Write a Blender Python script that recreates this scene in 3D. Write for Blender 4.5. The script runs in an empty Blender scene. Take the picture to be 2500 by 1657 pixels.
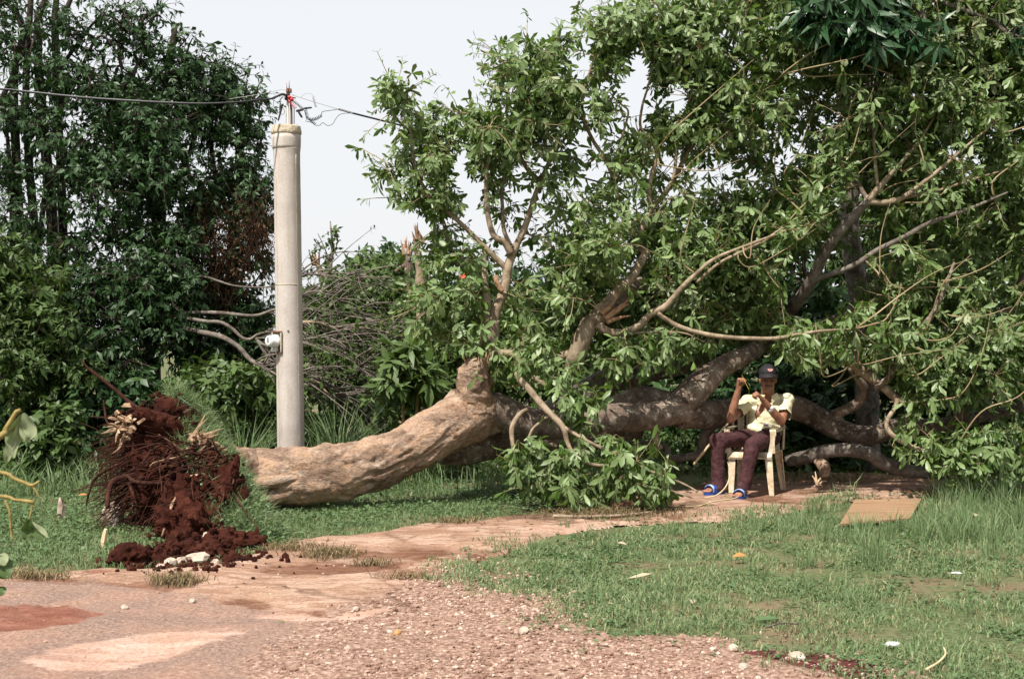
import bpy, bmesh, math, random
import numpy as np
from mathutils import Vector, Matrix, kdtree

sc = bpy.context.scene
COL = sc.collection
rng = np.random.default_rng(11)
random.seed(11)

# ------------------------------------------------------------------ camera, sky, sun, exposure
CAM_H, FPX, CX, CY = 1.5, 3125.0, 1250.0, 828.5
cd = bpy.data.cameras.new('camera')
cam = bpy.data.objects.new('camera', cd)
COL.objects.link(cam)
cam.location = (0, 0, CAM_H)
cam.rotation_euler = (math.pi / 2, 0, 0)
cd.sensor_width = 36
cd.lens = 45
cd.clip_end = 3000
cd.dof.use_dof = True
cd.dof.focus_distance = 11.8
cd.dof.aperture_fstop = 9
sc.camera = cam

SUN_EL, SUN_AZ = math.radians(56), math.radians(-146)   # azimuth from +Y clockwise: behind the camera's left shoulder
sun_dir = Vector((math.sin(SUN_AZ) * math.cos(SUN_EL), math.cos(SUN_AZ) * math.cos(SUN_EL), math.sin(SUN_EL)))
w = bpy.data.worlds.new('World')
sc.world = w
w.use_nodes = True
nt = w.node_tree
bg = nt.nodes['Background']
sky = nt.nodes.new('ShaderNodeTexSky')
sky.sky_type = 'NISHITA'
sky.sun_disc = False
sky.sun_elevation = SUN_EL
sky.sun_rotation = SUN_AZ
sky.dust_density = 4
sky.air_density = 1.0
mx = nt.nodes.new('ShaderNodeMix')
mx.data_type = 'RGBA'
mx.inputs[0].default_value = 0.88
nt.links.new(sky.outputs[0], mx.inputs[6])
mx.inputs[7].default_value = (6.05, 6.1, 6.2, 1)       # thin bright cloud over the blue
nt.links.new(mx.outputs[2], bg.inputs[0])
bg.inputs[1].default_value = 0.1
sl = bpy.data.lights.new('sun', 'SUN')
sl.energy = 5.0
sl.angle = math.radians(0.6)
sl.color = (1.0, 0.95, 0.86)
so = bpy.data.objects.new('sun', sl)
COL.objects.link(so)
so.rotation_euler = sun_dir.to_track_quat('Z', 'Y').to_euler()
so.location = (-6, -6, 12)
sc.view_settings.view_transform = 'Standard'
sc.view_settings.look = 'None'
sc.view_settings.exposure = 0.68
sc.view_settings.gamma = 1
sc.view_settings.use_curve_mapping = False
sc.cycles.max_bounces = 6
sc.cycles.diffuse_bounces = 3
sc.cycles.glossy_bounces = 2
sc.cycles.transmission_bounces = 3
sc.cycles.transparent_max_bounces = 4
sc.cycles.use_denoising = True


# ------------------------------------------------------------------ numbers
def P(px, py, d):
    """the point of the place that the photograph shows at (px, py), d metres away"""
    return np.array([(px - CX) * d / FPX, d, CAM_H - (py - CY) * d / FPX])


def G(px, py, up=0.0):
    d = CAM_H * FPX / (py - CY)
    return np.array([(px - CX) * d / FPX, d, up])


def norm(a):
    return a / np.maximum(np.linalg.norm(a, axis=-1, keepdims=True), 1e-9)


def _hash(ix, iy, iz, seed):
    h = (ix * 374761393 + iy * 668265263 + iz * 2147483647 + seed * 144269504) & 0xffffffff
    h = ((h ^ (h >> 13)) * 1274126177) & 0xffffffff
    h = h ^ (h >> 16)
    return h.astype(np.float64) / 4294967295.0


def vn3(p, seed=0):
    p = np.asarray(p, dtype=np.float64)
    i = np.floor(p).astype(np.int64)
    f = p - i
    f = f * f * (3 - 2 * f)
    x, y, z = i[..., 0], i[..., 1], i[..., 2]
    fx, fy, fz = f[..., 0], f[..., 1], f[..., 2]
    r = 0
    for dx in (0, 1):
        for dy in (0, 1):
            for dz in (0, 1):
                wgt = (fx if dx else 1 - fx) * (fy if dy else 1 - fy) * (fz if dz else 1 - fz)
                r = r + wgt * _hash(x + dx, y + dy, z + dz, seed)
    return r


def fbm(p, octv=4, seed=0, gain=0.5):
    p = np.asarray(p, dtype=np.float64)
    s, a, t = 0, 1.0, 0.0
    for o in range(octv):
        s = s + a * (vn3(p * (2.03 ** o) + 17.3 * o, seed + o) * 2 - 1)
        t += a
        a *= gain
    return s / t


def fbm2(x, y, sc_, octv=4, seed=0):
    return fbm(np.stack([np.asarray(x) * sc_, np.asarray(y) * sc_, np.zeros_like(x) + 0.5], -1), octv, seed)


def hz(x, y):
    """height of the ground"""
    x = np.asarray(x, dtype=float)
    y = np.asarray(y, dtype=float)
    n = 0.022 * fbm2(x, y, 0.55, 2, 5)
    return n * np.clip((60 - np.abs(y)) / 40, 0, 1)


def inside(poly, x, y):
    poly = np.asarray(poly)[:, :2]
    r = np.zeros(np.shape(x), dtype=bool)
    n = len(poly)
    for i in range(n):
        x1, y1 = poly[i]
        x2, y2 = poly[(i + 1) % n]
        if y1 == y2:
            continue
        c = ((y1 > y) != (y2 > y)) & (x < (x2 - x1) * (y - y1) / (y2 - y1) + x1)
        r ^= c
    return r


def soft(poly, x, y, wob=0.08, blur=0.05, sc_=3.0, seed=3):
    wx = x + wob * fbm2(x, y, sc_, 4, seed)
    wy = y + 1.6 * wob * fbm2(x, y, sc_, 4, seed + 9)
    a = 0
    K = 10
    for k in range(K):
        an = 2.4 * k
        rr = blur * math.sqrt((k + .5) / K)
        a = a + inside(poly, wx + rr * math.cos(an), wy + 1.6 * rr * math.sin(an))
    return a / K


def gpoly(pts):
    return [G(*p)[:2] for p in pts]


# ------------------------------------------------------------------ meshes and objects
def mesh(name, V, T, smooth=True, **attrs):
    V = np.ascontiguousarray(V, dtype=np.float32).reshape(-1, 3)
    T = np.ascontiguousarray(T, dtype=np.int32)
    k = T.shape[1]
    me = bpy.data.meshes.new(name)
    me.vertices.add(len(V))
    me.vertices.foreach_set('co', V.ravel())
    me.loops.add(T.size)
    me.loops.foreach_set('vertex_index', T.ravel())
    me.polygons.add(len(T))
    me.polygons.foreach_set('loop_start', np.arange(0, T.size, k, dtype=np.int32))
    me.polygons.foreach_set('use_smooth', np.full(len(T), smooth, dtype=bool))
    for an, av in attrs.items():
        at = me.attributes.new(an, 'FLOAT', 'POINT')
        at.data.foreach_set('value', np.ascontiguousarray(av, dtype=np.float32))
    me.update(calc_edges=True)
    return me


WL = {}      # world location of each object made here


def thing(name, label, cat, loc=(0, 0, 0), group=None):
    o = bpy.data.objects.new(name, None)
    o.empty_display_size = 0.2
    COL.objects.link(o)
    o.location = loc
    WL[o] = np.array(loc, dtype=float)
    tag(o, label, cat, group)
    return o


def tag(o, label=None, cat=None, group=None, kind=None):
    if label:
        o['label'] = label
    if cat:
        o['category'] = cat
    if group:
        o['group'] = group
    if kind:
        o['kind'] = kind
    return o


def part(name, geo, m, parent=None, smooth=True, kind=None, label=None, **attrs):
    """one mesh object; geo = (V in world metres, faces); with a parent it is that thing's part"""
    V, T = geo[0], geo[1]
    V = np.asarray(V, dtype=float).reshape(-1, 3)
    if parent is not None:
        base = WL[parent]
    else:
        lo, hi = V.min(0), V.max(0)
        base = np.array([(lo[0] + hi[0]) / 2, (lo[1] + hi[1]) / 2, lo[2]])
    me = mesh(name, V - base, T, smooth, **attrs)
    me.materials.append(m)
    o = bpy.data.objects.new(name, me)
    COL.objects.link(o)
    if parent is not None:
        o.parent = parent
    else:
        o.location = base
    WL[o] = base
    if kind:
        o['kind'] = kind
    if label:
        o['label'] = label
    return o


def lone(name, label, cat, geo, m, group=None, smooth=True, kind=None, **attrs):
    return tag(part(name, geo, m, None, smooth, **attrs), label, cat, group, kind)


def structure(name, geo, m, **attrs):
    V, T = geo
    me = mesh(name, V, T, True, **attrs)
    me.materials.append(m)
    o = bpy.data.objects.new(name, me)
    COL.objects.link(o)
    o['kind'] = 'structure'
    WL[o] = np.zeros(3)
    return o


def join(*geos):
    Vs, Ts, n = [], [], 0
    for V, T in geos:
        V = np.asarray(V).reshape(-1, 3)
        T = np.asarray(T)
        if T.shape[1] == 4:
            T = np.concatenate([T[:, [0, 1, 2]], T[:, [0, 2, 3]]])
        Vs.append(V)
        Ts.append(T + n)
        n += len(V)
    return np.concatenate(Vs), np.concatenate(Ts)


def spline(pts, n, rad=None):
    """Catmull-Rom through pts (and radii), n samples evenly in length"""
    p = np.asarray(pts, dtype=float)
    q = p if rad is None else np.concatenate([p, np.asarray(rad, dtype=float)[:, None]], 1)
    q = np.concatenate([[2 * q[0] - q[1]], q, [2 * q[-1] - q[-2]]])
    out = []
    M = 14
    t = np.linspace(0, 1, M, endpoint=False)[:, None]
    for i in range(1, len(q) - 2):
        a, b, c, d = q[i - 1], q[i], q[i + 1], q[i + 2]
        out.append(.5 * (2 * b + (c - a) * t + (2 * a - 5 * b + 4 * c - d) * t ** 2 + (3 * b - a - 3 * c + d) * t ** 3))
    out.append(q[-2][None])
    s = np.concatenate(out)
    L = np.concatenate([[0], np.cumsum(np.linalg.norm(np.diff(s[:, :3], axis=0), axis=1))])
    u = np.linspace(0, L[-1], n)
    r = np.stack([np.interp(u, L, s[:, k]) for k in range(s.shape[1])], 1)
    return (r, None) if rad is None else (r[:, :3], np.maximum(r[:, 3], 1e-4))


def sweep(pts, rad, sides=8, n=None, disp=None, squash=1.0, cap=True):
    """a tapered tube along pts; disp(points, t, angle) -> outward offsets"""
    if n is None:
        n = max(6, int(len(pts) * 5))
    c, r = spline(pts, n, rad)
    tan = norm(np.gradient(c, axis=0))
    up = np.array([0.13, 0.21, 1.0])
    if abs(np.dot(tan[0], norm(up))) > .9:
        up = np.array([1.0, 0.2, 0.1])
    s = np.zeros_like(c)
    v = up - tan[0] * np.dot(up, tan[0])
    for i in range(n):
        v = v - tan[i] * np.dot(v, tan[i])
        v = v / np.linalg.norm(v)
        s[i] = v
    b = np.cross(tan, s)
    an = np.linspace(0, 2 * np.pi, sides, endpoint=False)
    ring = s[:, None, :] * np.cos(an)[None, :, None] + b[:, None, :] * np.sin(an)[None, :, None] * squash
    V = c[:, None, :] + ring * r[:, None, None]
    if disp is not None:
        tt = np.linspace(0, 1, n)[:, None] + 0 * an[None]
        V = V + ring * disp(V, tt, an[None] + 0 * tt)[..., None]
    i = np.arange(n - 1)[:, None] * sides
    j = np.arange(sides)[None]
    j2 = (j + 1) % sides
    Q = np.stack([i + j, i + j2, i + sides + j2, i + sides + j], -1).reshape(-1, 4)
    V = V.reshape(-1, 3)
    T = np.concatenate([Q[:, [0, 1, 2]], Q[:, [0, 2, 3]]])
    if cap:
        k = len(V)
        V = np.concatenate([V, c[:1], c[-1:]])
        jj = np.arange(sides)
        T = np.concatenate([T, np.stack([np.full(sides, k), (jj + 1) % sides, jj], -1),
                            np.stack([np.full(sides, k + 1), (n - 1) * sides + jj, (n - 1) * sides + (jj + 1) % sides], -1)])
    return V, T


def tubes(pts, rad, sides=3):
    """many small tubes at once: pts (n, k, 3), rad (n, k)"""
    n, k, _ = pts.shape
    ax = norm(pts[:, -1] - pts[:, 0])
    ref = np.where(np.abs(ax[:, 2:3]) > .8, np.array([[1.0, 0, 0]]), np.array([[0, 0, 1.0]]))
    s = norm(np.cross(ax, ref))
    b = np.cross(ax, s)
    an = np.linspace(0, 2 * np.pi, sides, endpoint=False)
    ring = s[:, None, None, :] * np.cos(an)[None, None, :, None] + b[:, None, None, :] * np.sin(an)[None, None, :, None]
    V = pts[:, :, None, :] + ring * rad[:, :, None, None]
    base = (np.arange(n) * k * sides)[:, None, None]
    i = (np.arange(k - 1) * sides)[None, :, None]
    j = np.arange(sides)[None, None]
    j2 = (j + 1) % sides
    Q = np.stack([base + i + j, base + i + j2, base + i + sides + j2, base + i + sides + j], -1).reshape(-1, 4)
    return V.reshape(-1, 3), np.concatenate([Q[:, [0, 1, 2]], Q[:, [0, 2, 3]]])


BIG_T = np.array([[0, 1, 2], [0, 2, 3], [1, 4, 5], [1, 5, 2], [2, 5, 6], [2, 6, 3], [4, 7, 5], [5, 7, 6]])
SMALL_T = np.array([[0, 1, 2], [0, 2, 3], [1, 4, 2], [2, 4, 3]])


def leaves(B, D, N, L, Wd, curv=.15, fold=.25, tone=None, big=True, wpos=.6):
    """a cloud of folded, drooping leaf blades"""
    n = len(B)
    D = norm(D)
    S = norm(np.cross(D, N))
    N = np.cross(S, D)
    L = np.broadcast_to(np.asarray(L, float), (n,))
    Wd = np.broadcast_to(np.asarray(Wd, float), (n,))
    curv = np.broadcast_to(np.asarray(curv, float), (n,))
    fold = np.broadcast_to(np.asarray(fold, float), (n,))
    if big:
        tpl = [(0, 0, 0), (.28, -1, .62), (.28, 0, 0), (.28, 1, .62), (wpos + .05, -1, 1), (wpos + .05, 0, 0), (wpos + .05, 1, 1), (1, 0, 0)]
        TT = BIG_T
    else:
        tpl = [(0, 0, 0), (.5, -1, 1), (.5, 0, 0), (.5, 1, 1), (1, 0, 0)]
        TT = SMALL_T
    V = []
    for t, sx, wv in tpl:
        hw = .5 * wv * Wd
        V.append(B + D * (L * t)[:, None] + S * (hw * sx)[:, None] + N * ((-curv * L * t * t) + fold * hw * abs(sx))[:, None])
    V = np.stack(V, 1)
    m = len(tpl)
    T = (TT[None] + (np.arange(n) * m)[:, None, None]).reshape(-1, 3)
    tn = np.repeat(rng.random(n) if tone is None else tone, m)
    return V.reshape(-1, 3), T, tn


def ico(sub=2):
    bm = bmesh.new()
    bmesh.ops.create_icosphere(bm, subdivisions=sub, radius=1)
    V = np.array([v.co[:] for v in bm.verts])
    T = np.array([[v.index for v in f.verts] for f in bm.faces])
    bm.free()
    return V, T


ICO = {s: ico(s) for s in (1, 2, 3, 4, 5)}


def lump(c, r, sub=3, amp=.25, freq=1.6, seed=0, rot=None, flat=0.0):
    """an uneven stone or clod"""
    V, T = ICO[sub]
    n = fbm(V * freq + seed * 7.7, 4, seed)
    W = V * (1 + amp * n)[:, None]
    if flat:
        W[:, 2] = np.where(W[:, 2] < -flat, -flat + (W[:, 2] + flat) * .2, W[:, 2])
    W = W * np.asarray(r)
    if rot is not None:
        W = W @ np.array(Matrix.Rotation(rot, 3, 'Z')).T
    return W + np.asarray(c), T


def box(c, s, rz=0.0, bev=0.0, top=None):
    """a box with bevelled edges; s = full size; top = scale of the upper face"""
    bm = bmesh.new()
    bmesh.ops.create_cube(bm, size=1)
    for v in bm.verts:
        v.co = Vector((v.co.x * s[0], v.co.y * s[1], v.co.z * s[2]))
        if top is not None and v.co.z > 0:
            v.co.x *= top
            v.co.y *= top
    if bev:
        bmesh.ops.bevel(bm, geom=bm.edges[:], offset=bev, segments=2, profile=.6, affect='EDGES')
    bmesh.ops.triangulate(bm, faces=bm.faces[:])
    bm.verts.index_update()
    V = np.array([v.co[:] for v in bm.verts])
    T = np.array([[v.index for v in f.verts] for f in bm.faces])
    bm.free()
    V = V @ np.array(Matrix.Rotation(rz, 3, 'Z')).T
    return V + np.asarray(c), T


def lathe(prof, sides=32, c=(0, 0, 0), axis=None):
    """prof: (radius, height) pairs, closed at both ends"""
    pr = np.array(prof, dtype=float)
    an = np.linspace(0, 2 * np.pi, sides, endpoint=False)
    V = np.stack([pr[:, 0:1] * np.cos(an), pr[:, 0:1] * np.sin(an), pr[:, 1:2] + 0 * an], -1)
    n = len(pr)
    i = np.arange(n - 1)[:, None] * sides
    j = np.arange(sides)[None]
    j2 = (j + 1) % sides
    Q = np.stack([i + j, i + j2, i + sides + j2, i + sides + j], -1).reshape(-1, 4)
    V = V.reshape(-1, 3)
    k = len(V)
    V = np.concatenate([V, [[0, 0, pr[0, 1]], [0, 0, pr[-1, 1]]]])
    jj = np.arange(sides)
    T = np.concatenate([Q[:, [0, 1, 2]], Q[:, [0, 2, 3]], np.stack([np.full(sides, k), (jj + 1) % sides, jj], -1),
                        np.stack([np.full(sides, k + 1), (n - 1) * sides + jj, (n - 1) * sides + (jj + 1) % sides], -1)])
    if axis is not None:
        q = Vector((0, 0, 1)).rotation_difference(Vector(axis)).to_matrix()
        V = V @ np.array(q).T
    return V + np.asarray(c), T


# ------------------------------------------------------------------ materials
def lin(*c):
    return (c[0], c[1], c[2], 1)


class NT:
    def __init__(self, name):
        self.m = bpy.data.materials.new(name)
        self.m.use_nodes = True
        self.t = self.m.node_tree
        self.bsdf = self.t.nodes['Principled BSDF']
        self.out = self.t.nodes['Material Output']

    def n(self, typ, **kw):
        x = self.t.nodes.new(typ)
        for k, v in kw.items():
            setattr(x, k, v)
        return x

    def l(self, a, b):
        self.t.links.new(a, b)

    def coord(self, stretch=(1, 1, 1)):
        tc = self.n('ShaderNodeTexCoord')
        mp = self.n('ShaderNodeMapping')
        mp.inputs['Scale'].default_value = stretch
        self.l(tc.outputs['Object'], mp.inputs[0])
        return mp.outputs[0]

    def noise(self, vec, scale, detail=6, rough=.55, dist=0.0):
        x = self.n('ShaderNodeTexNoise')
        x.inputs['Scale'].default_value = scale
        x.inputs['Detail'].default_value = detail
        x.inputs['Roughness'].default_value = rough
        x.inputs['Distortion'].default_value = dist
        self.l(vec, x.inputs['Vector'])
        return x.outputs['Fac']

    def ramp(self, fac, stops):
        x = self.n('ShaderNodeValToRGB')
        e = x.color_ramp.elements
        while len(e) < len(stops):
            e.new(.5)
        for el, (p, c) in zip(e, stops):
            el.position = p
            el.color = lin(*c)
        self.l(fac, x.inputs[0])
        return x.outputs[0]

    def mix(self, fac, a, b, blend='MIX'):
        x = self.n('ShaderNodeMix')
        x.data_type = 'RGBA'
        x.blend_type = blend
        for sock, v in ((x.inputs[0], fac), (x.inputs[6], a), (x.inputs[7], b)):
            if isinstance(v, (int, float)):
                sock.default_value = v
            elif isinstance(v, tuple):
                sock.default_value = lin(*v)
            else:
                self.l(v, sock)
        return x.outputs[2]

    def attr(self, name):
        x = self.n('ShaderNodeAttribute')
        x.attribute_name = name
        return x.outputs['Fac']

    def math(self, op, a, b=0.0):
        x = self.n('ShaderNodeMath')
        x.operation = op
        for s, v in ((x.inputs[0], a), (x.inputs[1], b)):
            if isinstance(v, (int, float)):
                s.default_value = v
            else:
                self.l(v, s)
        return x.outputs[0]

    def bump(self, h, strength=.3, dist=.02):
        x = self.n('ShaderNodeBump')
        x.inputs['Strength'].default_value = strength
        x.inputs['Distance'].default_value = dist
        self.l(h, x.inputs['Height'])
        self.l(x.outputs[0], self.bsdf.inputs['Normal'])

    def fin(self, col, rough=.8, spec=.3):
        if isinstance(col, tuple):
            self.bsdf.inputs['Base Color'].default_value = lin(*col)
        else:
            self.l(col, self.bsdf.inputs['Base Color'])
        if isinstance(rough, (int, float)):
            self.bsdf.inputs['Roughness'].default_value = rough
        else:
            self.l(rough, self.bsdf.inputs['Roughness'])
        self.bsdf.inputs['Specular IOR Level'].default_value = spec
        return self.m


def simple(name, stops, scale=8, detail=6, rough=.8, spec=.3, bump=.25, bscale=None, bdist=.01, stretch=(1, 1, 1), tone=False, dist=0.0):
    k = NT(name)
    v = k.coord(stretch)
    c = k.ramp(k.noise(v, scale, detail, .6, dist), stops)
    if tone:
        c = k.mix(1.0, c, k.ramp(k.attr('tone'), [(0, (.6, .6, .6)), (1, (1.35, 1.35, 1.35))]), 'MULTIPLY')
    if bump:
        k.bump(k.noise(v, bscale or scale * 4, 6, .6), bump, bdist)
    return k.fin(c, rough, spec)


def leaf_mat(name, stops, back, rough=.42, spec=.5, trans=.18, tcol=(.12, .2, .03)):
    """glossy upper side, dull paler underside, a little light coming through"""
    k = NT(name)
    c = k.ramp(k.attr('tone'), stops)
    geo = k.n('ShaderNodeNewGeometry')
    c2 = k.mix(geo.outputs['Backfacing'], c, k.mix(.62, c, back))
    k.fin(c2, rough, spec)
    tr = k.n('ShaderNodeBsdfTranslucent')
    tr.inputs[0].default_value = lin(*tcol)
    mixs = k.n('ShaderNodeMixShader')
    mixs.inputs[0].default_value = trans
    k.l(k.bsdf.outputs[0], mixs.inputs[1])
    k.l(tr.outputs[0], mixs.inputs[2])
    k.l(mixs.outputs[0], k.out.inputs[0])
    return k.m


def bark_mat(name, stops, scale=5, spots=None, bump=.6, bd=.03, stretch=(1, 1, 1), rough=.85):
    k = NT(name)
    v = k.coord(stretch)
    c = k.ramp(k.noise(v, scale, 8, .62, .4), stops)
    if spots:
        c = k.mix(k.ramp(k.noise(v, scale * 3.1, 5, .6), [(.56, (0, 0, 0)), (.66, (1, 1, 1))]), c, spots)
    fine = k.ramp(k.noise(v, scale * 14, 5, .7), [(.3, (.42, .39, .37)), (.5, (.96, .95, .94)), (.72, (1.2, 1.2, 1.2))])
    stain = k.ramp(k.noise(v, scale * .9, 9, .72, .8), [(.4, (.6, .56, .53)), (.54, (1, 1, 1))])
    c = k.mix(1.0, c, stain, 'MULTIPLY')
    c = k.mix(1.0, c, fine, 'MULTIPLY')
    k.bump(k.math('ADD', k.noise(v, scale * 2.2, 9, .68), k.math('MULTIPLY', k.noise(v, scale * 12, 6, .7), .5)), bump, bd)
    return k.fin(c, rough, .2)


MAT = {}
MAT['fallen_leaf'] = leaf_mat('fallen_leaf', [(0, (.022, .054, .009)), (.3, (.062, .118, .024)), (.62, (.118, .192, .048)), (1, (.21, .285, .105))], (.19, .255, .115), rough=.42, spec=.36, trans=.26, tcol=(.16, .27, .03))
MAT['wilted_leaf'] = leaf_mat('wilted_leaf', [(0, (.09, .11, .04)), (.5, (.17, .2, .09)), (1, (.3, .33, .19))], (.3, .33, .2), rough=.55, spec=.3)
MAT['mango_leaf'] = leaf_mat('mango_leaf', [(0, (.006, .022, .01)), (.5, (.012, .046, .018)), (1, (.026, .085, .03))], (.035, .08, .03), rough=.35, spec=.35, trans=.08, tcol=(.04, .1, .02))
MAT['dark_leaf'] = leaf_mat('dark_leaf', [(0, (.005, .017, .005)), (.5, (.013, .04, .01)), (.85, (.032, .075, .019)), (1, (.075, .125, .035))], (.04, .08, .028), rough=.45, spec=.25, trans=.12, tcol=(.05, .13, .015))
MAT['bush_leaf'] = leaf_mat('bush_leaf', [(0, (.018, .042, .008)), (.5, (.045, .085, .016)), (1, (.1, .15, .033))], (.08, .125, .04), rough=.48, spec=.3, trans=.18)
MAT['cover_leaf'] = leaf_mat('cover_leaf', [(0, (.04, .085, .028)), (.5, (.08, .15, .055)), (1, (.15, .225, .095))], (.09, .14, .06), rough=.5, spec=.35, trans=.18)
MAT['dry_leaf'] = leaf_mat('dry_leaf', [(0, (.035, .016, .008)), (.5, (.085, .04, .018)), (1, (.16, .085, .04))], (.12, .07, .04), rough=.8, spec=.15, trans=.1, tcol=(.1, .05, .02))
MAT['grass'] = leaf_mat('grass', [(0, (.055, .1, .036)), (.4, (.115, .185, .078)), (.75, (.19, .25, .115)), (1, (.38, .33, .2))], (.17, .225, .11), rough=.55, spec=.3, trans=.2, tcol=(.2, .3, .08))
MAT['trunk_bark'] = bark_mat('trunk_bark', [(.26, (.13, .083, .06)), (.4, (.265, .178, .13)), (.5, (.37, .258, .19)), (.57, (.43, .275, .18)), (.64, (.42, .32, .25)), (.8, (.27, .185, .142))], 3.4, (.45, .36, .285), 1.0, .04, (.85, 1.5, 1.5))
MAT['limb_bark'] = bark_mat('limb_bark', [(.3, (.085, .06, .047)), (.5, (.19, .145, .115)), (.7, (.3, .25, .2))], 6, (.44, .4, .35), .8, .02)
MAT['branch_bark'] = bark_mat('branch_bark', [(.3, (.17, .13, .09)), (.5, (.3, .235, .165)), (.7, (.38, .31, .225))], 10, None, .5, .008)
MAT['grey_bark'] = bark_mat('grey_bark', [(.3, (.08, .065, .055)), (.5, (.17, .145, .125)), (.72, (.28, .25, .22))], 9, None, .6, .012)
MAT['dark_bark'] = bark_mat('dark_bark', [(.3, (.025, .02, .016)), (.5, (.055, .042, .034)), (.72, (.1, .08, .065))], 7, None, .6, .02)
MAT['twig'] = simple('twig', [(.3, (.16, .115, .06)), (.55, (.29, .22, .125)), (.75, (.38, .31, .19))], 3, bump=0, rough=.75)
MAT['green_twig'] = simple('green_twig', [(.3, (.13, .085, .03)), (.5, (.24, .175, .055)), (.7, (.33, .27, .11))], 22, rough=.7, bump=.6, bscale=60, bdist=.003)
MAT['wood'] = simple('wood', [(.3, (.42, .28, .16)), (.5, (.62, .45, .29)), (.7, (.74, .6, .42))], 14, stretch=(1, 1, .3), rough=.85, bump=.6)
MAT['soil'] = simple('soil', [(.28, (.014, .004, .0028)), (.5, (.042, .0115, .007)), (.72, (.085, .027, .016))], 7, 10, .95, .1, 1.0, 38, .03)
MAT['root'] = simple('root', [(.3, (.022, .008, .006)), (.55, (.055, .021, .014)), (.75, (.11, .05, .03))], 6, 8, .9, .15, .5, 40, .006)
MAT['pale_root'] = simple('pale_root', [(.3, (.13, .07, .04)), (.5, (.3, .19, .12)), (.72, (.5, .38, .26))], 16, 8, .9, .15, .6, 40, .008)
MAT['rock'] = simple('rock', [(.28, (.2, .14, .105)), (.48, (.38, .3, .24)), (.7, (.54, .47, .4))], 9, 9, .9, .2, .8, 30, .012)
MAT['torn'] = simple('torn', [(.3, (.17, .09, .05)), (.5, (.3, .17, .1)), (.72, (.42, .28, .18))], 20, rough=.9, bump=.5, bdist=.004)
MAT['twine'] = simple('twine', [(.3, (.4, .3, .17)), (.7, (.6, .48, .3))], 20, bump=0)
# ------------------------------------------------------------------ ground, path
def axis_grid(lo, hi, step, far, grow=1.35):
    a = list(np.arange(lo, hi + step / 2, step))
    s = step
    while a[-1] < far:
        s *= grow
        a.append(a[-1] + s)
    s = step
    b = []
    x = lo
    while x > -far:
        s *= grow
        x -= s
        b.append(x)
    return np.array(b[::-1] + a)


def grid_mesh(X, Y, Z, keep=None):
    ny, nx = X.shape
    V = np.stack([X, Y, Z], -1).reshape(-1, 3)
    i = np.arange(ny - 1)[:, None] * nx
    j = np.arange(nx - 1)[None]
    Q = np.stack([i + j, i + j + 1, i + nx + j + 1, i + nx + j], -1).reshape(-1, 4)
    if keep is not None:
        k = keep.ravel()[Q].all(1)
        Q = Q[k]
        used = np.unique(Q)
        re = np.full(len(V), -1)
        re[used] = np.arange(len(used))
        return V[used], re[Q], used
    return V, Q, np.arange(len(V))


def make_ground_mat():
    k = NT('ground')
    v = k.coord()
    soil = k.ramp(k.noise(v, 2.2, 10, .65), [(.3, (.11, .07, .045)), (.5, (.2, .135, .09)), (.7, (.3, .21, .15))])
    moss = k.ramp(k.noise(v, 26, 6, .6), [(.3, (.05, .065, .028)), (.6, (.12, .14, .065))])
    c = k.mix(k.ramp(k.noise(v, 1.1, 8, .6), [(.36, (0, 0, 0)), (.5, (1, 1, 1))]), soil, moss)
    k.bump(k.noise(v, 24, 8, .65), .8, .03)
    return k.fin(c, .95, .1)


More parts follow.
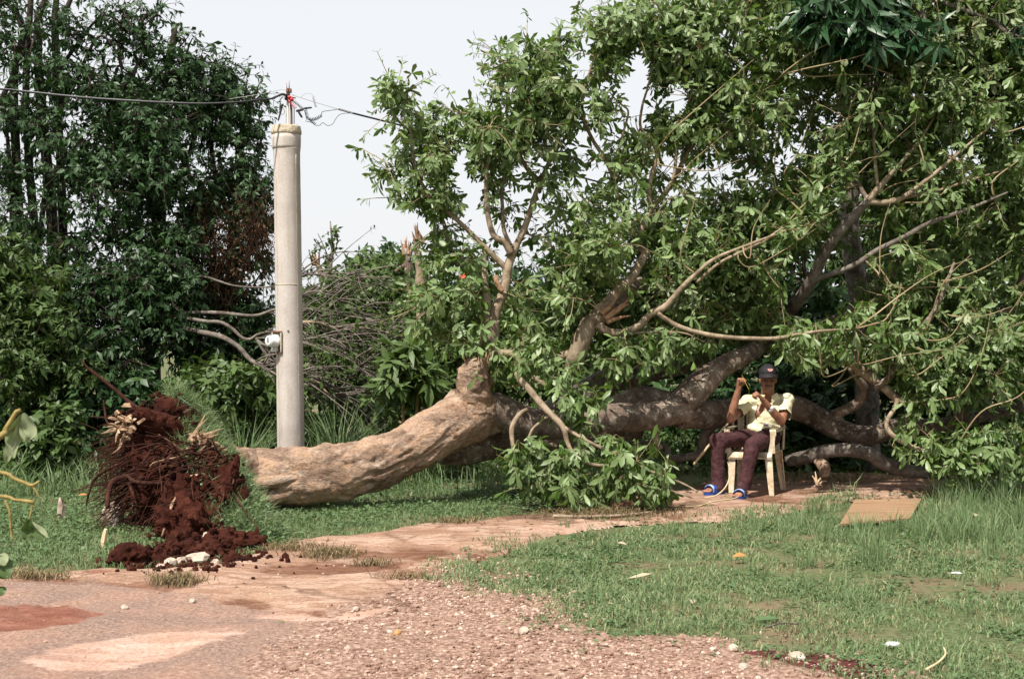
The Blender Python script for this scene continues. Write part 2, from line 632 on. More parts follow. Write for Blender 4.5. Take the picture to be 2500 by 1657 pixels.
def make_path_mat():
    k = NT('path')
    v = k.coord()
    n1 = k.noise(v, 1.3, 10, .62, .3)
    base = k.ramp(n1, [(.3, (.185, .103, .07)), (.45, (.255, .155, .108)), (.58, (.3, .195, .14)), (.72, (.34, .245, .187))])
    dirt = k.ramp(k.noise(k.coord((.7, 2.2, 1)), 3.4, 9, .65, .5), [(.46, (0, 0, 0)), (.62, (1, 1, 1))])
    base = k.mix(k.math('MULTIPLY', dirt, .6), base, (.2, .105, .07))
    streak = k.ramp(k.noise(k.coord((.8, 3.2, 1)), 7.5, 10, .7, .6), [(.5, (0, 0, 0)), (.6, (1, 1, 1))])
    base = k.mix(k.math('MULTIPLY', streak, .62), base, (.13, .075, .05))
    plate = k.ramp(k.noise(k.coord((1, 2.4, 1)), 2.3, 6, .55, 1.2), [(.53, (0, 0, 0)), (.56, (1, 1, 1))])
    base = k.mix(k.math('MULTIPLY', plate, .45), base, (.4, .285, .225))
    fine = k.ramp(k.noise(v, 46, 6, .7), [(.28, (.6, .57, .55)), (.5, (1, 1, 1)), (.75, (1.25, 1.25, 1.25))])
    asphalt = k.mix(k.ramp(k.noise(v, 2.1, 9, .65, .4), [(.42, (0, 0, 0)), (.6, (1, 1, 1))]), k.ramp(k.noise(v, 55, 6, .75), [(.3, (.11, .07, .058)), (.5, (.2, .132, .106)), (.68, (.35, .25, .205))]), k.ramp(k.noise(v, 38, 6, .75), [(.3, (.165, .092, .066)), (.5, (.265, .162, .12)), (.7, (.38, .262, .203))]))
    stonebed = k.ramp(k.noise(v, 34, 6, .75), [(.34, (.085, .045, .033)), (.48, (.21, .125, .092)), (.64, (.4, .29, .23))])
    red = k.ramp(k.noise(v, 9, 9, .65), [(.3, (.12, .042, .028)), (.55, (.195, .078, .052)), (.75, (.27, .135, .1))])
    pale = k.ramp(k.noise(k.coord((.5, 1.6, 1)), 5, 9, .65), [(.3, (.3, .175, .125)), (.5, (.395, .255, .195)), (.72, (.47, .355, .3))])
    soil = k.ramp(k.noise(v, 9, 9, .65), [(.3, (.045, .012, .012)), (.6, (.095, .028, .024))])
    litter = k.ramp(k.noise(v, 40, 6, .7), [(.3, (.05, .03, .02)), (.6, (.13, .08, .05))])  # mottled dark brown for the darker patches of the path
    base = k.mix(1.0, base, k.ramp(k.math('ADD', k.attr('worn'), k.math('MULTIPLY', k.math('SUBTRACT', k.noise(k.coord((1, 2.2, 1)), 11, 8, .7), .5), .9)), [(.2, (.6, .48, .42)), (.36, (.92, .88, .86)), (.75, (1.12, 1.12, 1.12))]), 'MULTIPLY')
    def crisp(name, scale, amt=.8):
        s_ = k.math('ADD', k.attr(name), k.math('MULTIPLY', k.math('SUBTRACT', k.noise(k.coord((1, 1.7, 1)), scale, 8, .72, .3), .5), amt * 1.6))
        return k.ramp(s_, [(.36, (0, 0, 0)), (.47, (.45, .45, .45)), (.62, (1, 1, 1))])
    c = k.mix(crisp('asphalt', 3.5), base, asphalt)
    c = k.mix(crisp('stony', 5), c, stonebed)
    red_e = k.math('MULTIPLY', crisp('red', 3.2, 1.0), .85)
    c = k.mix(red_e, c, red)
    pale_e = k.math('MULTIPLY', crisp('pale', 4.2, 1.0), .8)
    c = k.mix(pale_e, c, pale)
    c = k.mix(crisp('soil', 6, .5), c, soil)
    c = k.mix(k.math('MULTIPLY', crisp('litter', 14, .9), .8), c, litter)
    c = k.mix(1.0, c, fine, 'MULTIPLY')
    vor = k.n('ShaderNodeTexVoronoi')
    vor.feature = 'DISTANCE_TO_EDGE'
    vor.inputs['Scale'].default_value = .55
    wob = k.mix(.16, v, k.n('ShaderNodeTexNoise').outputs['Color'])
    k.l(wob, vor.inputs['Vector'])
    crack = k.ramp(vor.outputs['Distance'], [(0, (.45, .38, .34)), (.012, (1, 1, 1))])
    c = k.mix(k.math('MULTIPLY', k.ramp(n1, [(.45, (0, 0, 0)), (.55, (1, 1, 1))]), .8), c, k.mix(1.0, c, crack, 'MULTIPLY'))
    k.bump(k.math('ADD', k.noise(v, 12, 8, .6), k.math('MULTIPLY', k.noise(v, 70, 4, .6), .5)), .7, .018)
    return k.fin(c, .92, .15)


gx = axis_grid(-9, 9, .12, 900)
gy = axis_grid(3.5, 19, .12, 900)
X, Y = np.meshgrid(gx, gy)
Vg, Qg, _ = grid_mesh(X, Y, hz(X, Y))
structure('ground', (Vg, Qg), make_ground_mat())

PATH = gpoly([(-700, 1420), (-200, 1405), (0, 1398), (250, 1386), (400, 1392), (560, 1376), (640, 1338), (720, 1318), (830, 1308), (950, 1296), (1100, 1272), (1230, 1262),
              (1350, 1246), (1500, 1228), (1640, 1200), (1720, 1178), (1900, 1163), (2100, 1156), (2270, 1160), (2350, 1180), (2270, 1224), (2080, 1228),
              (1900, 1262), (1760, 1276), (1600, 1284), (1450, 1292), (1300, 1330), (1200, 1366), (1150, 1398), (1180, 1426), (1340, 1445), (1450, 1485),
              (1400, 1520), (1460, 1536), (1660, 1546), (1810, 1562), (1980, 1576), (2190, 1600), (2290, 1657), (2330, 1760), (2360, 1900), (-900, 1900)])
px_, py_ = np.meshgrid(np.arange(-6.5, 6.6, .035), np.arange(4.3, 14.6, .035))
inn = soft(PATH, px_, py_, .17, .03, 2.6, 3)
keep = inn > .5
edge = np.clip((soft(PATH, px_, py_, .17, .22, 2.6, 3) - .5) * 2, 0, 1)


def patch(pts, wob=.05, blur=.05, seed=3, s=5.0):
    return soft(gpoly(pts), px_, py_, wob, blur, s, seed)


p_red = np.maximum(patch([(-200, 1490), (0, 1489), (79, 1484), (215, 1500), (210, 1522), (79, 1548), (-200, 1548)], .16, .03, 21, 4.0),
                   .7 * patch([(180, 1400), (320, 1402), (250, 1414), (190, 1412)], .05, .06, 22))
p_pale = patch([(70, 1607), (211, 1575), (449, 1546), (590, 1553), (576, 1570), (449, 1597), (338, 1628), (211, 1642), (106, 1639)], .11, .09, 23, 4.5)
p_pale = np.maximum(p_pale, .9 * patch([(820, 1510), (900, 1492), (990, 1488), (960, 1500), (880, 1520), (825, 1528)], .04, .02, 24))
p_pale = np.maximum(p_pale, .7 * patch([(580, 1508), (700, 1500), (810, 1512), (800, 1522), (640, 1516)], .05, .03, 24))
p_pale = np.maximum(p_pale, .75 * patch([(1255, 1300), (1400, 1280), (1570, 1276), (1560, 1288), (1400, 1300), (1270, 1312)], .05, .03, 25))
p_pale = np.maximum(p_pale, .75 * patch([(1840, 1255), (1960, 1250), (2050, 1235), (2040, 1245), (1930, 1262), (1850, 1264)], .04, .03, 26))
p_asph = patch([(-300, 1425), (0, 1422), (240, 1420), (430, 1452), (600, 1478), (690, 1510), (800, 1580), (900, 1690), (800, 1900), (-700, 1900), (-300, 1560), (210, 1524), (200, 1482), (60, 1480), (-300, 1478)], .12, .12, 27, 2.5)
p_stony = patch([(560, 1660), (640, 1600), (760, 1520), (900, 1470), (1080, 1400), (1130, 1370), (1500, 1440), (1900, 1580), (2300, 1640), (2300, 1900), (560, 1900)], .12, .14, 28, 2.5)
p_soil = patch([(1790, 1596), (1937, 1587), (2042, 1597), (2140, 1616), (2185, 1657), (2069, 1663), (1950, 1640), (1860, 1622)], .06, .05, 29)
p_soil = np.maximum(p_soil, patch([(260, 1360), (420, 1330), (560, 1310), (690, 1320), (640, 1352), (540, 1378), (420, 1392), (280, 1396)], .06, .06, 30))
p_dark = np.maximum(.9 * patch([(1190, 1262), (1400, 1252), (1700, 1232), (1760, 1240), (1600, 1262), (1400, 1276), (1250, 1276)], .12, .05, 31, 7),  # darker brown band on the path before the hanging leaves
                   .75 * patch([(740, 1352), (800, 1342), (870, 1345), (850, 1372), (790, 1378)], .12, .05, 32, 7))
p_dark = np.maximum(p_dark, .7 * patch([(350, 1415), (430, 1408), (500, 1420), (470, 1438), (390, 1438)], .1, .04, 33, 7))
p_dark = np.maximum(p_dark, .65 * patch([(1040, 1278), (1120, 1272), (1180, 1276), (1120, 1290)], .08, .04, 33, 7))
p_dark = np.maximum(p_dark, .6 * patch([(1690, 1190), (1900, 1165), (2300, 1160), (2330, 1180), (2100, 1192), (1900, 1196)], .15, .06, 34, 6))  # darker brown strip around the chair and beyond it
flake = .5 + .5 * fbm2(px_, py_, 1.7, 5, 41)
relief = .009 * fbm2(px_, py_, 7, 4, 42) * (1 + p_stony) + .02 * np.clip((flake - .5) * 7, -.5, .5)
pz = hz(px_, py_) - .014 + .04 * np.clip(edge * 1.6, 0, 1) + relief * edge - .006 * p_red - .004 * p_asph
Vp, Qp, used = grid_mesh(px_, py_, pz, keep)
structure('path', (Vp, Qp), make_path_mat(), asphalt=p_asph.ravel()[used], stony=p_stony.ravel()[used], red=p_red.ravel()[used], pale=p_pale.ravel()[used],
          soil=p_soil.ravel()[used], litter=p_dark.ravel()[used], worn=np.clip(.5 + (flake - .47) * 5 + .35 * fbm2(px_, py_, 9, 3, 47), 0, 1).ravel()[used])


def path_z(x, y):
    j = np.clip(np.round((np.asarray(x) + 6.5) / .035).astype(int), 0, px_.shape[1] - 1)
    i = np.clip(np.round((np.asarray(y) - 4.3) / .035).astype(int), 0, px_.shape[0] - 1)
    return np.where(keep[i, j], pz[i, j], hz(x, y))


def on_path(x, y):
    j = np.clip(np.round((np.asarray(x) + 6.5) / .035).astype(int), 0, px_.shape[1] - 1)
    i = np.clip(np.round((np.asarray(y) - 4.3) / .035).astype(int), 0, px_.shape[0] - 1)
    return keep[i, j]


# ------------------------------------------------------------------ gravel: loose stones of the road bed
def grav():
    pol = gpoly([(560, 1760), (700, 1600), (860, 1500), (980, 1440), (1080, 1390), (1130, 1360), (1350, 1430), (1460, 1500), (1500, 1560), (1900, 1580), (2260, 1640), (2330, 1760)])
    N = 46000
    x = rng.uniform(-2.6, 3.2, N)
    y = rng.uniform(4.9, 9.2, N)
    d = soft(pol, x, y, .15, .25, 2.2, 51)
    dens = .95 * d ** 1.1 * np.clip(.55 + 1.1 * fbm2(x, y, 2.3, 3, 52), .08, 1)
    k = rng.random(N) < dens
    x, y = x[k], y[k]
    N2 = 3200        # strays on the rest of the path
    xs, ys = rng.uniform(-5, 5, N2), rng.uniform(5, 12, N2)
    kk = on_path(xs, ys) & (rng.random(N2) < .5)
    x, y = np.concatenate([x, xs[kk]]), np.concatenate([y, ys[kk]])
    n = len(x)
    z = path_z(x, y)
    r = .004 + .0095 * rng.random(n) ** 2.2 + .014 * (rng.random(n) < .012) * rng.random(n)
    r[len(r) - kk.sum():] *= .7
    V0, T0 = ICO[1]
    sel = np.arange(12)
    # a plain icosahedron, bent differently for every stone
    bm = bmesh.new()
    bmesh.ops.create_icosphere(bm, subdivisions=1, radius=1)
    V0 = np.array([v.co[:] for v in bm.verts])
    T0 = np.array([[v.index for v in f.verts] for f in bm.faces])
    bm.free()
    m = len(V0)
    sc3 = np.stack([rng.uniform(.75, 1.5, n), rng.uniform(.75, 1.3, n), rng.uniform(.5, .9, n)], -1)
    V = V0[None] * sc3[:, None] * (1 + rng.uniform(-.25, .25, (n, m)))[..., None] * r[:, None, None]
    a = rng.uniform(0, 6.28, n)
    ca, sa = np.cos(a)[:, None], np.sin(a)[:, None]
    V = np.stack([V[..., 0] * ca - V[..., 1] * sa, V[..., 0] * sa + V[..., 1] * ca, V[..., 2]], -1)
    V = V + np.stack([x, y, z + r * .25], -1)[:, None]
    T = (T0[None] + (np.arange(n) * m)[:, None, None]).reshape(-1, 3)
    return (V.reshape(-1, 3), T), np.repeat(rng.random(n), m)


k = NT('gravel')
v_ = k.coord()
c_ = k.ramp(k.attr('tone'), [(0, (.17, .095, .07)), (.4, (.27, .17, .13)), (.7, (.38, .26, .205)), (1, (.52, .42, .35))])
c_ = k.mix(1.0, c_, k.ramp(k.noise(v_, 60, 4, .6), [(.3, (.7, .66, .63)), (.7, (1.15, 1.15, 1.15))]), 'MULTIPLY')
k.bump(k.noise(v_, 220, 3, .6), .3, .003)
MAT['gravel'] = k.fin(c_, .9, .2)
geo_, tn_ = grav()
lone('gravel', 'loose pinkish gravel strewn over the bare road in front', 'gravel', geo_, MAT['gravel'], kind='stuff', smooth=False, tone=tn_)


# ------------------------------------------------------------------ grass and ground cover
def blades(x, y, z, h, wd, lean, tone, az=None, segs=2):
    n = len(x)
    az = rng.uniform(0, 2 * np.pi, n) if az is None else az
    dx, dy = np.cos(az), np.sin(az)
    fa = rng.uniform(0, 2 * np.pi, n)
    sx, sy = np.cos(fa) * wd * .5, np.sin(fa) * wd * .5
    b = np.stack([x, y, z], -1)
    s = np.stack([sx, sy, 0 * sx], -1)
    l = np.stack([dx, dy, 0 * dx], -1)
    up = np.array([0, 0, 1.0])
    m1 = b + l * (h * lean * .28)[:, None] + up * (h * .58)[:, None]
    tip = b + l * (h * lean)[:, None] + up * (h * np.sqrt(np.clip(1 - .55 * lean ** 2, .08, 1)))[:, None]
    V = np.stack([b - s, b + s, m1 - s * .8, m1 + s * .8, tip], 1)
    T = (np.array([[0, 1, 3], [0, 3, 2], [2, 3, 4]])[None] + (np.arange(n) * 5)[:, None, None]).reshape(-1, 3)
    return V.reshape(-1, 3), T, np.repeat(tone, 5)


LAWN = gpoly([(1095, 1398), (1170, 1362), (1300, 1330), (1450, 1290), (1600, 1284), (1760, 1276), (1900, 1262), (2080, 1228), (2270, 1222), (2350, 1185), (2700, 1150),
              (3000, 1160), (3000, 1900), (2260, 1900), (2210, 1657), (2120, 1622), (1960, 1600), (1800, 1588), (1640, 1570), (1420, 1560), (1310, 1530), (1400, 1490), (1300, 1455), (1110, 1432)])


BOARD = gpoly([(2035, 1292), (2235, 1278), (2262, 1222), (2075, 1224)])


def lawn():
    N = 420000
    x = rng.uniform(-1.2, 6.6, N)
    y = rng.uniform(4.6, 13.6, N)
    a = np.clip(soft(LAWN, x, y, .16, .42, 2.6, 61) * 1.5 - .12, 0, 1)
    clump = fbm2(x, y, 3.2, 3, 62)
    bare = fbm2(x, y, 1.15, 3, 63)
    dens = np.clip(a * 1.35 + 1.1 * clump * (1 - a) * (a > .02) - .15 * (1 - a), 0, 1) * np.clip(.6 + 1.8 * clump, .03, 1) * np.clip(.5 + 4.2 * (bare + .13), .015, 1) * np.clip(8.2 / y, 0, 1.3) * .7
    k = rng.random(N) < dens
    x, y, clump = x[k], y[k], clump[k]
    n = len(x)
    far = np.clip((y - 8.3) / 3, 0, 1) * np.clip((x - 1.2) / 3, 0, 1)
    h = (.022 + .03 * rng.random(n) + .03 * np.clip(clump, 0, 1)) * (1 + .75 * far)
    tall = rng.random(n) < .012 + .05 * far
    h[tall] *= rng.uniform(1.6, 3.4, tall.sum())
    lean = rng.uniform(.3, 1.25, n)
    h[inside(BOARD, x, y)] *= .25
    lean[tall] = rng.uniform(.15, .7, tall.sum())
    tone = np.clip(.52 + .4 * fbm2(x, y, .8, 3, 64) + rng.normal(0, .19, n), 0, 1)
    dry = rng.random(n) < .16
    tone[dry] = rng.uniform(.85, 1, dry.sum())
    return blades(x, y, path_z(x, y) - .004, h, rng.uniform(.003, .0065, n) * (1 + .05 * y), lean, tone)


def tall_clumps():
    out = []
    spots = []
    for _ in range(300):
        px, py = rng.uniform(1950, 2620), rng.uniform(1165, 1390)
        if py < 1250 and px < 2270:
            continue
        if rng.random() < .25 + .75 * (px > 2230) * (py < 1330):
            spots.append((px, py, rng.uniform(.12, .3), int(rng.uniform(14, 34))))
    for _ in range(70):
        spots.append((rng.uniform(1250, 2450), rng.uniform(1290, 1500), rng.uniform(.06, .15), int(rng.uniform(10, 22))))
    for q in ((2110, 1305, .2, 60), (2190, 1300, .22, 50), (2250, 1310, .24, 60), (1700, 1310, .14, 40), (1850, 1300, .17, 40), (1960, 1290, .2, 50), (1985, 1255, .22, 40),
              (2300, 1290, .3, 60), (2380, 1260, .34, 60), (2450, 1240, .36, 60), (2330, 1230, .34, 50), (2420, 1330, .26, 50), (2490, 1290, .34, 60), (1480, 1345, .12, 40), (1310, 1345, .12, 40), (1140, 1400, .1, 40)):
        spots.append(q)
    xs, ys, hs, az, ln = [], [], [], [], []
    for px, py, h, n in spots:
        g = G(px, py)
        a = rng.uniform(0, 6.28, n)
        r = .05 * np.sqrt(rng.random(n)) * (1 + h)
        xs.append(g[0] + r * np.cos(a))
        ys.append(g[1] + r * np.sin(a))
        hs.append(h * rng.uniform(.55, 1.15, n))
        az.append(a + rng.normal(0, .5, n))
        ln.append(rng.uniform(.1, .75, n))
    x, y, h, az, ln = (np.concatenate(q) for q in (xs, ys, hs, az, ln))
    kb = ~inside(BOARD, x, y)
    x, y, h, az, ln = x[kb], y[kb], h[kb], az[kb], ln[kb]
    n = len(x)
    tone = np.clip(.42 + rng.normal(0, .2, n), 0, 1)
    return blades(x, y, hz(x, y) - .004, h, rng.uniform(.004, .007, n), ln, tone, az)


def stack3(*gs):
    V, T, A, n = [], [], [], 0
    for g in gs:
        V.append(g[0])
        T.append(g[1] + n)
        A.append(g[2])
        n += len(g[0])
    return np.concatenate(V), np.concatenate(T), np.concatenate(A)


g_ = stack3(lawn(), tall_clumps())
lone('grass', 'patchy green grass with taller tufts covering the ground on both sides of the plywood sheet', 'grass', g_[:2], MAT['grass'], kind='stuff', smooth=False, tone=g_[2])


def cover_leaves(x, y, size, hgt, k=5, tone0=.45, mod=None):
    """low broad-leaved weeds: k leaves round each point"""
    n = len(x)
    B = np.repeat(np.stack([x, y, path_z(x, y)], -1), k, 0)
    az = rng.uniform(0, 6.28, n * k)
    el = rng.uniform(.0, 1.0, n * k)
    hh = np.repeat(hgt, k) * rng.uniform(.2, 1, n * k)
    D = np.stack([np.cos(az) * np.cos(el), np.sin(az) * np.cos(el), np.sin(el) * .6], -1)
    B = B + D * np.repeat(size, k)[:, None] * .4 + np.array([0, 0, 1.0]) * hh[:, None]
    N = np.array([0, 0, 1.0]) + rng.normal(0, .35, (n * k, 3))
    tone = np.clip(tone0 + .25 * np.repeat(fbm2(x, y, 1.2, 3, 71), k) + rng.normal(0, .18, n * k), 0, 1)
    L = np.repeat(size, k) * rng.uniform(.6, 1.3, n * k)
    return leaves(B, D, N, L, L * rng.uniform(.5, .85, n * k), .25, .15, tone, big=False)


def cover():
    gs = []
    # creeping weeds through the lawn, and its ragged front edge
    N = 42000
    x, y = rng.uniform(-1.2, 6, N), rng.uniform(5, 12.8, N)
    a = soft(LAWN, x, y, .2, .3, 2.6, 66)
    k = rng.random(N) < np.clip(a * 1.4, 0, 1) * np.clip(.3 + 2.0 * fbm2(x, y, 1.9, 3, 67), .03, 1) * .9
    gs.append(cover_leaves(x[k], y[k], rng.uniform(.014, .03, k.sum()), rng.uniform(.005, .035, k.sum()), 5, .42))
    # the green under the trunk and round the roots
    N = 60000
    x, y = rng.uniform(-6.6, 3.2, N), rng.uniform(7.4, 14.6, N)
    pol = gpoly([(-500, 1402), (0, 1396), (250, 1384), (420, 1380), (560, 1360), (640, 1335), (720, 1316), (950, 1294), (1100, 1272), (1230, 1260), (1350, 1246), (1400, 1225), (1500, 1180), (1500, 1120), (600, 1110), (-700, 1130)])
    a = soft(pol, x, y, .15, .2, 2.6, 68)
    k = rng.random(N) < a * np.clip(.5 + 1.5 * fbm2(x, y, 1.7, 3, 69), .04, 1) * np.clip(10 / y, 0, 1) * np.clip((y - 8) / 1.6, .25, 1)
    x, y = x[k], y[k]
    n = len(x)
    gs.append(cover_leaves(x, y, rng.uniform(.016, .04, n), rng.uniform(.008, .085, n) * np.clip((y - 7.8) / 2.4, .15, 1), 4, .5))
    return stack3(*gs)


g_ = cover()
lone('ground_cover', 'low broad-leaved weeds creeping over the ground beneath the toppled trunk', 'weeds', g_[:2], MAT['cover_leaf'], kind='stuff', smooth=False, tone=g_[2])


def left_grass():
    N = 170000
    x, y = rng.uniform(-6.8, 0.5, N), rng.uniform(7.6, 13, N)
    pol = gpoly([(-500, 1404), (0, 1398), (250, 1387), (420, 1386), (600, 1352), (720, 1318), (950, 1297), (1200, 1266), (1200, 1200), (600, 1180), (-500, 1190)])
    a = soft(pol, x, y, .12, .15, 2.6, 72)
    k = rng.random(N) < a * np.clip(.62 + 1.2 * fbm2(x, y, 2.4, 3, 73), .06, 1) * .8
    x, y = x[k], y[k]
    n = len(x)
    g1 = blades(x, y, hz(x, y) - .004, rng.uniform(.02, .07, n), rng.uniform(.004, .009, n), rng.uniform(.3, 1.2, n), np.clip(.5 + .36 * fbm2(x, y, 1, 3, 74) + rng.normal(0, .19, n), 0, 1))
    # rank grass round the pole and behind the trunk
    N = 24000
    x, y = rng.uniform(-7, 3.5, N), rng.uniform(12.0, 16.5, N)
    k = (rng.random(N) < np.clip(.35 + 1.6 * fbm2(x, y, 1.4, 3, 75), .03, 1)) & ~((x > 1.0) & (x < 4.9) & (y < 15)) & ~on_path(x, y)
    x, y = x[k], y[k]
    n = len(x)
    hb = np.where((x > -3.6) & (x < -.6) & (y > 12.5), 1.6, 1.0)
    g2 = blades(x, y, hz(x, y) - .004, rng.uniform(.1, .42, n) * hb, rng.uniform(.007, .014, n), rng.uniform(.2, .9, n), np.clip(.4 + .3 * fbm2(x, y, 1, 3, 76) + rng.normal(0, .15, n), 0, 1))
    # dried wisps lying on the path
    xs, ys, zz = [], [], []
    for px, py, sx, sy, n in ((805, 1360, 60, 12, 420), (430, 1424, 55, 10, 360), (1110, 1281, 60, 7, 300), (910, 1385, 40, 5, 120), (1000, 1420, 60, 6, 120), (1480, 1262, 190, 10, 900), (80, 1418, 90, 7, 260), (1980, 1178, 220, 8, 900), (700, 1345, 80, 10, 300)):
        for q in range(n):
            g = G(px + rng.normal(0, sx * .6), py + rng.normal(0, sy * .6))
            xs.append(g[0])
            ys.append(g[1])
    x, y = np.array(xs), np.array(ys)
    n = len(x)
    g3 = blades(x, y, path_z(x, y) + .002, rng.uniform(.03, .09, n), rng.uniform(.004, .008, n), rng.uniform(1.1, 1.33, n), np.clip(rng.choice([.1, .3, .95], n) + rng.normal(0, .06, n), 0, 1))
    return stack3(g1, g2), g3


g_, gd_ = left_grass()
lone('grass', 'rough green grass growing around the base of the concrete pole and the roots', 'grass', g_[:2], MAT['grass'], kind='stuff', smooth=False, tone=g_[2])
MAT['dry_grass'] = leaf_mat('dry_grass', [(0, (.06, .045, .02)), (.4, (.12, .1, .045)), (1, (.3, .22, .12))], (.2, .15, .09), rough=.8, spec=.1, trans=.05)
lone('dry_grass', 'withered wisps of grass lying on the bare path', 'grass', gd_[:2], MAT['dry_grass'], kind='stuff', smooth=False, tone=gd_[2])
# ------------------------------------------------------------------ growing twigs and leaves
def blobs_from(lst):
    """(px, py, rx, ry, depth, half depth[, weight]) -> centre, radii, weight in metres"""
    out = []
    for b in lst:
        px, py, rx, ry, d, dd = b[:6]
        out.append((P(px, py, d), np.array([rx * d / FPX, dd, ry * d / FPX]), b[6] if len(b) > 6 else 1.0))
    return out


def sample_blobs(blobs, n, shell=.5, gap=None, gapscale=.9, seed=0, zmin=.03):
    vol = np.array([(r[0] * r[2]) ** 1.0 * (r[1] ** .6) * wt for c, r, wt in blobs])
    pick = rng.choice(len(blobs), n * 3, p=vol / vol.sum())
    C = np.array([b[0] for b in blobs])[pick]
    Rr = np.array([b[1] for b in blobs])[pick]
    u = norm(rng.normal(size=(len(pick), 3)))
    q = C + Rr * u * (rng.random(len(pick)) ** shell)[:, None]
    k = q[:, 2] > zmin
    if gap is not None:
        k &= fbm(q * gapscale, 3, seed) > gap
    return q[k][:n]


def nearest(src, pts):
    kd = kdtree.KDTree(len(src))
    for i, p in enumerate(src):
        kd.insert(p, i)
    kd.balance()
    return np.array([kd.find(p)[1] for p in pts])


def connect(src, tips, r0, r1, k=5, sag=.1, wob=.09):
    """curved twigs from the nearest of src to each tip; returns tubes, tip directions, points along the twigs"""
    q = src[nearest(src, tips)]
    v = tips - q
    L = np.linalg.norm(v, axis=1, keepdims=True)
    mid = q + v * .5 + L * (np.array([0, 0, sag]) + rng.normal(0, wob, v.shape))
    t = np.linspace(0, 1, k)[None, :, None]
    pts = (1 - t) ** 2 * q[:, None] + 2 * t * (1 - t) * mid[:, None] + t ** 2 * tips[:, None]
    rad = np.linspace(1, 0, k)[None] * (r0 - r1) + r1
    rad = rad * np.clip(L / .35, .5, 1.4)
    return pts, rad, norm(tips - mid)


def rosettes(p, d, kk, L, Wd, droop, spread=(.5, 1.3), back=.12, tone=None, big=True, curv=.18, wpos=.6, limp=0.0):
    """kk leaves round the end of each twig"""
    n = len(p)
    j = np.tile(np.arange(kk), n)
    P_ = np.repeat(p, kk, 0)
    D_ = np.repeat(d, kk, 0)
    ref = np.where(np.abs(D_[:, 2:3]) > .85, np.array([[1.0, 0, 0]]), np.array([[0, 0, 1.0]]))
    s = norm(np.cross(D_, ref))
    b = np.cross(D_, s)
    az = j * 2.39996 + np.repeat(rng.uniform(0, 6.28, n), kk) + rng.normal(0, .25, n * kk)
    th = rng.uniform(spread[0], spread[1], n * kk)
    rad = s * np.cos(az)[:, None] + b * np.sin(az)[:, None]
    ld = D_ * np.cos(th)[:, None] + rad * np.sin(th)[:, None]
    ld[:, 2] -= droop * rng.uniform(.4, 1.5, n * kk)
    B = P_ - D_ * (back * rng.random(n * kk))[:, None]
    N = D_ * .8 - rad * .3 + np.array([0, 0, .55]) + rng.normal(0, .3, (n * kk, 3))
    l = L * rng.uniform(.6, 1.25, n * kk) * np.repeat(rng.uniform(.65, 1.3, n), kk)
    tn = np.repeat(rng.random(n) if tone is None else tone, kk)
    tn = np.clip(.25 + .45 * tn + rng.normal(0, .16, n * kk), 0, 1)
    kd_ = rng.random(n * kk) > .16
    B, ld, N, l, tn = B[kd_], ld[kd_], N[kd_], l[kd_], tn[kd_]
    return B, ld, N, l, Wd * l / L * rng.uniform(.7, 1.2, len(B)), np.clip(rng.normal(curv, .14, len(B)), -.1, .7), tn


def foliage(skel, blobs, n1, n2, sigma, kk, L, Wd, droop=.35, gap=None, gapscale=.9, seed=0, r1=(.012, .005), r2=(.005, .0025), big=True, spread=(.5, 1.3), back=.12,
            shell=.5, zmin=.05, curv=.18, wpos=.6, avoid=None, sag=.1):
    """twigs and leaves on a skeleton: clump nodes in the blobs, rosettes round the nodes"""
    nodes = sample_blobs(blobs, n1, shell, gap, gapscale, seed, zmin)
    if avoid is not None:
        nodes = nodes[~avoid(nodes)]
    # grow outwards: near clumps first, later ones start from twigs that already stand
    order = np.argsort(np.linalg.norm(nodes - skel[nearest(skel, nodes)], axis=1))
    nodes = nodes[order]
    have = skel
    P1, R1 = [], []
    nb = 9
    for q in range(nb):
        ch = nodes[len(nodes) * q // nb: len(nodes) * (q + 1) // nb]
        if not len(ch):
            continue
        sc_b = 1 - .5 * q / nb
        p_, r_, _ = connect(have, ch, r1[0] * sc_b, r1[1], 6, sag)
        P1.append(p_)
        R1.append(r_)
        have = np.concatenate([have, p_[:, 2:].reshape(-1, 3)])
    pt1, rd1 = np.concatenate(P1), np.concatenate(R1)
    src = pt1[:, 2:].reshape(-1, 3)
    ros = np.repeat(nodes, max(1, n2 // max(1, len(nodes))), 0)
    ros = ros + rng.normal(0, 1, ros.shape) * np.asarray(sigma)
    k = ros[:, 2] > zmin
    if avoid is not None:
        k &= ~avoid(ros)
    ros = ros[k]
    pt2, rd2, d2 = connect(src, ros, r2[0], r2[1], 4, sag)
    tw = join(tubes(pt1, rd1, 4), tubes(pt2, rd2, 3))
    node_tone = fbm(ros * 1.3, 2, seed + 5) * .9 + .5
    lv = rosettes(ros, d2, kk, L, Wd, droop, spread, back, np.clip(node_tone, 0, 1), big, curv, wpos)
    return tw, lv, ros


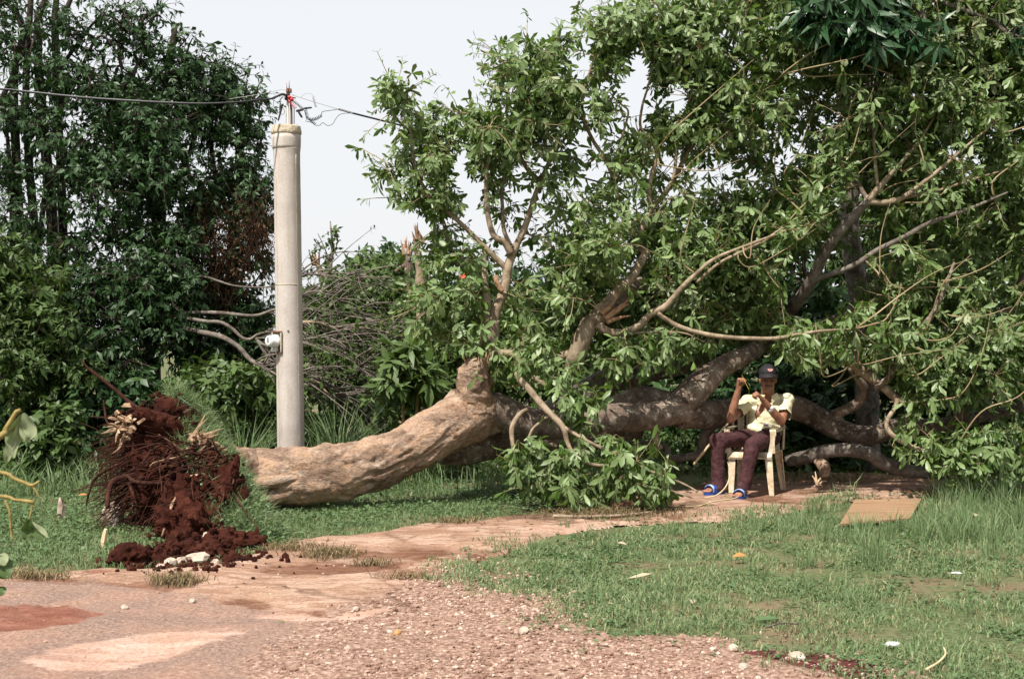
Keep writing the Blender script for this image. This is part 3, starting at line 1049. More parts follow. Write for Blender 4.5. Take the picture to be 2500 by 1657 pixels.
def front_leaves(lv, count, parent, m, name='leaf', wpos=.6, span=(0, 2500, 0, 1657), inner=None):
    """take the leaves that show largest out of the cloud and build each as an object of its own; returns the rest"""
    B, D, N, L, Wd, cv, tn = lv
    px = CX + FPX * B[:, 0] / B[:, 1]
    py = CY - FPX * (B[:, 2] - CAM_H) / B[:, 1]
    ok = (px > span[0]) & (px < span[1]) & (py > span[2]) & (py < span[3])
    score = np.where(ok, L / B[:, 1] * rng.uniform(.7, 1.0, len(B)) * np.exp(-.35 * (B[:, 1] - B[:, 1].min())), 0)
    sel = np.argsort(-score)[:count]
    shapes = []
    for q in range(6):
        V, T, t = leaves(np.zeros((1, 3)), np.array([[1.0, 0, 0]]), np.array([[0, 0, 1.0]]), 1.0, .36, .06 + .06 * q, .12 + .05 * (q % 3), np.array([.25 + .12 * q]), True, wpos)
        me = mesh(name, V, T, True, tone=t)
        me.materials.append(m)
        shapes.append(me)
    base = WL[parent]
    for i in sel:
        d = D[i] / np.linalg.norm(D[i])
        s = np.cross(d, N[i])
        s /= np.linalg.norm(s)
        nn = np.cross(s, d)
        o = bpy.data.objects.new(name, shapes[int(tn[i] * 5.99)])
        COL.objects.link(o)
        o.parent = parent
        wsc = Wd[i] / .36
        M_ = Matrix(((d[0] * L[i], -s[0] * wsc, nn[0] * L[i], B[i, 0] - base[0]), (d[1] * L[i], -s[1] * wsc, nn[1] * L[i], B[i, 1] - base[1]),
                     (d[2] * L[i], -s[2] * wsc, nn[2] * L[i], B[i, 2] - base[2]), (0, 0, 0, 1)))
        o.matrix_local = M_
    rest = np.ones(len(B), bool)
    rest[sel] = False
    return tuple(a[rest] for a in lv)


def leaf_geo(lv, big=True, wpos=.6, fold=.25):
    B, D, N, L, Wd, cv, tn = lv
    V, T, t = leaves(B, D, N, L, Wd, cv, fold, tn, big, wpos)
    return (V, T), t


# ------------------------------------------------------------------ the toppled tree
def pts(lst, d0, d1=None):
    """polyline of (px, py) from depth d0 to d1, or of (px, py, d)"""
    n = len(lst)
    out = []
    for i, q in enumerate(lst):
        d = q[2] if len(q) > 2 else d0 + (0 if d1 is None else (d1 - d0) * i / max(1, n - 1))
        out.append(P(q[0], q[1], d))
    return np.array(out)


def bark_disp(amp, freq, ridge=0.0, seed=0, lumps=0.0):
    def f(V, t, a):
        n = fbm(V * freq + seed, 4, seed)
        r = 1 - np.abs(fbm(np.stack([V[..., 0] * 2.2 + V[..., 2], V[..., 1] * 5, V[..., 2] * 6], -1) + seed, 3, seed + 2)) * 2
        o = amp * n + ridge * (r - .6)
        if amp > .03:       # the great trunk: long twisting furrows, deepest near the butt
            q_ = np.stack([np.cos(a + 2.2 * t) * 2.1, np.sin(a + 2.2 * t) * 2.1, t * 6.5], -1)
            fur = 1 - np.abs(fbm(q_ + 3, 3, seed + 31)) * 2.6
            fine_ = 1 - np.abs(fbm(q_ * np.array([2.6, 2.6, 2.2]) + 8, 3, seed + 37)) * 2.4
            o = amp * n * .85 - (.055 * np.clip(fur * 1.5 - .55, 0, 1) ** 1.5 * np.clip(fbm(V * 2.2 + 9, 2, 5) * 2 + .5, 0, 1) + .008 * np.clip(fine_, 0, 1) ** 2) * (1.3 - .9 * t) + .012 * fbm(V * 14, 4, seed + 41) + .03 * np.clip(fbm(V * 4.2 + 2, 2, 77) - .3, 0, 1)
        if lumps:
            o = o + lumps * np.clip(fbm(V * 3.1 + 4, 2, seed + 7) - .25, 0, 1) * 2
        return o
    return f


tree = thing('fallen_tree', 'huge uprooted broadleaf tree toppled across the yard with its thick tan trunk on the grass', 'tree', P(690, 1235, 11.3) * np.array([1, 1, 0]))
SK = []          # skeleton points that twigs may start from


def limb(name, lst, rad, d0, d1=None, m='branch_bark', sides=8, amp=.0, freq=9, sk=True, ridge=0.0, label=None, n=None):
    c = pts(lst, d0, d1)
    r = np.interp(np.linspace(0, 1, len(c)), np.linspace(0, 1, len(rad)), rad)
    n = n or max(10, len(c) * 6)
    o = part(name, sweep(c, r, sides, n, bark_disp(amp, freq, ridge, len(SK) % 13) if amp else None), MAT[m], tree, label=label)
    if sk:
        SK.append(spline(c, max(8, len(c) * 4))[0])
    return o


S = 1 / 270.0
limb('trunk', [(540, 1160, 11.0), (612, 1167, 11.2), (690, 1164, 11.25), (800, 1156, 11.3), (900, 1137, 11.4), (1000, 1094, 11.5), (1080, 1046, 11.6), (1150, 1012, 11.75), (1205, 1010, 11.9), (1260, 1016, 12.0)],
     [.27, .262, .265, .255, .235, .228, .245, .265, .19, .12], 0, m='trunk_bark', sides=110, amp=.045, freq=5.5, ridge=.05, n=320, sk=False)
# roots flaring into the butt of the trunk
limb('root_flare', [(590, 1215, 11.0), (640, 1218, 11.02), (720, 1200, 11.08), (800, 1190, 11.12)], [.09, .085, .05, .02], 0, m='trunk_bark', sides=20, amp=.015, freq=8, sk=False)
limb('root_flare', [(585, 1122, 11.15), (640, 1118, 11.2), (720, 1112, 11.22), (800, 1108, 11.3)], [.1, .085, .06, .03], 0, m='trunk_bark', sides=20, amp=.015, freq=8, sk=False)
limb('root_flare', [(590, 1190, 10.95), (650, 1178, 10.98), (740, 1165, 11.05)], [.07, .06, .02], 0, m='trunk_bark', sides=16, amp=.015, freq=8, sk=False)
limb('stub', [(1150, 1000, 11.7), (1152, 965, 11.65), (1153, 930, 11.6), (1160, 905, 11.58), (1172, 884, 11.56), (1178, 872, 11.56)], [.24, .18, .145, .135, .1, .03], 0, m='trunk_bark', sides=48, amp=.028, freq=9, ridge=.035, n=80,
     label='thick broken stub of a limb')
limb('limb', [(1150, 1008, 11.75), (1216, 1005, 11.8), (1290, 1030, 11.85), (1365, 1038, 11.9), (1430, 1030, 11.95), (1500, 1020, 12.0), (1580, 1015, 12.1), (1650, 1003, 12.2), (1690, 992, 12.3)],
     [.2, .17, .14, .135, .14, .14, .13, .125, .13], 0, m='limb_bark', sides=32, amp=.014, freq=7, n=90)
limb('limb', [(1640, 1008, 12.2), (1684, 965, 12.25), (1725, 925, 12.3), (1767, 893, 12.4), (1821, 866, 12.5), (1850, 846, 12.7), (1890, 800, 13.0), (1935, 745, 13.2), (1976, 694, 13.3)],
     [.12, .15, .13, .105, .09, .085, .075, .065, .06], 0, m='limb_bark', sides=24, amp=.012, freq=8, n=80)
limb('limb', [(1660, 1010, 12.3), (1705, 1012, 12.45), (1767, 1008, 12.75), (1850, 996, 13.0), (1935, 995, 13.1), (1988, 1016, 13.1), (2040, 1045, 13.0), (2093, 1060, 12.9), (2145, 1059, 12.85), (2198, 1040, 12.8), (2286, 1041, 12.8), (2356, 1023, 12.8), (2443, 1010, 12.8), (2489, 995, 12.8), (2620, 960, 12.8)],
     [.14, .14, .14, .135, .125, .115, .11, .1, .095, .085, .075, .065, .055, .05, .03], 0, m='limb_bark', sides=24, amp=.012, freq=8, n=120)
limb('limb', [(2345, 1025, 12.75), (2349, 985, 12.7), (2349, 939, 12.65), (2366, 897, 12.6), (2408, 838, 12.55), (2436, 785, 12.5), (2465, 740, 12.5), (2520, 640, 12.5)], [.07, .065, .06, .055, .05, .045, .04, .02], 0, m='limb_bark', sides=16, amp=.006)
limb('branch', [(2352, 968), (2420, 957), (2489, 952), (2600, 930)], [.045, .04, .035, .02], 12.65, m='limb_bark', sides=12, amp=.004)
limb('limb', [(1921, 1125, 13.0), (1970, 1115, 12.9), (2016, 1102, 12.8), (2075, 1098, 12.7), (2128, 1110, 12.6), (2163, 1133, 12.6), (2230, 1150, 12.6), (2330, 1160, 12.6)], [.06, .07, .07, .07, .07, .07, .06, .04], 0, m='grey_bark', sides=18, amp=.008)
limb('stub', [(1995, 1120, 12.85), (2012, 1140, 12.75), (2015, 1165, 12.7)], [.05, .06, .045], 0, m='trunk_bark', sides=14, amp=.008)
limb('branch', [(2040, 845, 12.2), (2058, 866, 12.2), (2110, 908, 12.15), (2152, 939, 12.1), (2191, 974, 12.05), (2230, 992, 12.0)], [.05, .052, .05, .045, .035, .02], 0, m='branch_bark', sides=12, amp=.005)
limb('branch', [(2135, 950), (2166, 925), (2201, 873), (2237, 820), (2279, 764), (2300, 720), (2330, 640)], [.03, .034, .036, .034, .028, .022, .012], 12.05, 11.9, m='limb_bark', sides=10)
limb('branch', [(2075, 897), (2095, 925), (2110, 946), (2103, 974), (2075, 995), (2033, 1013)], [.03, .035, .04, .045, .05, .05], 12.4, 12.7, m='limb_bark', sides=12, amp=.004)
limb('branch', [(2191, 974), (2185, 995), (2165, 1030), (2175, 1058), (2215, 1085), (2265, 1102), (2330, 1110)], [.022, .022, .022, .024, .022, .018, .01], 12.0, 11.8, sides=9)
limb('branch', [(2330, 1125), (2400, 1150), (2480, 1185), (2560, 1200)], [.02, .018, .014, .01], 12.2, sides=8)
# the second leg of the fork, low and behind
limb('limb', [(1080, 1090, 11.9), (1130, 1092, 12.0), (1190, 1080, 12.2), (1260, 1080, 12.4), (1348, 1070, 12.6), (1450, 1060, 12.9), (1560, 1050, 13.2)], [.16, .17, .17, .14, .12, .1, .08], 0, m='limb_bark', sides=28, amp=.014, freq=7)
limb('limb', [(1330, 1020, 12.6), (1406, 975, 12.8), (1456, 945, 12.9), (1497, 926, 12.9), (1535, 922, 13.0), (1590, 912, 13.2), (1643, 900, 13.3), (1705, 872, 13.3), (1730, 848, 13.4), (1760, 790, 13.5)], [.13, .14, .135, .13, .115, .085, .085, .09, .08, .05], 0, m='grey_bark', sides=24, amp=.012)
limb('limb', [(1440, 1015, 12.5), (1497, 994, 12.5), (1560, 972, 12.5), (1622, 980, 12.5), (1680, 1000, 12.4)], [.1, .11, .12, .11, .1], 0, m='limb_bark', sides=20, amp=.01)
limb('branch', [(1500, 1080), (1560, 1082), (1610, 1082), (1628, 1095), (1637, 1118), (1680, 1115), (1710, 1105), (1722, 1060), (1745, 1030)], [.02, .025, .028, .03, .035, .04, .05, .055, .06], 12.9, 12.6, m='grey_bark', sides=12, amp=.004)
limb('branch', [(1598, 1045), (1600, 1075), (1612, 1095)], [.04, .035, .03], 12.3, m='branch_bark', sides=10)
# pale curved branches that broke forward
limb('branch', [(1200, 868, 11.6), (1225, 861, 11.5), (1257, 866, 11.42), (1269, 886, 11.38), (1263, 915, 11.3), (1290, 948, 11.25), (1332, 998, 11.2), (1373, 1040, 11.15), (1386, 1081, 11.15), (1406, 1114, 11.12), (1456, 1135, 11.1), (1518, 1131, 11.05)],
     [.035, .034, .032, .03, .026, .03, .03, .026, .02, .018, .015, .008], 0, sides=10, n=70)
limb('branch', [(1373, 1040, 11.15), (1435, 1077, 11.1), (1518, 1115, 11.05), (1589, 1150, 11.0), (1663, 1178, 10.95), (1705, 1200, 10.9)], [.016, .015, .014, .012, .009, .005], 0, sides=8)
limb('branch', [(1290, 998, 11.5), (1268, 1012, 11.4), (1250, 1045, 11.35), (1253, 1089, 11.3), (1262, 1115, 11.3)], [.02, .022, .024, .018, .01], 0, sides=9)
limb('branch', [(1340, 1015), (1320, 1030), (1298, 1052), (1282, 1098)], [.015, .015, .014, .01], 11.4, sides=8)
limb('branch', [(1300, 920), (1340, 945), (1375, 965), (1405, 960)], [.022, .02, .015, .008], 11.4, sides=8)
limb('branch', [(1240, 945), (1300, 935), (1340, 943)], [.01, .015, .018], 11.45, sides=8)
limb('branch', [(1360, 1090), (1340, 1085), (1300, 1105), (1255, 1125)], [.02, .018, .014, .008], 11.6, sides=8)
limb('branch', [(1290, 1180), (1310, 1205), (1345, 1225), (1390, 1240)], [.014, .016, .016, .012], 11.3, 11.2, m='grey_bark', sides=8)
limb('branch', [(1320, 1228), (1360, 1222), (1395, 1208)], [.016, .018, .012], 11.4, m='grey_bark', sides=8)
limb('branch', [(1520, 1168), (1570, 1185), (1620, 1192), (1690, 1215)], [.01, .01, .009, .006], 11.0, sides=8)
# upright left fork
limb('limb', [(1185, 940, 11.8), (1195, 880, 11.85), (1200, 830, 11.9), (1200, 782, 11.9)], [.07, .075, .075, .075], 0, m='branch_bark', sides=16, amp=.008)
limb('branch', [(1196, 790), (1187, 772), (1189, 733), (1184, 690), (1182, 650), (1186, 600)], [.05, .045, .04, .032, .026, .014], 11.9, 12.0, sides=12, amp=.004)
limb('branch', [(1202, 786), (1211, 758), (1232, 704), (1240, 655), (1248, 628), (1265, 590), (1279, 561), (1300, 500), (1309, 469), (1340, 398), (1370, 350), (1401, 316)],
     [.055, .05, .046, .042, .038, .032, .03, .026, .024, .02, .014, .008], 11.9, 12.2, sides=12, amp=.004)
limb('branch', [(1248, 620), (1230, 590), (1207, 577), (1194, 540), (1189, 500), (1187, 449), (1190, 400), (1200, 340)], [.034, .03, .028, .025, .024, .02, .015, .008], 11.95, 11.8, sides=10)
limb('branch', [(1243, 663), (1220, 640), (1197, 617), (1160, 580), (1120, 541), (1090, 515), (1064, 500), (1040, 465), (1023, 434), (1010, 390), (1008, 347), (998, 296), (990, 230)], [.03, .03, .028, .024, .022, .02, .02, .018, .017, .016, .014, .01, .006], 12.0, 11.9, sides=10)
limb('branch', [(1182, 740), (1160, 700), (1136, 663), (1110, 630), (1095, 592), (1085, 550), (1069, 520), (1030, 490), (975, 485)], [.03, .03, .026, .024, .022, .02, .018, .015, .008], 12.1, 12.3, sides=10)
limb('branch', [(1090, 500), (1070, 440), (1069, 408), (1059, 367), (1040, 350), (1023, 337)], [.018, .018, .018, .018, .015, .01], 12.1, 11.9, sides=8)
limb('branch', [(1246, 600), (1230, 560), (1227, 510), (1225, 459), (1235, 410), (1250, 340), (1270, 250), (1330, 150)], [.024, .02, .018, .018, .016, .013, .01, .006], 12.0, 12.1, sides=8)
limb('branch', [(1315, 440), (1290, 415), (1262, 370), (1225, 300), (1215, 220)], [.024, .024, .022, .014, .008], 12.1, 12.0, sides=8)
limb('branch', [(1340, 398), (1325, 330), (1310, 260), (1325, 180), (1333, 110)], [.016, .014, .012, .01, .006], 12.15, sides=8)
limb('stub', [(1226, 712), (1215, 692), (1210, 672)], [.02, .028, .02], 11.9, m='torn', sides=9, amp=.006, freq=25)
# big forked limb in the middle
limb('limb', [(1395, 905, 12.1), (1406, 870, 12.05), (1423, 824, 12.0), (1439, 795, 12.0), (1464, 770, 12.0), (1489, 735, 12.0), (1522, 698, 12.0), (1545, 675, 12.0), (1565, 640, 12.05), (1576, 615, 12.1)],
     [.075, .085, .085, .09, .085, .06, .05, .045, .042, .04], 0, m='branch_bark', sides=18, amp=.012, freq=9)
limb('branch', [(1576, 617), (1555, 605), (1549, 590), (1564, 566), (1590, 510), (1626, 469), (1666, 398), (1687, 337), (1705, 260), (1740, 180), (1788, 92), (1810, 20)], [.036, .032, .03, .03, .028, .026, .024, .02, .018, .015, .01, .005], 12.1, 12.4, sides=12)
limb('branch', [(1590, 510), (1586, 470), (1590, 434), (1605, 378), (1590, 345), (1564, 311), (1568, 260), (1580, 219), (1600, 140)], [.024, .022, .022, .02, .018, .014, .012, .01, .006], 12.2, 12.0, sides=9)
limb('branch', [(1549, 580), (1535, 540), (1513, 500), (1498, 440), (1485, 405), (1465, 370), (1447, 342), (1428, 300), (1421, 265), (1424, 230), (1432, 204), (1445, 160), (1460, 120), (1480, 70)], [.022, .022, .022, .022, .02, .019, .018, .017, .016, .015, .014, .012, .01, .006], 12.1, 11.9, sides=9)
limb('branch', [(1498, 439), (1506, 390), (1520, 330), (1534, 275), (1520, 258), (1500, 240), (1488, 224)], [.016, .014, .012, .01, .009, .008, .006], 12.0, sides=8)
limb('branch', [(1605, 378), (1585, 360), (1560, 325), (1550, 290)], [.01, .009, .007, .005], 12.0, sides=7)
limb('limb', [(1478, 775, 12.2), (1510, 737, 12.25), (1539, 705, 12.3), (1597, 682, 12.4), (1650, 660, 12.6), (1720, 610, 12.8), (1800, 540, 13.0)], [.07, .075, .075, .07, .06, .045, .02], 0, m='limb_bark', sides=16, amp=.008)
limb('branch', [(1460, 792), (1481, 808), (1522, 812), (1560, 795), (1589, 766), (1622, 750), (1645, 725), (1663, 704), (1701, 667), (1752, 628), (1869, 582), (1940, 555)], [.05, .04, .036, .034, .034, .032, .026, .024, .02, .016, .012, .006], 11.95, 11.7, sides=12, amp=.004)
limb('branch', [(1606, 765), (1626, 779), (1663, 799), (1725, 816), (1788, 824), (1840, 826), (1891, 826), (1940, 818), (1988, 810), (2040, 805), (2086, 803)], [.022, .022, .022, .022, .02, .019, .018, .016, .014, .01, .006], 11.8, 11.6, sides=9)
limb('branch', [(1493, 816), (1560, 812), (1663, 812), (1720, 835)], [.014, .012, .009, .006], 11.9, sides=7)
limb('branch', [(1310, 850), (1350, 868), (1385, 866), (1410, 858)], [.03, .04, .045, .05], 12.1, sides=12, amp=.004)
limb('branch', [(1650, 428), (1701, 337), (1745, 315), (1788, 301), (1880, 204), (1976, 138), (2050, 90)], [.02, .018, .016, .015, .013, .01, .005], 12.2, 12.4, sides=8)
limb('branch', [(1620, 475), (1645, 430), (1655, 350), (1691, 224), (1726, 163)], [.02, .018, .016, .012, .007], 12.1, sides=8)
limb('splinter', [(1478, 778, 11.9), (1505, 758, 11.88), (1530, 735, 11.86), (1545, 712, 11.85)], [.036, .026, .014, .002], 0, m='torn', sides=6, amp=.014, freq=30)
limb('splinter', [(1470, 765, 11.9), (1492, 745, 11.88), (1512, 716, 11.86)], [.028, .018, .002], 0, m='torn', sides=6, amp=.012, freq=30)
limb('splinter', [(1490, 772, 11.88), (1522, 748, 11.84), (1536, 742, 11.84)], [.022, .014, .002], 0, m='torn', sides=5, amp=.01, freq=30)
limb('splinter', [(1482, 786, 11.9), (1515, 775, 11.85), (1540, 770, 11.85)], [.026, .016, .002], 0, m='torn', sides=6, amp=.012, freq=30)
# right hand branch with its wide fan
limb('branch', [(1930, 760, 12.8), (1976, 694, 12.4), (2017, 612, 12.2), (2058, 556, 12.1), (2095, 515, 12.05), (2119, 490, 12.0)], [.06, .058, .052, .05, .046, .044], 0, m='grey_bark', sides=14, amp=.005)
limb('branch', [(2119, 490), (2145, 459), (2180, 420), (2240, 350), (2290, 270)], [.035, .03, .024, .016, .008], 12.0, sides=9)
limb('branch', [(2119, 492), (2160, 495), (2200, 485), (2237, 459), (2275, 430), (2313, 398), (2354, 362), (2440, 290)], [.03, .026, .024, .022, .02, .017, .013, .007], 12.0, 11.8, sides=9)
limb('branch', [(2150, 494), (2220, 480), (2300, 462), (2370, 440), (2470, 410)], [.02, .018, .016, .013, .007], 12.0, 11.9, sides=8)
limb('branch', [(2119, 488), (2109, 474), (2089, 439), (2060, 400), (2048, 388), (2050, 340), (2053, 286), (2084, 240), (2150, 199), (2200, 150)], [.026, .024, .022, .02, .02, .018, .016, .014, .011, .006], 12.0, 12.2, m='limb_bark', sides=9)
limb('branch', [(2143, 455), (2140, 434), (2136, 380), (2135, 321), (2165, 250), (2180, 170)], [.016, .016, .015, .014, .011, .006], 12.0, sides=8)
limb('branch', [(1985, 690, 12.4), (2002, 679, 12.3), (2084, 648, 12.1), (2140, 612, 12.0), (2211, 577, 11.9), (2267, 546, 11.85), (2365, 510, 11.8), (2460, 470, 11.8)], [.028, .028, .026, .025, .024, .022, .017, .008], 0, m='grey_bark', sides=10)
limb('branch', [(1968, 690), (1962, 640), (1961, 587), (1972, 545), (1987, 505), (2000, 430)], [.02, .02, .019, .018, .016, .008], 12.5, m='dark_bark', sides=8)
limb('branch', [(2010, 790), (2060, 775), (2085, 745), (2110, 690), (2130, 670)], [.06, .055, .05, .035, .02], 12.9, m='grey_bark', sides=12, amp=.005)
limb('branch', [(1700, 690), (1760, 640), (1860, 590), (1960, 520)], [.016, .015, .012, .006], 11.9, sides=7)
# straight pale whips all over the right half of the crown
NSK = len(SK)
for q in range(80):
    px, py = rng.uniform(1560, 2480), rng.uniform(120, 1000)
    if 1880 < px < 2080 and 600 < py < 760:
        continue
    if 1600 < px < 2000 and py > 740:
        continue
    a = math.radians(rng.normal(40, 18) if q % 3 else rng.normal(80, 14))
    L = rng.uniform(90, 260)
    d = rng.uniform(11.6, 12.4)
    bend = rng.uniform(-25, 25)
    x2, y2 = px + L * math.cos(a), py - L * math.sin(a)
    c1, c2 = P(px, py, d), P(x2, y2, d - .1)
    have_ = np.concatenate(SK[:NSK])
    ds_ = np.linalg.norm(have_ - c1, axis=1)
    if ds_.min() > 1.1:
        continue
    c0 = have_[ds_.argmin()]
    cm = (c1 + c2) / 2 + rng.normal(0, .05, 3)
    part('branch', sweep(np.array([c0, c0 * .5 + c1 * .5 + rng.normal(0, .02, 3), c1 * .85 + c0 * .075 + c2 * .075, cm, c2]), [.009, .008, .007, .0052, .002], 5, 22), MAT['twig'], tree)
    SK.append(np.array([c1, (c1 + cm) / 2, cm, (cm + c2) / 2, c2]))

SKP = np.concatenate(SK)

ge = []
for q in range(22):
    a_ = rng.uniform(0, 6.28)
    c = P(1165 + 24 * math.cos(a_), 893 + 6 * math.sin(a_), 11.56 + .05 * math.sin(a_))
    tp = c + np.array([rng.normal(.03, .03), rng.normal(-.01, .03), rng.uniform(.03, .13)])
    ge.append(sweep([c - np.array([0, 0, .06]), c, tp], [.022, .02, .002], 5, 7, bark_disp(.007, 40, seed=q)))
part('torn_wood', join(*ge), MAT['torn'], tree, smooth=False, kind='stuff', label='splintered top of the broken stub')
# roots, soil and turf
root_soil = MAT['soil']
V, T = ICO[5]
Vd = V.copy()
rr = .96 + .3 * fbm(V * 1.9, 4, 81) + .3 * fbm(V * 5.5, 4, 82) + .16 * fbm(V * 15, 3, 83)
Vd = Vd * rr[:, None] * np.array([.30, .62, .66])
Vd[:, 0] *= np.where(Vd[:, 0] < 0, 1.25, .8)
tilt = Matrix.Rotation(math.radians(-24), 3, 'Y') @ Matrix.Rotation(math.radians(-26), 3, 'Z')
Rt = np.array(tilt)
RC = P(480, 1180, 10.55)
Vd = Vd @ Rt.T + RC
Vd[:, 2] = np.maximum(Vd[:, 2], -.02)
part('root_soil', (Vd, T), root_soil, tree, label='dark red earth clinging to the roots')
# heap of earth that fell off the plate
def crumbly(c, r, seed):
    V_, T_ = lump(c, r, 5, .55, 2.6, seed)
    o_ = V_ - np.asarray(c)
    return np.asarray(c) + o_ * (1 + .32 * fbm(o_ * 13 + seed, 4, seed) + .12 * fbm(o_ * 45, 2, seed + 1))[:, None], T_


hs = [crumbly(G(470, 1352, .0), (.25, .22, .09), 3), crumbly(G(560, 1335, .0), (.2, .2, .12), 4), crumbly(G(470, 1315, .06), (.26, .26, .24), 5),
      crumbly(G(520, 1290, .14), (.24, .22, .34), 6), crumbly(G(400, 1366, .0), (.13, .12, .05), 7), crumbly(P(535, 1225, 9.95), (.2, .2, .26), 8), crumbly(P(470, 1240, 9.9), (.22, .2, .24), 9), crumbly(P(500, 1150, 10.25), (.2, .18, .2), 10)]
# the thick broken root at the top, with its pale torn ends
limb('root', [(540, 1098, 10.85), (490, 1082, 10.65), (440, 1060, 10.45), (390, 1040, 10.3), (340, 1020, 10.15), (310, 1022, 10.1)], [.1, .13, .12, .105, .09, .05], 0, m='soil', sides=48, amp=.03, freq=12, sk=False, ridge=.03, n=70, label='thick broken root')
limb('root', [(470, 1060, 10.7), (430, 1020, 10.55), (400, 995, 10.5), (375, 985, 10.5)], [.12, .14, .11, .04], 0, m='soil', sides=48, amp=.03, freq=16, sk=False, ridge=.03, n=70)
for (px, py, d, n, L, sp) in ((305, 1040, 10.05, 34, .12, 1.0), (488, 1084, 10.2, 60, .17, .9), (522, 1128, 10.3, 18, .1, .6)):
    ge = []
    for q in range(n):
        c = P(px + rng.normal(0, 12), py + rng.normal(0, 20), d + rng.normal(0, .04))
        dv = norm(np.array([-rng.uniform(.3, 1), -rng.uniform(.1, .7), rng.normal(-.15, .6)]))
        if px > 400:
            dv = norm(np.array([rng.normal(.3, .6), -rng.uniform(.2, .7), rng.normal(.45, .4)]))
        if q % 5 < 3:       # blocky chips of torn wood
            Vc_, Tc_ = box((0, 0, 0), (.085 * rng.uniform(.4, 1.2), .022, .024 * rng.uniform(.6, 1.5)), 0, 0, rng.uniform(.4, .9))
            Vc_ = Vc_ + fbm(Vc_ * 60 + q, 2, q)[:, None] * .008
            Rc_ = np.array((Matrix.Rotation(rng.normal(.2, .5), 3, 'Y') @ Matrix.Rotation(rng.normal(0, .6), 3, 'Z') @ Matrix.Rotation(rng.normal(0, .5), 3, 'X')))
            ge.append((Vc_ @ Rc_.T + c, Tc_))
            continue
        l = L * rng.uniform(.3, 1.3)
        k1 = c + dv * l * .5 + rng.normal(0, .008, 3)
        ge.append(sweep([c - dv * .03, k1, c + dv * l + rng.normal(0, .01, 3)], [.012 * rng.uniform(.4, 1.5), .009 * rng.uniform(.6, 1.3), .001], 4, 6, bark_disp(.004, 60, seed=q), .5))
    part('torn_wood', join(*ge), MAT['pale_root'], tree, smooth=False, label='pale torn end of a root', kind='stuff')


def root(lst, r, m='root', amp=.006):
    c = np.array([P(*q) for q in lst])
    part('root', sweep(c, r, 8, len(c) * 6, bark_disp(amp, 18)), MAT[m], tree)


root([(480, 1115, 10.4), (400, 1150, 10.2), (330, 1160, 10.1), (280, 1172, 10.0), (266, 1195, 9.95), (262, 1240, 9.9)], [.035, .03, .028, .026, .022, .016])
root([(430, 1140, 10.3), (360, 1150, 10.15), (300, 1175, 10.05), (250, 1190, 10.0)], [.03, .022, .016, .006])
root([(470, 1180, 10.2), (380, 1180, 9.95), (330, 1175, 9.9), (310, 1160, 9.95)], [.02, .018, .016, .01])
root([(400, 1060, 10.4), (360, 1015, 10.4), (320, 985, 10.4), (270, 942, 10.4), (215, 898, 10.4), (200, 878, 10.4)], [.03, .02, .016, .013, .01, .004])
root([(330, 1020, 10.2), (295, 1005, 10.3), (262, 1018, 10.4), (219, 1016, 10.4)], [.012, .01, .008, .004])
root([(310, 1055, 10.2), (285, 1050, 10.3), (262, 1030, 10.35), (256, 1000, 10.4), (253, 976, 10.4)], [.014, .012, .01, .008, .004])
root([(380, 1110, 10.3), (300, 1130, 10.2), (240, 1160, 10.2), (218, 1200, 10.2), (210, 1238, 10.2)], [.018, .014, .012, .01, .004])
root([(350, 1165, 10.0), (318, 1178, 9.95), (325, 1205, 9.9), (333, 1230, 9.9)], [.02, .014, .012, .008])
root([(520, 1165, 10.1), (470, 1180, 9.9), (430, 1215, 9.7), (410, 1260, 9.5), (395, 1310, 9.4)], [.02, .017, .014, .011, .006], 'pale_root')
root([(545, 1160, 10.1), (500, 1160, 9.95), (450, 1170, 9.85), (445, 1172, 9.8)], [.018, .02, .026, .014], 'pale_root')
root([(500, 1225, 9.9), (470, 1260, 9.6), (440, 1300, 9.4), (432, 1330, 9.2)], [.022, .02, .016, .01])
root([(540, 1270, 9.7), (525, 1300, 9.4), (500, 1340, 9.1), (495, 1355, 9.0)], [.02, .018, .014, .008])
root([(560, 1290, 9.6), (556, 1320, 9.3), (560, 1345, 9.1)], [.018, .016, .008])
for q in range(110):
    px, py = rng.uniform(400, 575), rng.uniform(1080, 1320)
    px -= (1200 - py) * .12
    d = 10.15 - (py - 1080) * .0022
    a = rng.normal(math.radians(200 + (py - 1080) * .22), .62)
    L = rng.uniform(45, 135)
    x2, y2 = px + L * math.cos(a), py - L * math.sin(a) + 12
    y2 = min(y2, 1340)
    dd = rng.uniform(.1, .45)
    root([(px, py, d), (px * .72 + x2 * .28 + rng.normal(0, 7), py * .7 + y2 * .3 - rng.uniform(-6, 12), d - dd * .35), (px * .4 + x2 * .6 + rng.normal(0, 9), py * .4 + y2 * .6 - rng.uniform(-12, 16), d - dd * .6), (x2, y2, d - dd)], [.009 * rng.uniform(.5, 1.3), .007, .0045, .002], 'root' if rng.random() < .95 else 'pale_root', .003)
# hair roots
n = 1500
c0 = RC + (norm(rng.normal(size=(n, 3))) * np.array([.35, .55, .6])) @ Rt.T
c0[:, 0] -= .1
dv = norm(np.stack([-rng.uniform(.3, 1.4, n), -rng.uniform(0, 1, n), rng.normal(-.45, .5, n)], -1)) * rng.uniform(.12, .5, n)[:, None]
t = np.linspace(0, 1, 5)[None, :, None]
hp = c0[:, None] + dv[:, None] * t + np.array([0, 0, -.12]) * t ** 2 * rng.uniform(0, 1, (n, 1, 1)) + rng.normal(0, .012, (n, 5, 3)) * t
hp[..., 2] = np.maximum(hp[..., 2], .02)
part('hair_roots', tubes(hp, np.linspace(.005, .0015, 5)[None] * rng.uniform(.6, 1.5, (n, 1)), 3), MAT['root'], tree, kind='stuff')
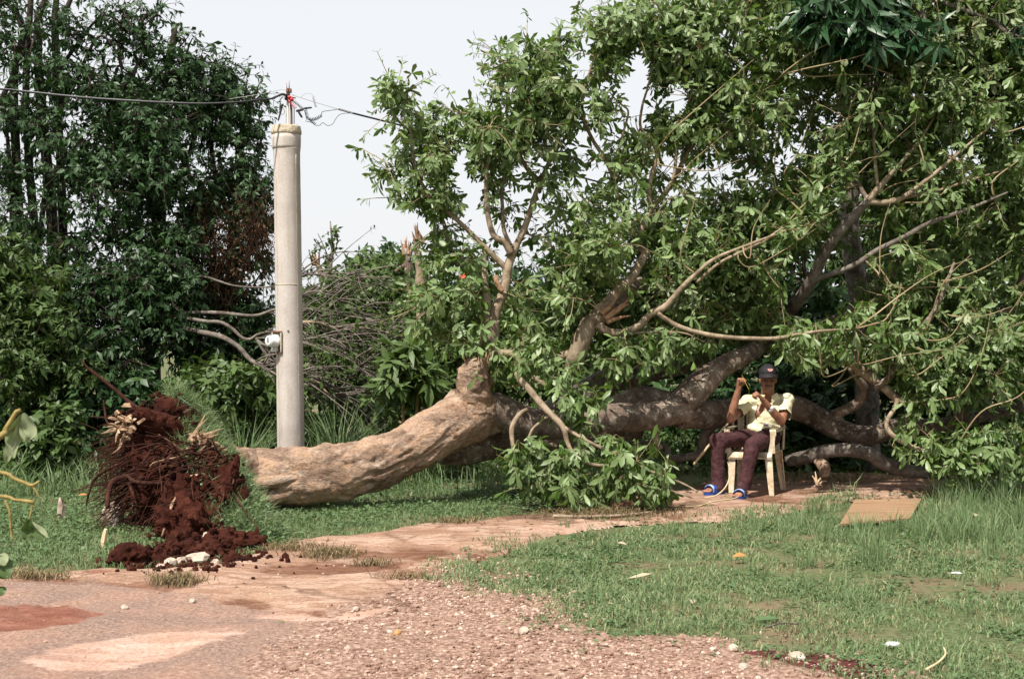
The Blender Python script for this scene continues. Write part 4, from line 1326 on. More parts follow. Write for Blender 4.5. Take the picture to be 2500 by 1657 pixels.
# turf: the old ground surface, now a slope of grass and weeds on the trunk side of the plate
n = 5200
u = rng.random(n) * 2 - 1
vv = rng.random(n) * 2 - 1
px = 545 + 75 * u + 70 * vv - 8 * (u * vv)
py = 1150 + 175 * vv + 25 * u
ed = np.clip((py - 1000) / 330, 0, 1)
px = 444 + 160 * ed + (34 + 42 * ed) * u
d = 10.75 - 1.15 * ed + .12 * u + rng.normal(0, .05, n)
TP = np.stack([(px - CX) * d / FPX, d, np.maximum(CAM_H - (py - CY) * d / FPX, .02)], -1)
core = sweep([P(440, 1000, 10.85), P(490, 1080, 10.75), P(525, 1170, 10.5), P(565, 1260, 10.1), P(605, 1315, 9.7)], [.06, .13, .17, .19, .09], 24, 40, bark_disp(.05, 6))
core[0][:, 2] = np.maximum(core[0][:, 2], -.02)
part('turf_soil', core, simple('turf_soil', [(.3, (.05, .04, .02)), (.5, (.1, .085, .045)), (.7, (.16, .12, .07))], 18, bump=.9, bdist=.02), tree)

cv_ = core[0]
fr_ = core[1][rng.integers(len(core[1]), size=2600)]
core_pts = cv_[fr_].mean(1)
core_pts = core_pts[(core_pts[:, 2] > 0)]
nrm = norm(np.array([.55, -.35, .55]))
gb = 3
TP = np.concatenate([TP, core_pts])
n = len(TP)
ed = np.concatenate([ed, np.full(len(core_pts), .9)])
bx = np.repeat(TP, gb, 0) + rng.normal(0, .02, (n * gb, 3))
dd_ = norm(nrm + rng.normal(0, .85, (n * gb, 3)) + np.array([0, 0, -.35]))
lv1 = leaves(bx, dd_, rng.normal(0, 1, (n * gb, 3)), rng.uniform(.06, .19, n * gb), rng.uniform(.004, .008, n * gb), .6, .1, np.clip(rng.normal(.5, .25, n * gb), 0, 1), False)
part('turf_grass', lv1[:2], MAT['grass'], tree, smooth=False, kind='stuff', tone=lv1[2])
low = ed > .35
B_ = TP[low] + rng.normal(0, .03, (low.sum(), 3)) + nrm * .05
lv2 = leaves(B_, norm(nrm + rng.normal(0, .6, B_.shape)), np.array([0.1, -.5, .9]) + rng.normal(0, .3, B_.shape), rng.uniform(.015, .042, len(B_)), rng.uniform(.01, .026, len(B_)), .2, .2, np.clip(rng.normal(.45, .22, len(B_)), 0, 1), False)
part('turf_weeds', lv2[:2], MAT['cover_leaf'], tree, smooth=False, kind='stuff', tone=lv2[2])
# ---- crown
BL = [(985, 225, 50, 60, 12.0, .35, 1.3), (1000, 300, 75, 60, 12.0, .4, 1.2), (945, 385, 55, 45, 12.0, .3, 1.2), (1040, 370, 75, 70, 12.0, .4, 1.2), (925, 425, 38, 30, 12.0, .2), (965, 480, 45, 36, 12.1, .2, .6), (1065, 470, 70, 55, 12.0, .4), (1110, 300, 60, 50, 12.0, .3),
      (1060, 560, 65, 50, 12.1, .4, .8), (1110, 640, 75, 45, 12.1, .4, .7), (1230, 150, 50, 55, 12.0, .35, 1.2), (1310, 120, 60, 55, 12.0, .35, 1.2), (1360, 85, 30, 32, 12.0, .2), (1250, 240, 80, 60, 12.0, .4, 1.1), (1350, 210, 55, 70, 12.0, .4, 1.1), (1185, 300, 60, 60, 12.0, .4),
      (1290, 330, 70, 60, 12.0, .4), (1200, 400, 65, 60, 12.0, .4), (1330, 450, 80, 60, 12.0, .4), (1240, 510, 80, 55, 12.0, .4), (1390, 250, 30, 40, 12.0, .3),
      (1470, 75, 45, 48, 12.0, .3, 1.2), (1560, 45, 50, 40, 12.0, .3, 1.2), (1600, 30, 30, 40, 12.0, .3), (1455, 150, 38, 50, 12.0, .3, 1.1), (1480, 210, 40, 50, 12.0, .3, 1.1), (1440, 300, 40, 40, 12.0, .3, .9), (1500, 50, 40, 40, 12.0, .3),
      (1400, 420, 70, 60, 12.0, .4), (1430, 510, 80, 55, 12.1, .4), (1500, 590, 70, 50, 12.1, .4, .8), (1340, 590, 80, 45, 12.1, .4, .7), (1120, 730, 90, 50, 12.0, .5), (1160, 820, 80, 50, 11.8, .35), (1085, 790, 50, 50, 12.0, .35), (1270, 730, 80, 60, 12.2, .5, .8), (1260, 830, 80, 50, 11.9, .4),
      (1640, 80, 60, 55, 12.2, .4, 1.1), (1720, 45, 70, 50, 12.2, .4, 1.1), (1620, 165, 50, 50, 12.2, .3), (1700, 160, 70, 60, 12.2, .4), (1560, 360, 40, 50, 12.1, .3, .7), (1620, 300, 45, 50, 12.2, .3, .7), (1690, 290, 70, 65, 12.2, .4), (1510, 400, 50, 50, 12.1, .3, .8)]
rb = np.random.default_rng(5)
for gx_ in range(1600, 2700, 72):
    for gy_ in range(-110, 900, 66):
        for lay in (0, 1):
            px, py = gx_ + rb.uniform(-30, 30), gy_ + rb.uniform(-28, 28)
            if px < 1700 and py < 380:
                continue
            if 1900 < px < 2080 and 610 < py < 780 and lay == 0:
                continue
            if py > 840 and 1650 < px < 2060:
                continue
            if vn3(np.array([px * .008, py * .008, 3.0 + lay]), 91) < (.3, .36)[lay]:
                continue
            BL.append((px, py, rb.uniform(45, 75), rb.uniform(38, 58), (rb.uniform(11.95, 12.5), rb.uniform(12.6, 13.7))[lay], .3, (.5, .42)[lay]))
for q in range(34):
    px, py = rb.uniform(1380, 1900), rb.uniform(560, 800)
    BL.append((px, py, rb.uniform(50, 80), rb.uniform(35, 55), rb.uniform(11.8, 13.2), .4, .7))
BLf = [(1330, 900, 60, 50, 11.45, .22), (1380, 960, 40, 60, 11.3, .15), (1430, 1010, 45, 55, 11.25, .15), (1300, 1100, 45, 60, 11.2, .2), (1390, 1110, 60, 45, 11.15, .2), (1270, 1130, 45, 35, 11.2, .2, .9), (1340, 1165, 60, 40, 11.1, .2), (1430, 1190, 90, 40, 11.1, .25, 1.2),
       (1520, 1140, 60, 40, 11.0, .2), (1560, 1200, 80, 28, 11.0, .2, 1.1), (1640, 1180, 50, 40, 10.95, .15, 1.1), (1690, 1225, 30, 32, 10.85, .12, 1.2), (1510, 1070, 50, 25, 11.2, .2, .8), (1235, 890, 50, 40, 11.5, .2), (1420, 1232, 90, 12, 11.1, .2), (1300, 1000, 40, 50, 11.3, .15, .7),
       (1600, 1120, 40, 30, 11.0, .15, .8), (1480, 900, 60, 40, 11.7, .25, .8), (1560, 860, 60, 40, 11.8, .3, .9), (1640, 850, 60, 40, 11.8, .3), (1730, 850, 50, 40, 11.8, .3), (1830, 835, 60, 26, 11.9, .25), (1740, 1060, 14, 20, 11.4, .08), (1925, 855, 50, 40, 12.0, .3), (1975, 810, 60, 35, 11.8, .25),
       (2080, 790, 50, 35, 11.7, .2), (2150, 830, 50, 40, 11.9, .25), (2060, 850, 40, 30, 12.0, .2), (2280, 1080, 70, 40, 11.7, .25, 1.2), (2350, 1120, 80, 40, 11.7, .25, 1.2), (2240, 1045, 40, 40, 11.8, .2), (2240, 970, 50, 50, 11.9, .25), (2310, 930, 60, 60, 12.0, .3), (2400, 1090, 60, 50, 11.8, .3),
       (2470, 1060, 60, 60, 12.0, .3), (2420, 900, 80, 60, 12.2, .3), (2500, 850, 80, 80, 12.2, .3), (2480, 1120, 60, 45, 11.9, .3), (2560, 1000, 60, 100, 12.2, .3), (2250, 880, 60, 40, 12.1, .3), (2180, 1100, 30, 25, 11.9, .15)]


def avoid_man(q):
    px = CX + FPX * q[:, 0] / q[:, 1]
    py = CY - FPX * (q[:, 2] - CAM_H) / q[:, 1]
    a = (px > 1745) & (px < 1945) & (py > 872) & (q[:, 1] < 13.2)
    a |= (px > 1700) & (px < 1930) & (py > 1040) & (q[:, 1] < 13.2)
    a |= ((px - 1990) / 85) ** 2 + ((py - 690) / 85) ** 2 < 1
    a |= (px > 1660) & (px < 2170) & (py > 930) & (q[:, 1] < 12.9)
    # keep the face of the trunk clear
    a |= (px < 1130) & (py > 880)
    a |= (px < 1250) & (py > 930) & (py < 1080) & (q[:, 1] < 11.9)
    # the long limb and the curled branch show between the hanging leaves
    a |= (px > 1480) & (px < 1700) & (py > 935) & (py < 1050) & (q[:, 1] < 12.2)
    a |= (px > 1200) & (px < 1330) & (py > 955) & (py < 1062) & (q[:, 1] < 11.95)
    # open sky between the lobes of the crown
    for ex, ey, rx, ry in ((1118, 190, 34, 85), (1425, 130, 24, 70), (1558, 200, 32, 70), (1120, 420, 22, 40), (1150, 480, 20, 40), (1460, 425, 28, 30), (1380, 560, 30, 20), (1010, 560, 40, 36), (905, 560, 50, 60), (1555, 270, 26, 60), (1040, 450, 20, 22),
                           (1185, 560, 24, 20), (1290, 400, 24, 24), (1300, 620, 40, 18), (1420, 350, 22, 40), (870, 250, 40, 80), (1655, 240, 26, 40), (1640, 400, 22, 30)):
        a |= ((px - ex) / rx) ** 2 + ((py - ey) / ry) ** 2 < 1
    # boughs that show in front of their leaves
    for x1, y1, x2, y2, hw, dm in ((1965, 705, 2119, 490, 44, 12.7), (1415, 840, 1490, 738, 40, 12.3), (1490, 738, 1578, 612, 26, 12.3), (1200, 785, 1232, 704, 26, 12.2), (1232, 704, 1250, 620, 18, 12.2), (2119, 490, 2313, 398, 14, 12.1),
                                   (1560, 795, 1622, 750, 20, 12.1), (1590, 510, 1666, 398, 12, 12.4), (1440, 330, 1425, 240, 10, 12.1), (1189, 500, 1200, 570, 12, 12.0), (1309, 469, 1340, 398, 12, 12.3)):
        tt_ = np.clip(((px - x1) * (x2 - x1) + (py - y1) * (y2 - y1)) / ((x2 - x1) ** 2 + (y2 - y1) ** 2), 0, 1)
        a |= (np.hypot(px - x1 - tt_ * (x2 - x1), py - y1 - tt_ * (y2 - y1)) < hw) & (q[:, 1] < dm)
    # the gap through which the sun reaches the seated man
    sd_ = np.array(sun_dir[:])
    for o_, r_ in ((P(1868, 1010, 12.35), .3), (P(1835, 1090, 12.0), .3), (P(1890, 960, 12.4), .22), (P(1780, 1180, 12.0), .25), (P(1880, 1150, 12.1), .2)):
        v_ = q - o_
        al = v_ @ sd_
        a |= (al > 0) & (np.linalg.norm(v_ - al[:, None] * sd_, axis=1) < r_)
    return a


BL = [(b[0], b[1] + (26 if b[1] < 260 and b[0] < 1570 else 0), b[2] * (.86 if b[0] < 1560 else 1), b[3] * (.86 if b[0] < 1560 else 1)) + tuple(b[4:]) for b in BL]
tw1, lv_a, _ = foliage(SKP, blobs_from(BL), 2700, 21000, (.17, .17, .16), 8, .097, .034, droop=.5, gap=-.1, gapscale=2.1, seed=92, avoid=avoid_man, back=.13, wpos=.68, spread=(.35, 1.45))
tw2, lv_b, _ = foliage(SKP, blobs_from(BLf), 330, 1700, (.1, .1, .09), 8, .108, .036, droop=.85, wpos=.68, spread=(.3, 1.4), seed=93, avoid=avoid_man, zmin=.06)
part('twigs', join(tw1, tw2), MAT['twig'], tree, kind='stuff')
lv_all = tuple(np.concatenate([a, b]) for a, b in zip(lv_a, lv_b))
lv_all = front_leaves(lv_all, 290, tree, MAT['fallen_leaf'], span=(820, 2500, 0, 1290), wpos=.68)
B_ = lv_all[0]
wilt = (rng.random(len(B_)) < .02) | ((rng.random(len(B_)) < .5) & (fbm(B_ * 3.1, 2, 177) > .42))
g1, t1 = leaf_geo(tuple(a[~wilt] for a in lv_all), True, .68)
part('crown', g1, MAT['fallen_leaf'], tree, kind='stuff', tone=t1)
g2, t2 = leaf_geo(tuple(a[wilt] for a in lv_all), True, .68)
part('wilted_leaves', g2, MAT['wilted_leaf'], tree, kind='stuff', tone=t2)
for k, h in enumerate(hs):
    part('root_soil', h, root_soil, tree)

# crumbs of red earth on the roots and on the ground below
n = 2600
logs = [np.array(o.data.vertices[i].co) + WL[tree] for o in tree.children if o.name.startswith('root') and len(o.data.vertices) > 2500 and not o.name.startswith('root_soil') for i in range(0, len(o.data.vertices), 3)]
cv_ = np.concatenate([Vd, *[h[0] for h in hs], np.array(logs)])
cc = cv_[rng.integers(len(cv_), size=n)] + rng.normal(0, .025, (n, 3))
m2 = 700
gq = np.stack([rng.normal(440, 110, m2), rng.normal(1368, 16, m2)], -1)
gg = np.array([G(max(q[0], 240), q[1]) for q in gq])
gg[:, 2] = path_z(gg[:, 0], gg[:, 1]) + .006
cc = np.concatenate([cc, gg])
cc[:, 2] = np.maximum(cc[:, 2], .006)
V0, T0 = ICO[1]
n = len(cc)
cr = .006 + .026 * rng.random(n) ** 2.5
cV = V0[None] * rng.uniform(.65, 1.3, (n, 1, 3)) * (1 + rng.uniform(-.3, .3, (n, len(V0))))[..., None] * cr[:, None, None] + cc[:, None]
part('soil_crumbs', (cV.reshape(-1, 3), (T0[None] + (np.arange(n) * len(V0))[:, None, None]).reshape(-1, 3)), root_soil, tree, smooth=False, kind='stuff')
# leaf scraps and bits of twig littering the bare ground near the crown
n = 9000
x, y = rng.uniform(-3.5, 5.2, n), rng.uniform(6.5, 14, n)
kq = on_path(x, y) & (rng.random(n) < np.clip(.12 + .9 * fbm2(x, y, 1.6, 4, 171), .02, 1) * np.clip((y - 6.8) / 3.2, .06, 1))
x, y = x[kq], y[kq]
n = len(x)
az = rng.uniform(0, 6.28, n)
lv = leaves(np.stack([x, y, path_z(x, y) + .004], -1), np.stack([np.cos(az), np.sin(az), rng.normal(.05, .15, n)], -1), np.array([0, 0, 1.0]) + rng.normal(0, .3, (n, 3)), rng.uniform(.02, .08, n), rng.uniform(.006, .03, n), .2, .3, rng.random(n), False)
MAT['litter'] = leaf_mat('litter', [(0, (.04, .025, .012)), (.45, (.1, .065, .03)), (.75, (.2, .15, .075)), (1, (.1, .15, .05))], (.16, .12, .07), rough=.8, spec=.15, trans=.05)
lone('leaf_litter', 'brown and green leaf scraps scattered over the path below the crown', 'litter', lv[:2], MAT['litter'], kind='stuff', tone=lv[2])
# ------------------------------------------------------------------ standing trees, shrubs and wreckage behind
def plant(name, label, cat, group, stems, blobs, n1, n2, sigma, kk, L, Wd, droop, m, bark, crown='crown', big=False, gap=None, gapscale=1.2, seed=0, r1=(.02, .006), r2=(.006, .003), base=None,
          spread=(.5, 1.3), shell=.45, curv=.15, leaf_parts=0, back=.1, wpos=.5, sag=.05, span=(0, 2500, 0, 1657)):
    """stems: (points, radii) in metres; the first point of the first stem is the foot"""
    b = np.array(stems[0][0][0]) if base is None else np.array(base)
    b = np.array([b[0], b[1], 0.0])
    o = thing(name, label, cat, b, group)
    sk = []
    for q, (c, r) in enumerate(stems):
        c = np.array(c, dtype=float)
        rr_ = np.interp(np.linspace(0, 1, len(c)), np.linspace(0, 1, len(r)), r)
        part('trunk' if q == 0 and cat == 'tree' else ('limb' if cat == 'tree' else 'stem'), sweep(c, rr_, 10, max(10, len(c) * 6), bark_disp(rr_.max() * .12, 7, seed=q)), MAT[bark], o)
        sk.append(spline(c, max(8, len(c) * 5))[0])
    sk = np.concatenate(sk)
    tw, lv, _ = foliage(sk, blobs_from(blobs), n1, n2, sigma, kk, L, Wd, droop, gap, gapscale, seed, r1, r2, big, spread, back, shell, .05, curv, wpos, None, sag)
    part('twigs', tw, MAT[bark], o, kind='stuff')
    if leaf_parts:
        lv = front_leaves(lv, leaf_parts, o, MAT[m], 'leaf', wpos, span)
    g, t = leaf_geo(lv, big, wpos, .2)
    part(crown, g, MAT[m], o, kind='stuff', tone=t)
    return o


def stem(px, py, d, *more, r=(.1, .05)):
    """a stem from the ground at depth d below (px, py) through (px, py[, d]) points"""
    c = [P(px, py, d)]
    c[0][2] = -.05
    for q in more:
        c.append(P(q[0], q[1], q[2] if len(q) > 2 else d))
    return (c, r)


# tall evergreens on the left
DL = (.09, .034)
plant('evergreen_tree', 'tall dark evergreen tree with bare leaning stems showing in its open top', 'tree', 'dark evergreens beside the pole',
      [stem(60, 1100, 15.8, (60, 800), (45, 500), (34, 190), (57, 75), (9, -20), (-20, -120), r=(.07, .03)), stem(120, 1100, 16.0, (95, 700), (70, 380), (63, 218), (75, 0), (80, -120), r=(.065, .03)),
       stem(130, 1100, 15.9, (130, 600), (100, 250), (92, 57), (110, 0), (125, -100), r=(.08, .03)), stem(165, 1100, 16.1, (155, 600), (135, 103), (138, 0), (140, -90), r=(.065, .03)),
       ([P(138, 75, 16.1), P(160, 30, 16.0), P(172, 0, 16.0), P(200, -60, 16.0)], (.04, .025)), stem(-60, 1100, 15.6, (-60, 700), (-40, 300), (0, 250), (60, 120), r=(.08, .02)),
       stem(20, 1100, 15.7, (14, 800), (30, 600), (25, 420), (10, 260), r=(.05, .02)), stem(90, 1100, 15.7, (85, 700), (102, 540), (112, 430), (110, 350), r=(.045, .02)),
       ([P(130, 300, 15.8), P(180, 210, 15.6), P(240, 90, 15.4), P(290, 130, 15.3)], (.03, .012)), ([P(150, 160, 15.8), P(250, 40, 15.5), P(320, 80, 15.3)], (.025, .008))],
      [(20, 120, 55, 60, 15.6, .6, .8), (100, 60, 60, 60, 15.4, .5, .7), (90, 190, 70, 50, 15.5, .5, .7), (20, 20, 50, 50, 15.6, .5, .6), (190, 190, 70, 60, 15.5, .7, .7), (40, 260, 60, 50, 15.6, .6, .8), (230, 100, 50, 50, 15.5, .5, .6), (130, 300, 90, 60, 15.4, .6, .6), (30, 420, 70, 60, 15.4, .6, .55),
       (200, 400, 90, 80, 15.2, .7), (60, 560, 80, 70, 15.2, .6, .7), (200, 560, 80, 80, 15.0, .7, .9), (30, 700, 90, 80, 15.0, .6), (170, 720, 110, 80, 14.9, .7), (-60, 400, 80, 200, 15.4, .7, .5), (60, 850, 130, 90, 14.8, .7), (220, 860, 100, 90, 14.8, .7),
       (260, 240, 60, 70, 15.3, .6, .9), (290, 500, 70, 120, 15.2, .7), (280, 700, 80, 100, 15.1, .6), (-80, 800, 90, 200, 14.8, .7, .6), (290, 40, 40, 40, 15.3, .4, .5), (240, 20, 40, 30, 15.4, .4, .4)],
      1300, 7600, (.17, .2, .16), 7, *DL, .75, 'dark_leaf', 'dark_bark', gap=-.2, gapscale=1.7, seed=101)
plant('evergreen_tree', 'dense dark evergreen tree with a rounded leafy top standing against the white sky', 'tree', 'dark evergreens beside the pole',
      [stem(380, 1100, 16.2, (370, 800), (390, 500), (400, 280), (420, 120), (430, 60), r=(.13, .02)), ([P(385, 560, 16.2), P(340, 380, 15.8), P(320, 220, 15.6), P(350, 120, 15.6)], (.05, .015)),
       ([P(390, 500, 16.2), P(460, 380, 15.9), P(490, 250, 15.7)], (.05, .015)), ([P(270, 220, 15.9), P(250, 130, 15.7), P(285, 100, 15.6), P(300, 165, 15.5), P(325, 180, 15.5)], (.02, .008))],
      [(340, 90, 50, 60, 15.8, .5, .8), (405, 60, 42, 36, 15.8, .35, 1.1), (475, 105, 36, 30, 15.8, .35, 1.1), (430, 170, 70, 50, 15.8, .6), (350, 220, 70, 60, 15.7, .6), (470, 240, 40, 50, 15.8, .5), (400, 320, 100, 70, 15.5, .7), (350, 430, 90, 80, 15.4, .7),
       (450, 430, 90, 70, 15.4, .7), (400, 560, 110, 90, 15.2, .7), (390, 700, 110, 90, 15.0, .7), (340, 830, 110, 90, 14.8, .7), (440, 830, 70, 90, 15.0, .6), (300, 330, 60, 60, 15.6, .6), (380, 20, 26, 22, 15.7, .25, .9)],
      820, 5200, (.16, .2, .15), 7, *DL, .75, 'dark_leaf', 'dark_bark', gap=-.12, gapscale=1.7, seed=103)
vt = plant('evergreen_tree', 'dark evergreen tree hung with brown dead vines, leafy edge close to the pole', 'tree', 'dark evergreens beside the pole',
           [stem(570, 1100, 16.6, (560, 800), (575, 520), (590, 330), (610, 230), r=(.12, .02)), ([P(570, 560, 16.5), P(520, 400, 16.1), P(520, 220, 16.0)], (.05, .015)), ([P(575, 500, 16.5), P(620, 420, 16.2), P(640, 330, 16.1)], (.04, .012))],
           [(545, 200, 36, 45, 16.1, .4, 1.1), (620, 240, 26, 40, 16.1, .3, 1.1), (520, 290, 60, 60, 16.0, .6), (605, 330, 36, 60, 16.1, .5), (560, 440, 60, 60, 16.2, .6, .5), (625, 480, 32, 70, 16.1, .4), (490, 540, 60, 90, 15.9, .6, .8), (600, 580, 60, 70, 16.1, .6, .7),
            (630, 620, 32, 90, 16.1, .4), (500, 700, 70, 90, 15.8, .6, .7), (590, 720, 70, 70, 16.0, .6, .8), (640, 560, 26, 40, 16.1, .3), (530, 850, 90, 80, 15.6, .6, .8), (622, 430, 28, 40, 16.1, .3), (570, 260, 40, 40, 16, .4, .8), (610, 800, 60, 60, 15.9, .5), (560, 900, 90, 60, 15.5, .5), (640, 880, 50, 60, 15.7, .4)],
           720, 4500, (.13, .17, .12), 7, *DL, .75, 'dark_leaf', 'dark_bark', gap=-.14, gapscale=1.8, seed=105)
# dead vines hanging in it
n = 420
vp = np.stack([rng.normal(515, 45, n), rng.normal(620, 75, n)], -1)
vp[300:] = np.stack([rng.normal(625, 18, 120), rng.normal(550, 40, 120)], -1)
vd_ = 15.25 + rng.normal(0, .12, n)
s0 = np.stack([(vp[:, 0] - CX) * vd_ / FPX, vd_, CAM_H - (vp[:, 1] - CY) * vd_ / FPX], -1)
e = s0 + np.stack([rng.normal(.04, .14, n), rng.normal(0, .08, n), -rng.uniform(.12, .5, n)], -1)
md = (s0 + e) / 2 + rng.normal(0, .07, (n, 3))
t = np.linspace(0, 1, 6)[None, :, None]
part('dead_vines', tubes((1 - t) ** 2 * s0[:, None] + 2 * t * (1 - t) * md[:, None] + t ** 2 * e[:, None], np.full((n, 6), .0045), 3), MAT['dry_leaf'], vt, kind='stuff')
q_ = np.repeat(s0, 3, 0) + rng.normal(0, .12, (n * 3, 3))
lv = leaves(q_, np.array([0, 0, -1.0]) + rng.normal(0, .5, q_.shape), rng.normal(0, 1, q_.shape), rng.uniform(.03, .08, len(q_)), rng.uniform(.008, .018, len(q_)), .4, .3, None, False)
part('dead_leaves', lv[:2], MAT['dry_leaf'], vt, kind='stuff', tone=lv[2])

# undergrowth on the left, in front of the evergreens
SH = 'shrubs at the foot of the evergreens'
plant('shrub', 'leafy shrub with paler broad leaves at the foot of the dark evergreens, behind the clover', 'shrub', SH, [stem(135, 1170, 13.3, (140, 1100), (150, 1040), r=(.02, .01)), stem(110, 1170, 13.3, (95, 1120), (80, 1090), r=(.015, .008))],
      [(145, 1035, 50, 36, 13.2, .2), (120, 1090, 60, 40, 13.1, .2), (80, 1135, 40, 25, 13.1, .15), (160, 1010, 25, 20, 13.2, .12)], 60, 420, (.06, .07, .06), 6, .1, .062, .4, 'bush_leaf', 'dark_bark', 'foliage', big=True, seed=111, leaf_parts=40)
plant('shrub', 'pale sunlit shrub crowding the bottom corner of the evergreens below their open top', 'shrub', SH, [stem(30, 1140, 14.2, (40, 950), (50, 800), r=(.03, .012)), stem(120, 1140, 14.2, (130, 900), (150, 760), r=(.03, .012))],
      [(40, 640, 60, 60, 14.2, .35), (100, 720, 70, 60, 14.1, .35), (20, 800, 70, 90, 14.0, .35), (130, 820, 70, 80, 14.0, .35), (60, 920, 90, 80, 14.0, .4), (180, 900, 60, 70, 14.1, .3), (-40, 720, 60, 150, 14.1, .35)],
      260, 1700, (.11, .13, .11), 7, .105, .04, .6, 'bush_leaf', 'dark_bark', 'foliage', gap=-.18, gapscale=1.6, seed=112)
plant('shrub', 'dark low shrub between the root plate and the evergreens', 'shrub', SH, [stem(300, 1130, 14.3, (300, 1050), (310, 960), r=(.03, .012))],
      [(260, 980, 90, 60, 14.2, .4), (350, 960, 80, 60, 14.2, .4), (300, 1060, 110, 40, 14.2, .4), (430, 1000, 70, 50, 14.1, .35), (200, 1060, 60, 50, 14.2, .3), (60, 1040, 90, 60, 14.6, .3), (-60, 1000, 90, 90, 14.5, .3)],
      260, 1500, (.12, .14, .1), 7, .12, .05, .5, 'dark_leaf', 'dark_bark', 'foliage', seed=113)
plant('shrub', 'loose dark green shrub standing close against the pole, over tall grass', 'shrub', SH, [stem(560, 1120, 13.7, (560, 1030), (570, 930), r=(.025, .01)), stem(610, 1120, 13.8, (620, 1000), (640, 900), r=(.02, .01))],
      [(540, 935, 50, 30, 13.8, .3), (600, 925, 50, 28, 13.8, .3), (620, 960, 46, 34, 13.8, .3), (520, 985, 55, 40, 13.8, .3), (560, 985, 60, 30, 13.9, .3), (480, 930, 50, 50, 13.9, .3)],
      120, 800, (.1, .12, .09), 6, .115, .05, .5, 'bush_leaf', 'dark_bark', 'foliage', seed=114, gap=-.15, gapscale=1.8)

# the second toppled tree, bare branches strewn behind the pole
tt = thing('toppled_tree', 'grey bare branches of a smaller toppled tree spread behind the concrete pole', 'tree', P(700, 900, 14.2) * np.array([1, 1, 0]))
TS = []


def tlimb(lst, r, d0=14.2, d1=None, m='grey_bark', name='branch'):
    c = pts(lst, d0, d1)
    r = [q * .78 for q in r]
    part(name, sweep(c, r, 8, len(c) * 6, bark_disp(r[0] * .12, 10)), MAT[m], tt)
    TS.append(spline(c, len(c) * 5)[0])


def rr_(a, b, n):
    return list(np.linspace(a, b, n))


tlimb([(300, 780, 15.2), (380, 785, 14.9), (468, 806, 14.6), (540, 822), (585, 849), (613, 880), (650, 892), (700, 895), (780, 925)], rr_(.045, .025, 9), 14.4, 14.0)
tlimb([(330, 790, 15.2), (400, 770, 14.8), (499, 784, 14.4), (540, 787), (570, 805), (592, 825), (612, 828), (633, 815), (689, 808), (744, 815)], rr_(.03, .018, 10), 14.2)
tlimb([(320, 750, 15.3), (400, 762, 14.9), (523, 763, 14.6), (580, 768), (627, 770), (675, 755), (740, 753), (816, 767), (902, 780), (960, 800)], rr_(.033, .012, 10), 14.5, 14.2)
tlimb([(690, 795), (740, 787), (781, 787), (812, 798), (868, 798), (943, 811), (1000, 830)], rr_(.03, .008, 7), 14.0, m='branch_bark')
tlimb([(700, 830), (744, 829), (785, 825), (833, 846), (850, 877), (888, 904), (930, 925)], rr_(.024, .008, 7), 13.9)
tlimb([(620, 884), (675, 915), (744, 939), (816, 946), (878, 953), (940, 965)], rr_(.03, .01, 6), 14.0)
tlimb([(700, 905), (744, 925), (778, 935), (799, 959), (819, 965), (850, 962)], rr_(.028, .01, 6), 13.9, m='branch_bark')
tlimb([(625, 825), (640, 850), (652, 870), (655, 890)], rr_(.02, .03, 4), 14.1)
tlimb([(690, 920), (744, 911), (802, 894)], rr_(.022, .012, 3), 13.9)
tlimb([(250, 700, 15.6), (340, 684, 15.2), (420, 677, 15.0), (489, 674), (530, 685), (575, 698), (647, 701), (700, 690)], rr_(.026, .01, 8), 14.8)
tlimb([(700, 680), (740, 672), (792, 668), (830, 667), (878, 674), (920, 690)], rr_(.02, .007, 6), 14.6)
tlimb([(720, 730), (760, 712), (800, 715), (830, 740), (870, 760)], rr_(.02, .008, 5), 14.4)
tlimb([(700, 770), (760, 790), (830, 830), (880, 860), (950, 905)], rr_(.018, .006, 5), 14.1)
TSP = np.concatenate(TS)
n = 420
i0 = rng.integers(len(TSP), size=n)
s0 = TSP[i0]
k_ = s0[:, 0] > -2.9
s0 = s0[k_]
n = len(s0)
a = rng.normal(math.radians(-14), .5, n)
L = rng.uniform(.2, .9, n)
e = s0 + np.stack([np.cos(a) * L, rng.normal(-.05, .2, n), np.sin(a) * L + .05], -1)
e[:, 2] = np.maximum(e[:, 2], .05)
md = (s0 + e) / 2 + rng.normal(0, .06, (n, 3)) + np.array([0, 0, .06])
t = np.linspace(0, 1, 6)[None, :, None]
part('twigs', tubes((1 - t) ** 2 * s0[:, None] + 2 * t * (1 - t) * md[:, None] + t ** 2 * e[:, None], np.linspace(.009, .003, 6)[None] * rng.uniform(.5, 1.3, (n, 1)), 4), MAT['grey_bark'], tt, kind='stuff')
lv = rosettes(e, norm(e - md), 5, .09, .035, .4, big=False)
g, t_ = leaf_geo(lv, False)
part('crown', g, MAT['bush_leaf'], tt, kind='stuff', tone=t_)

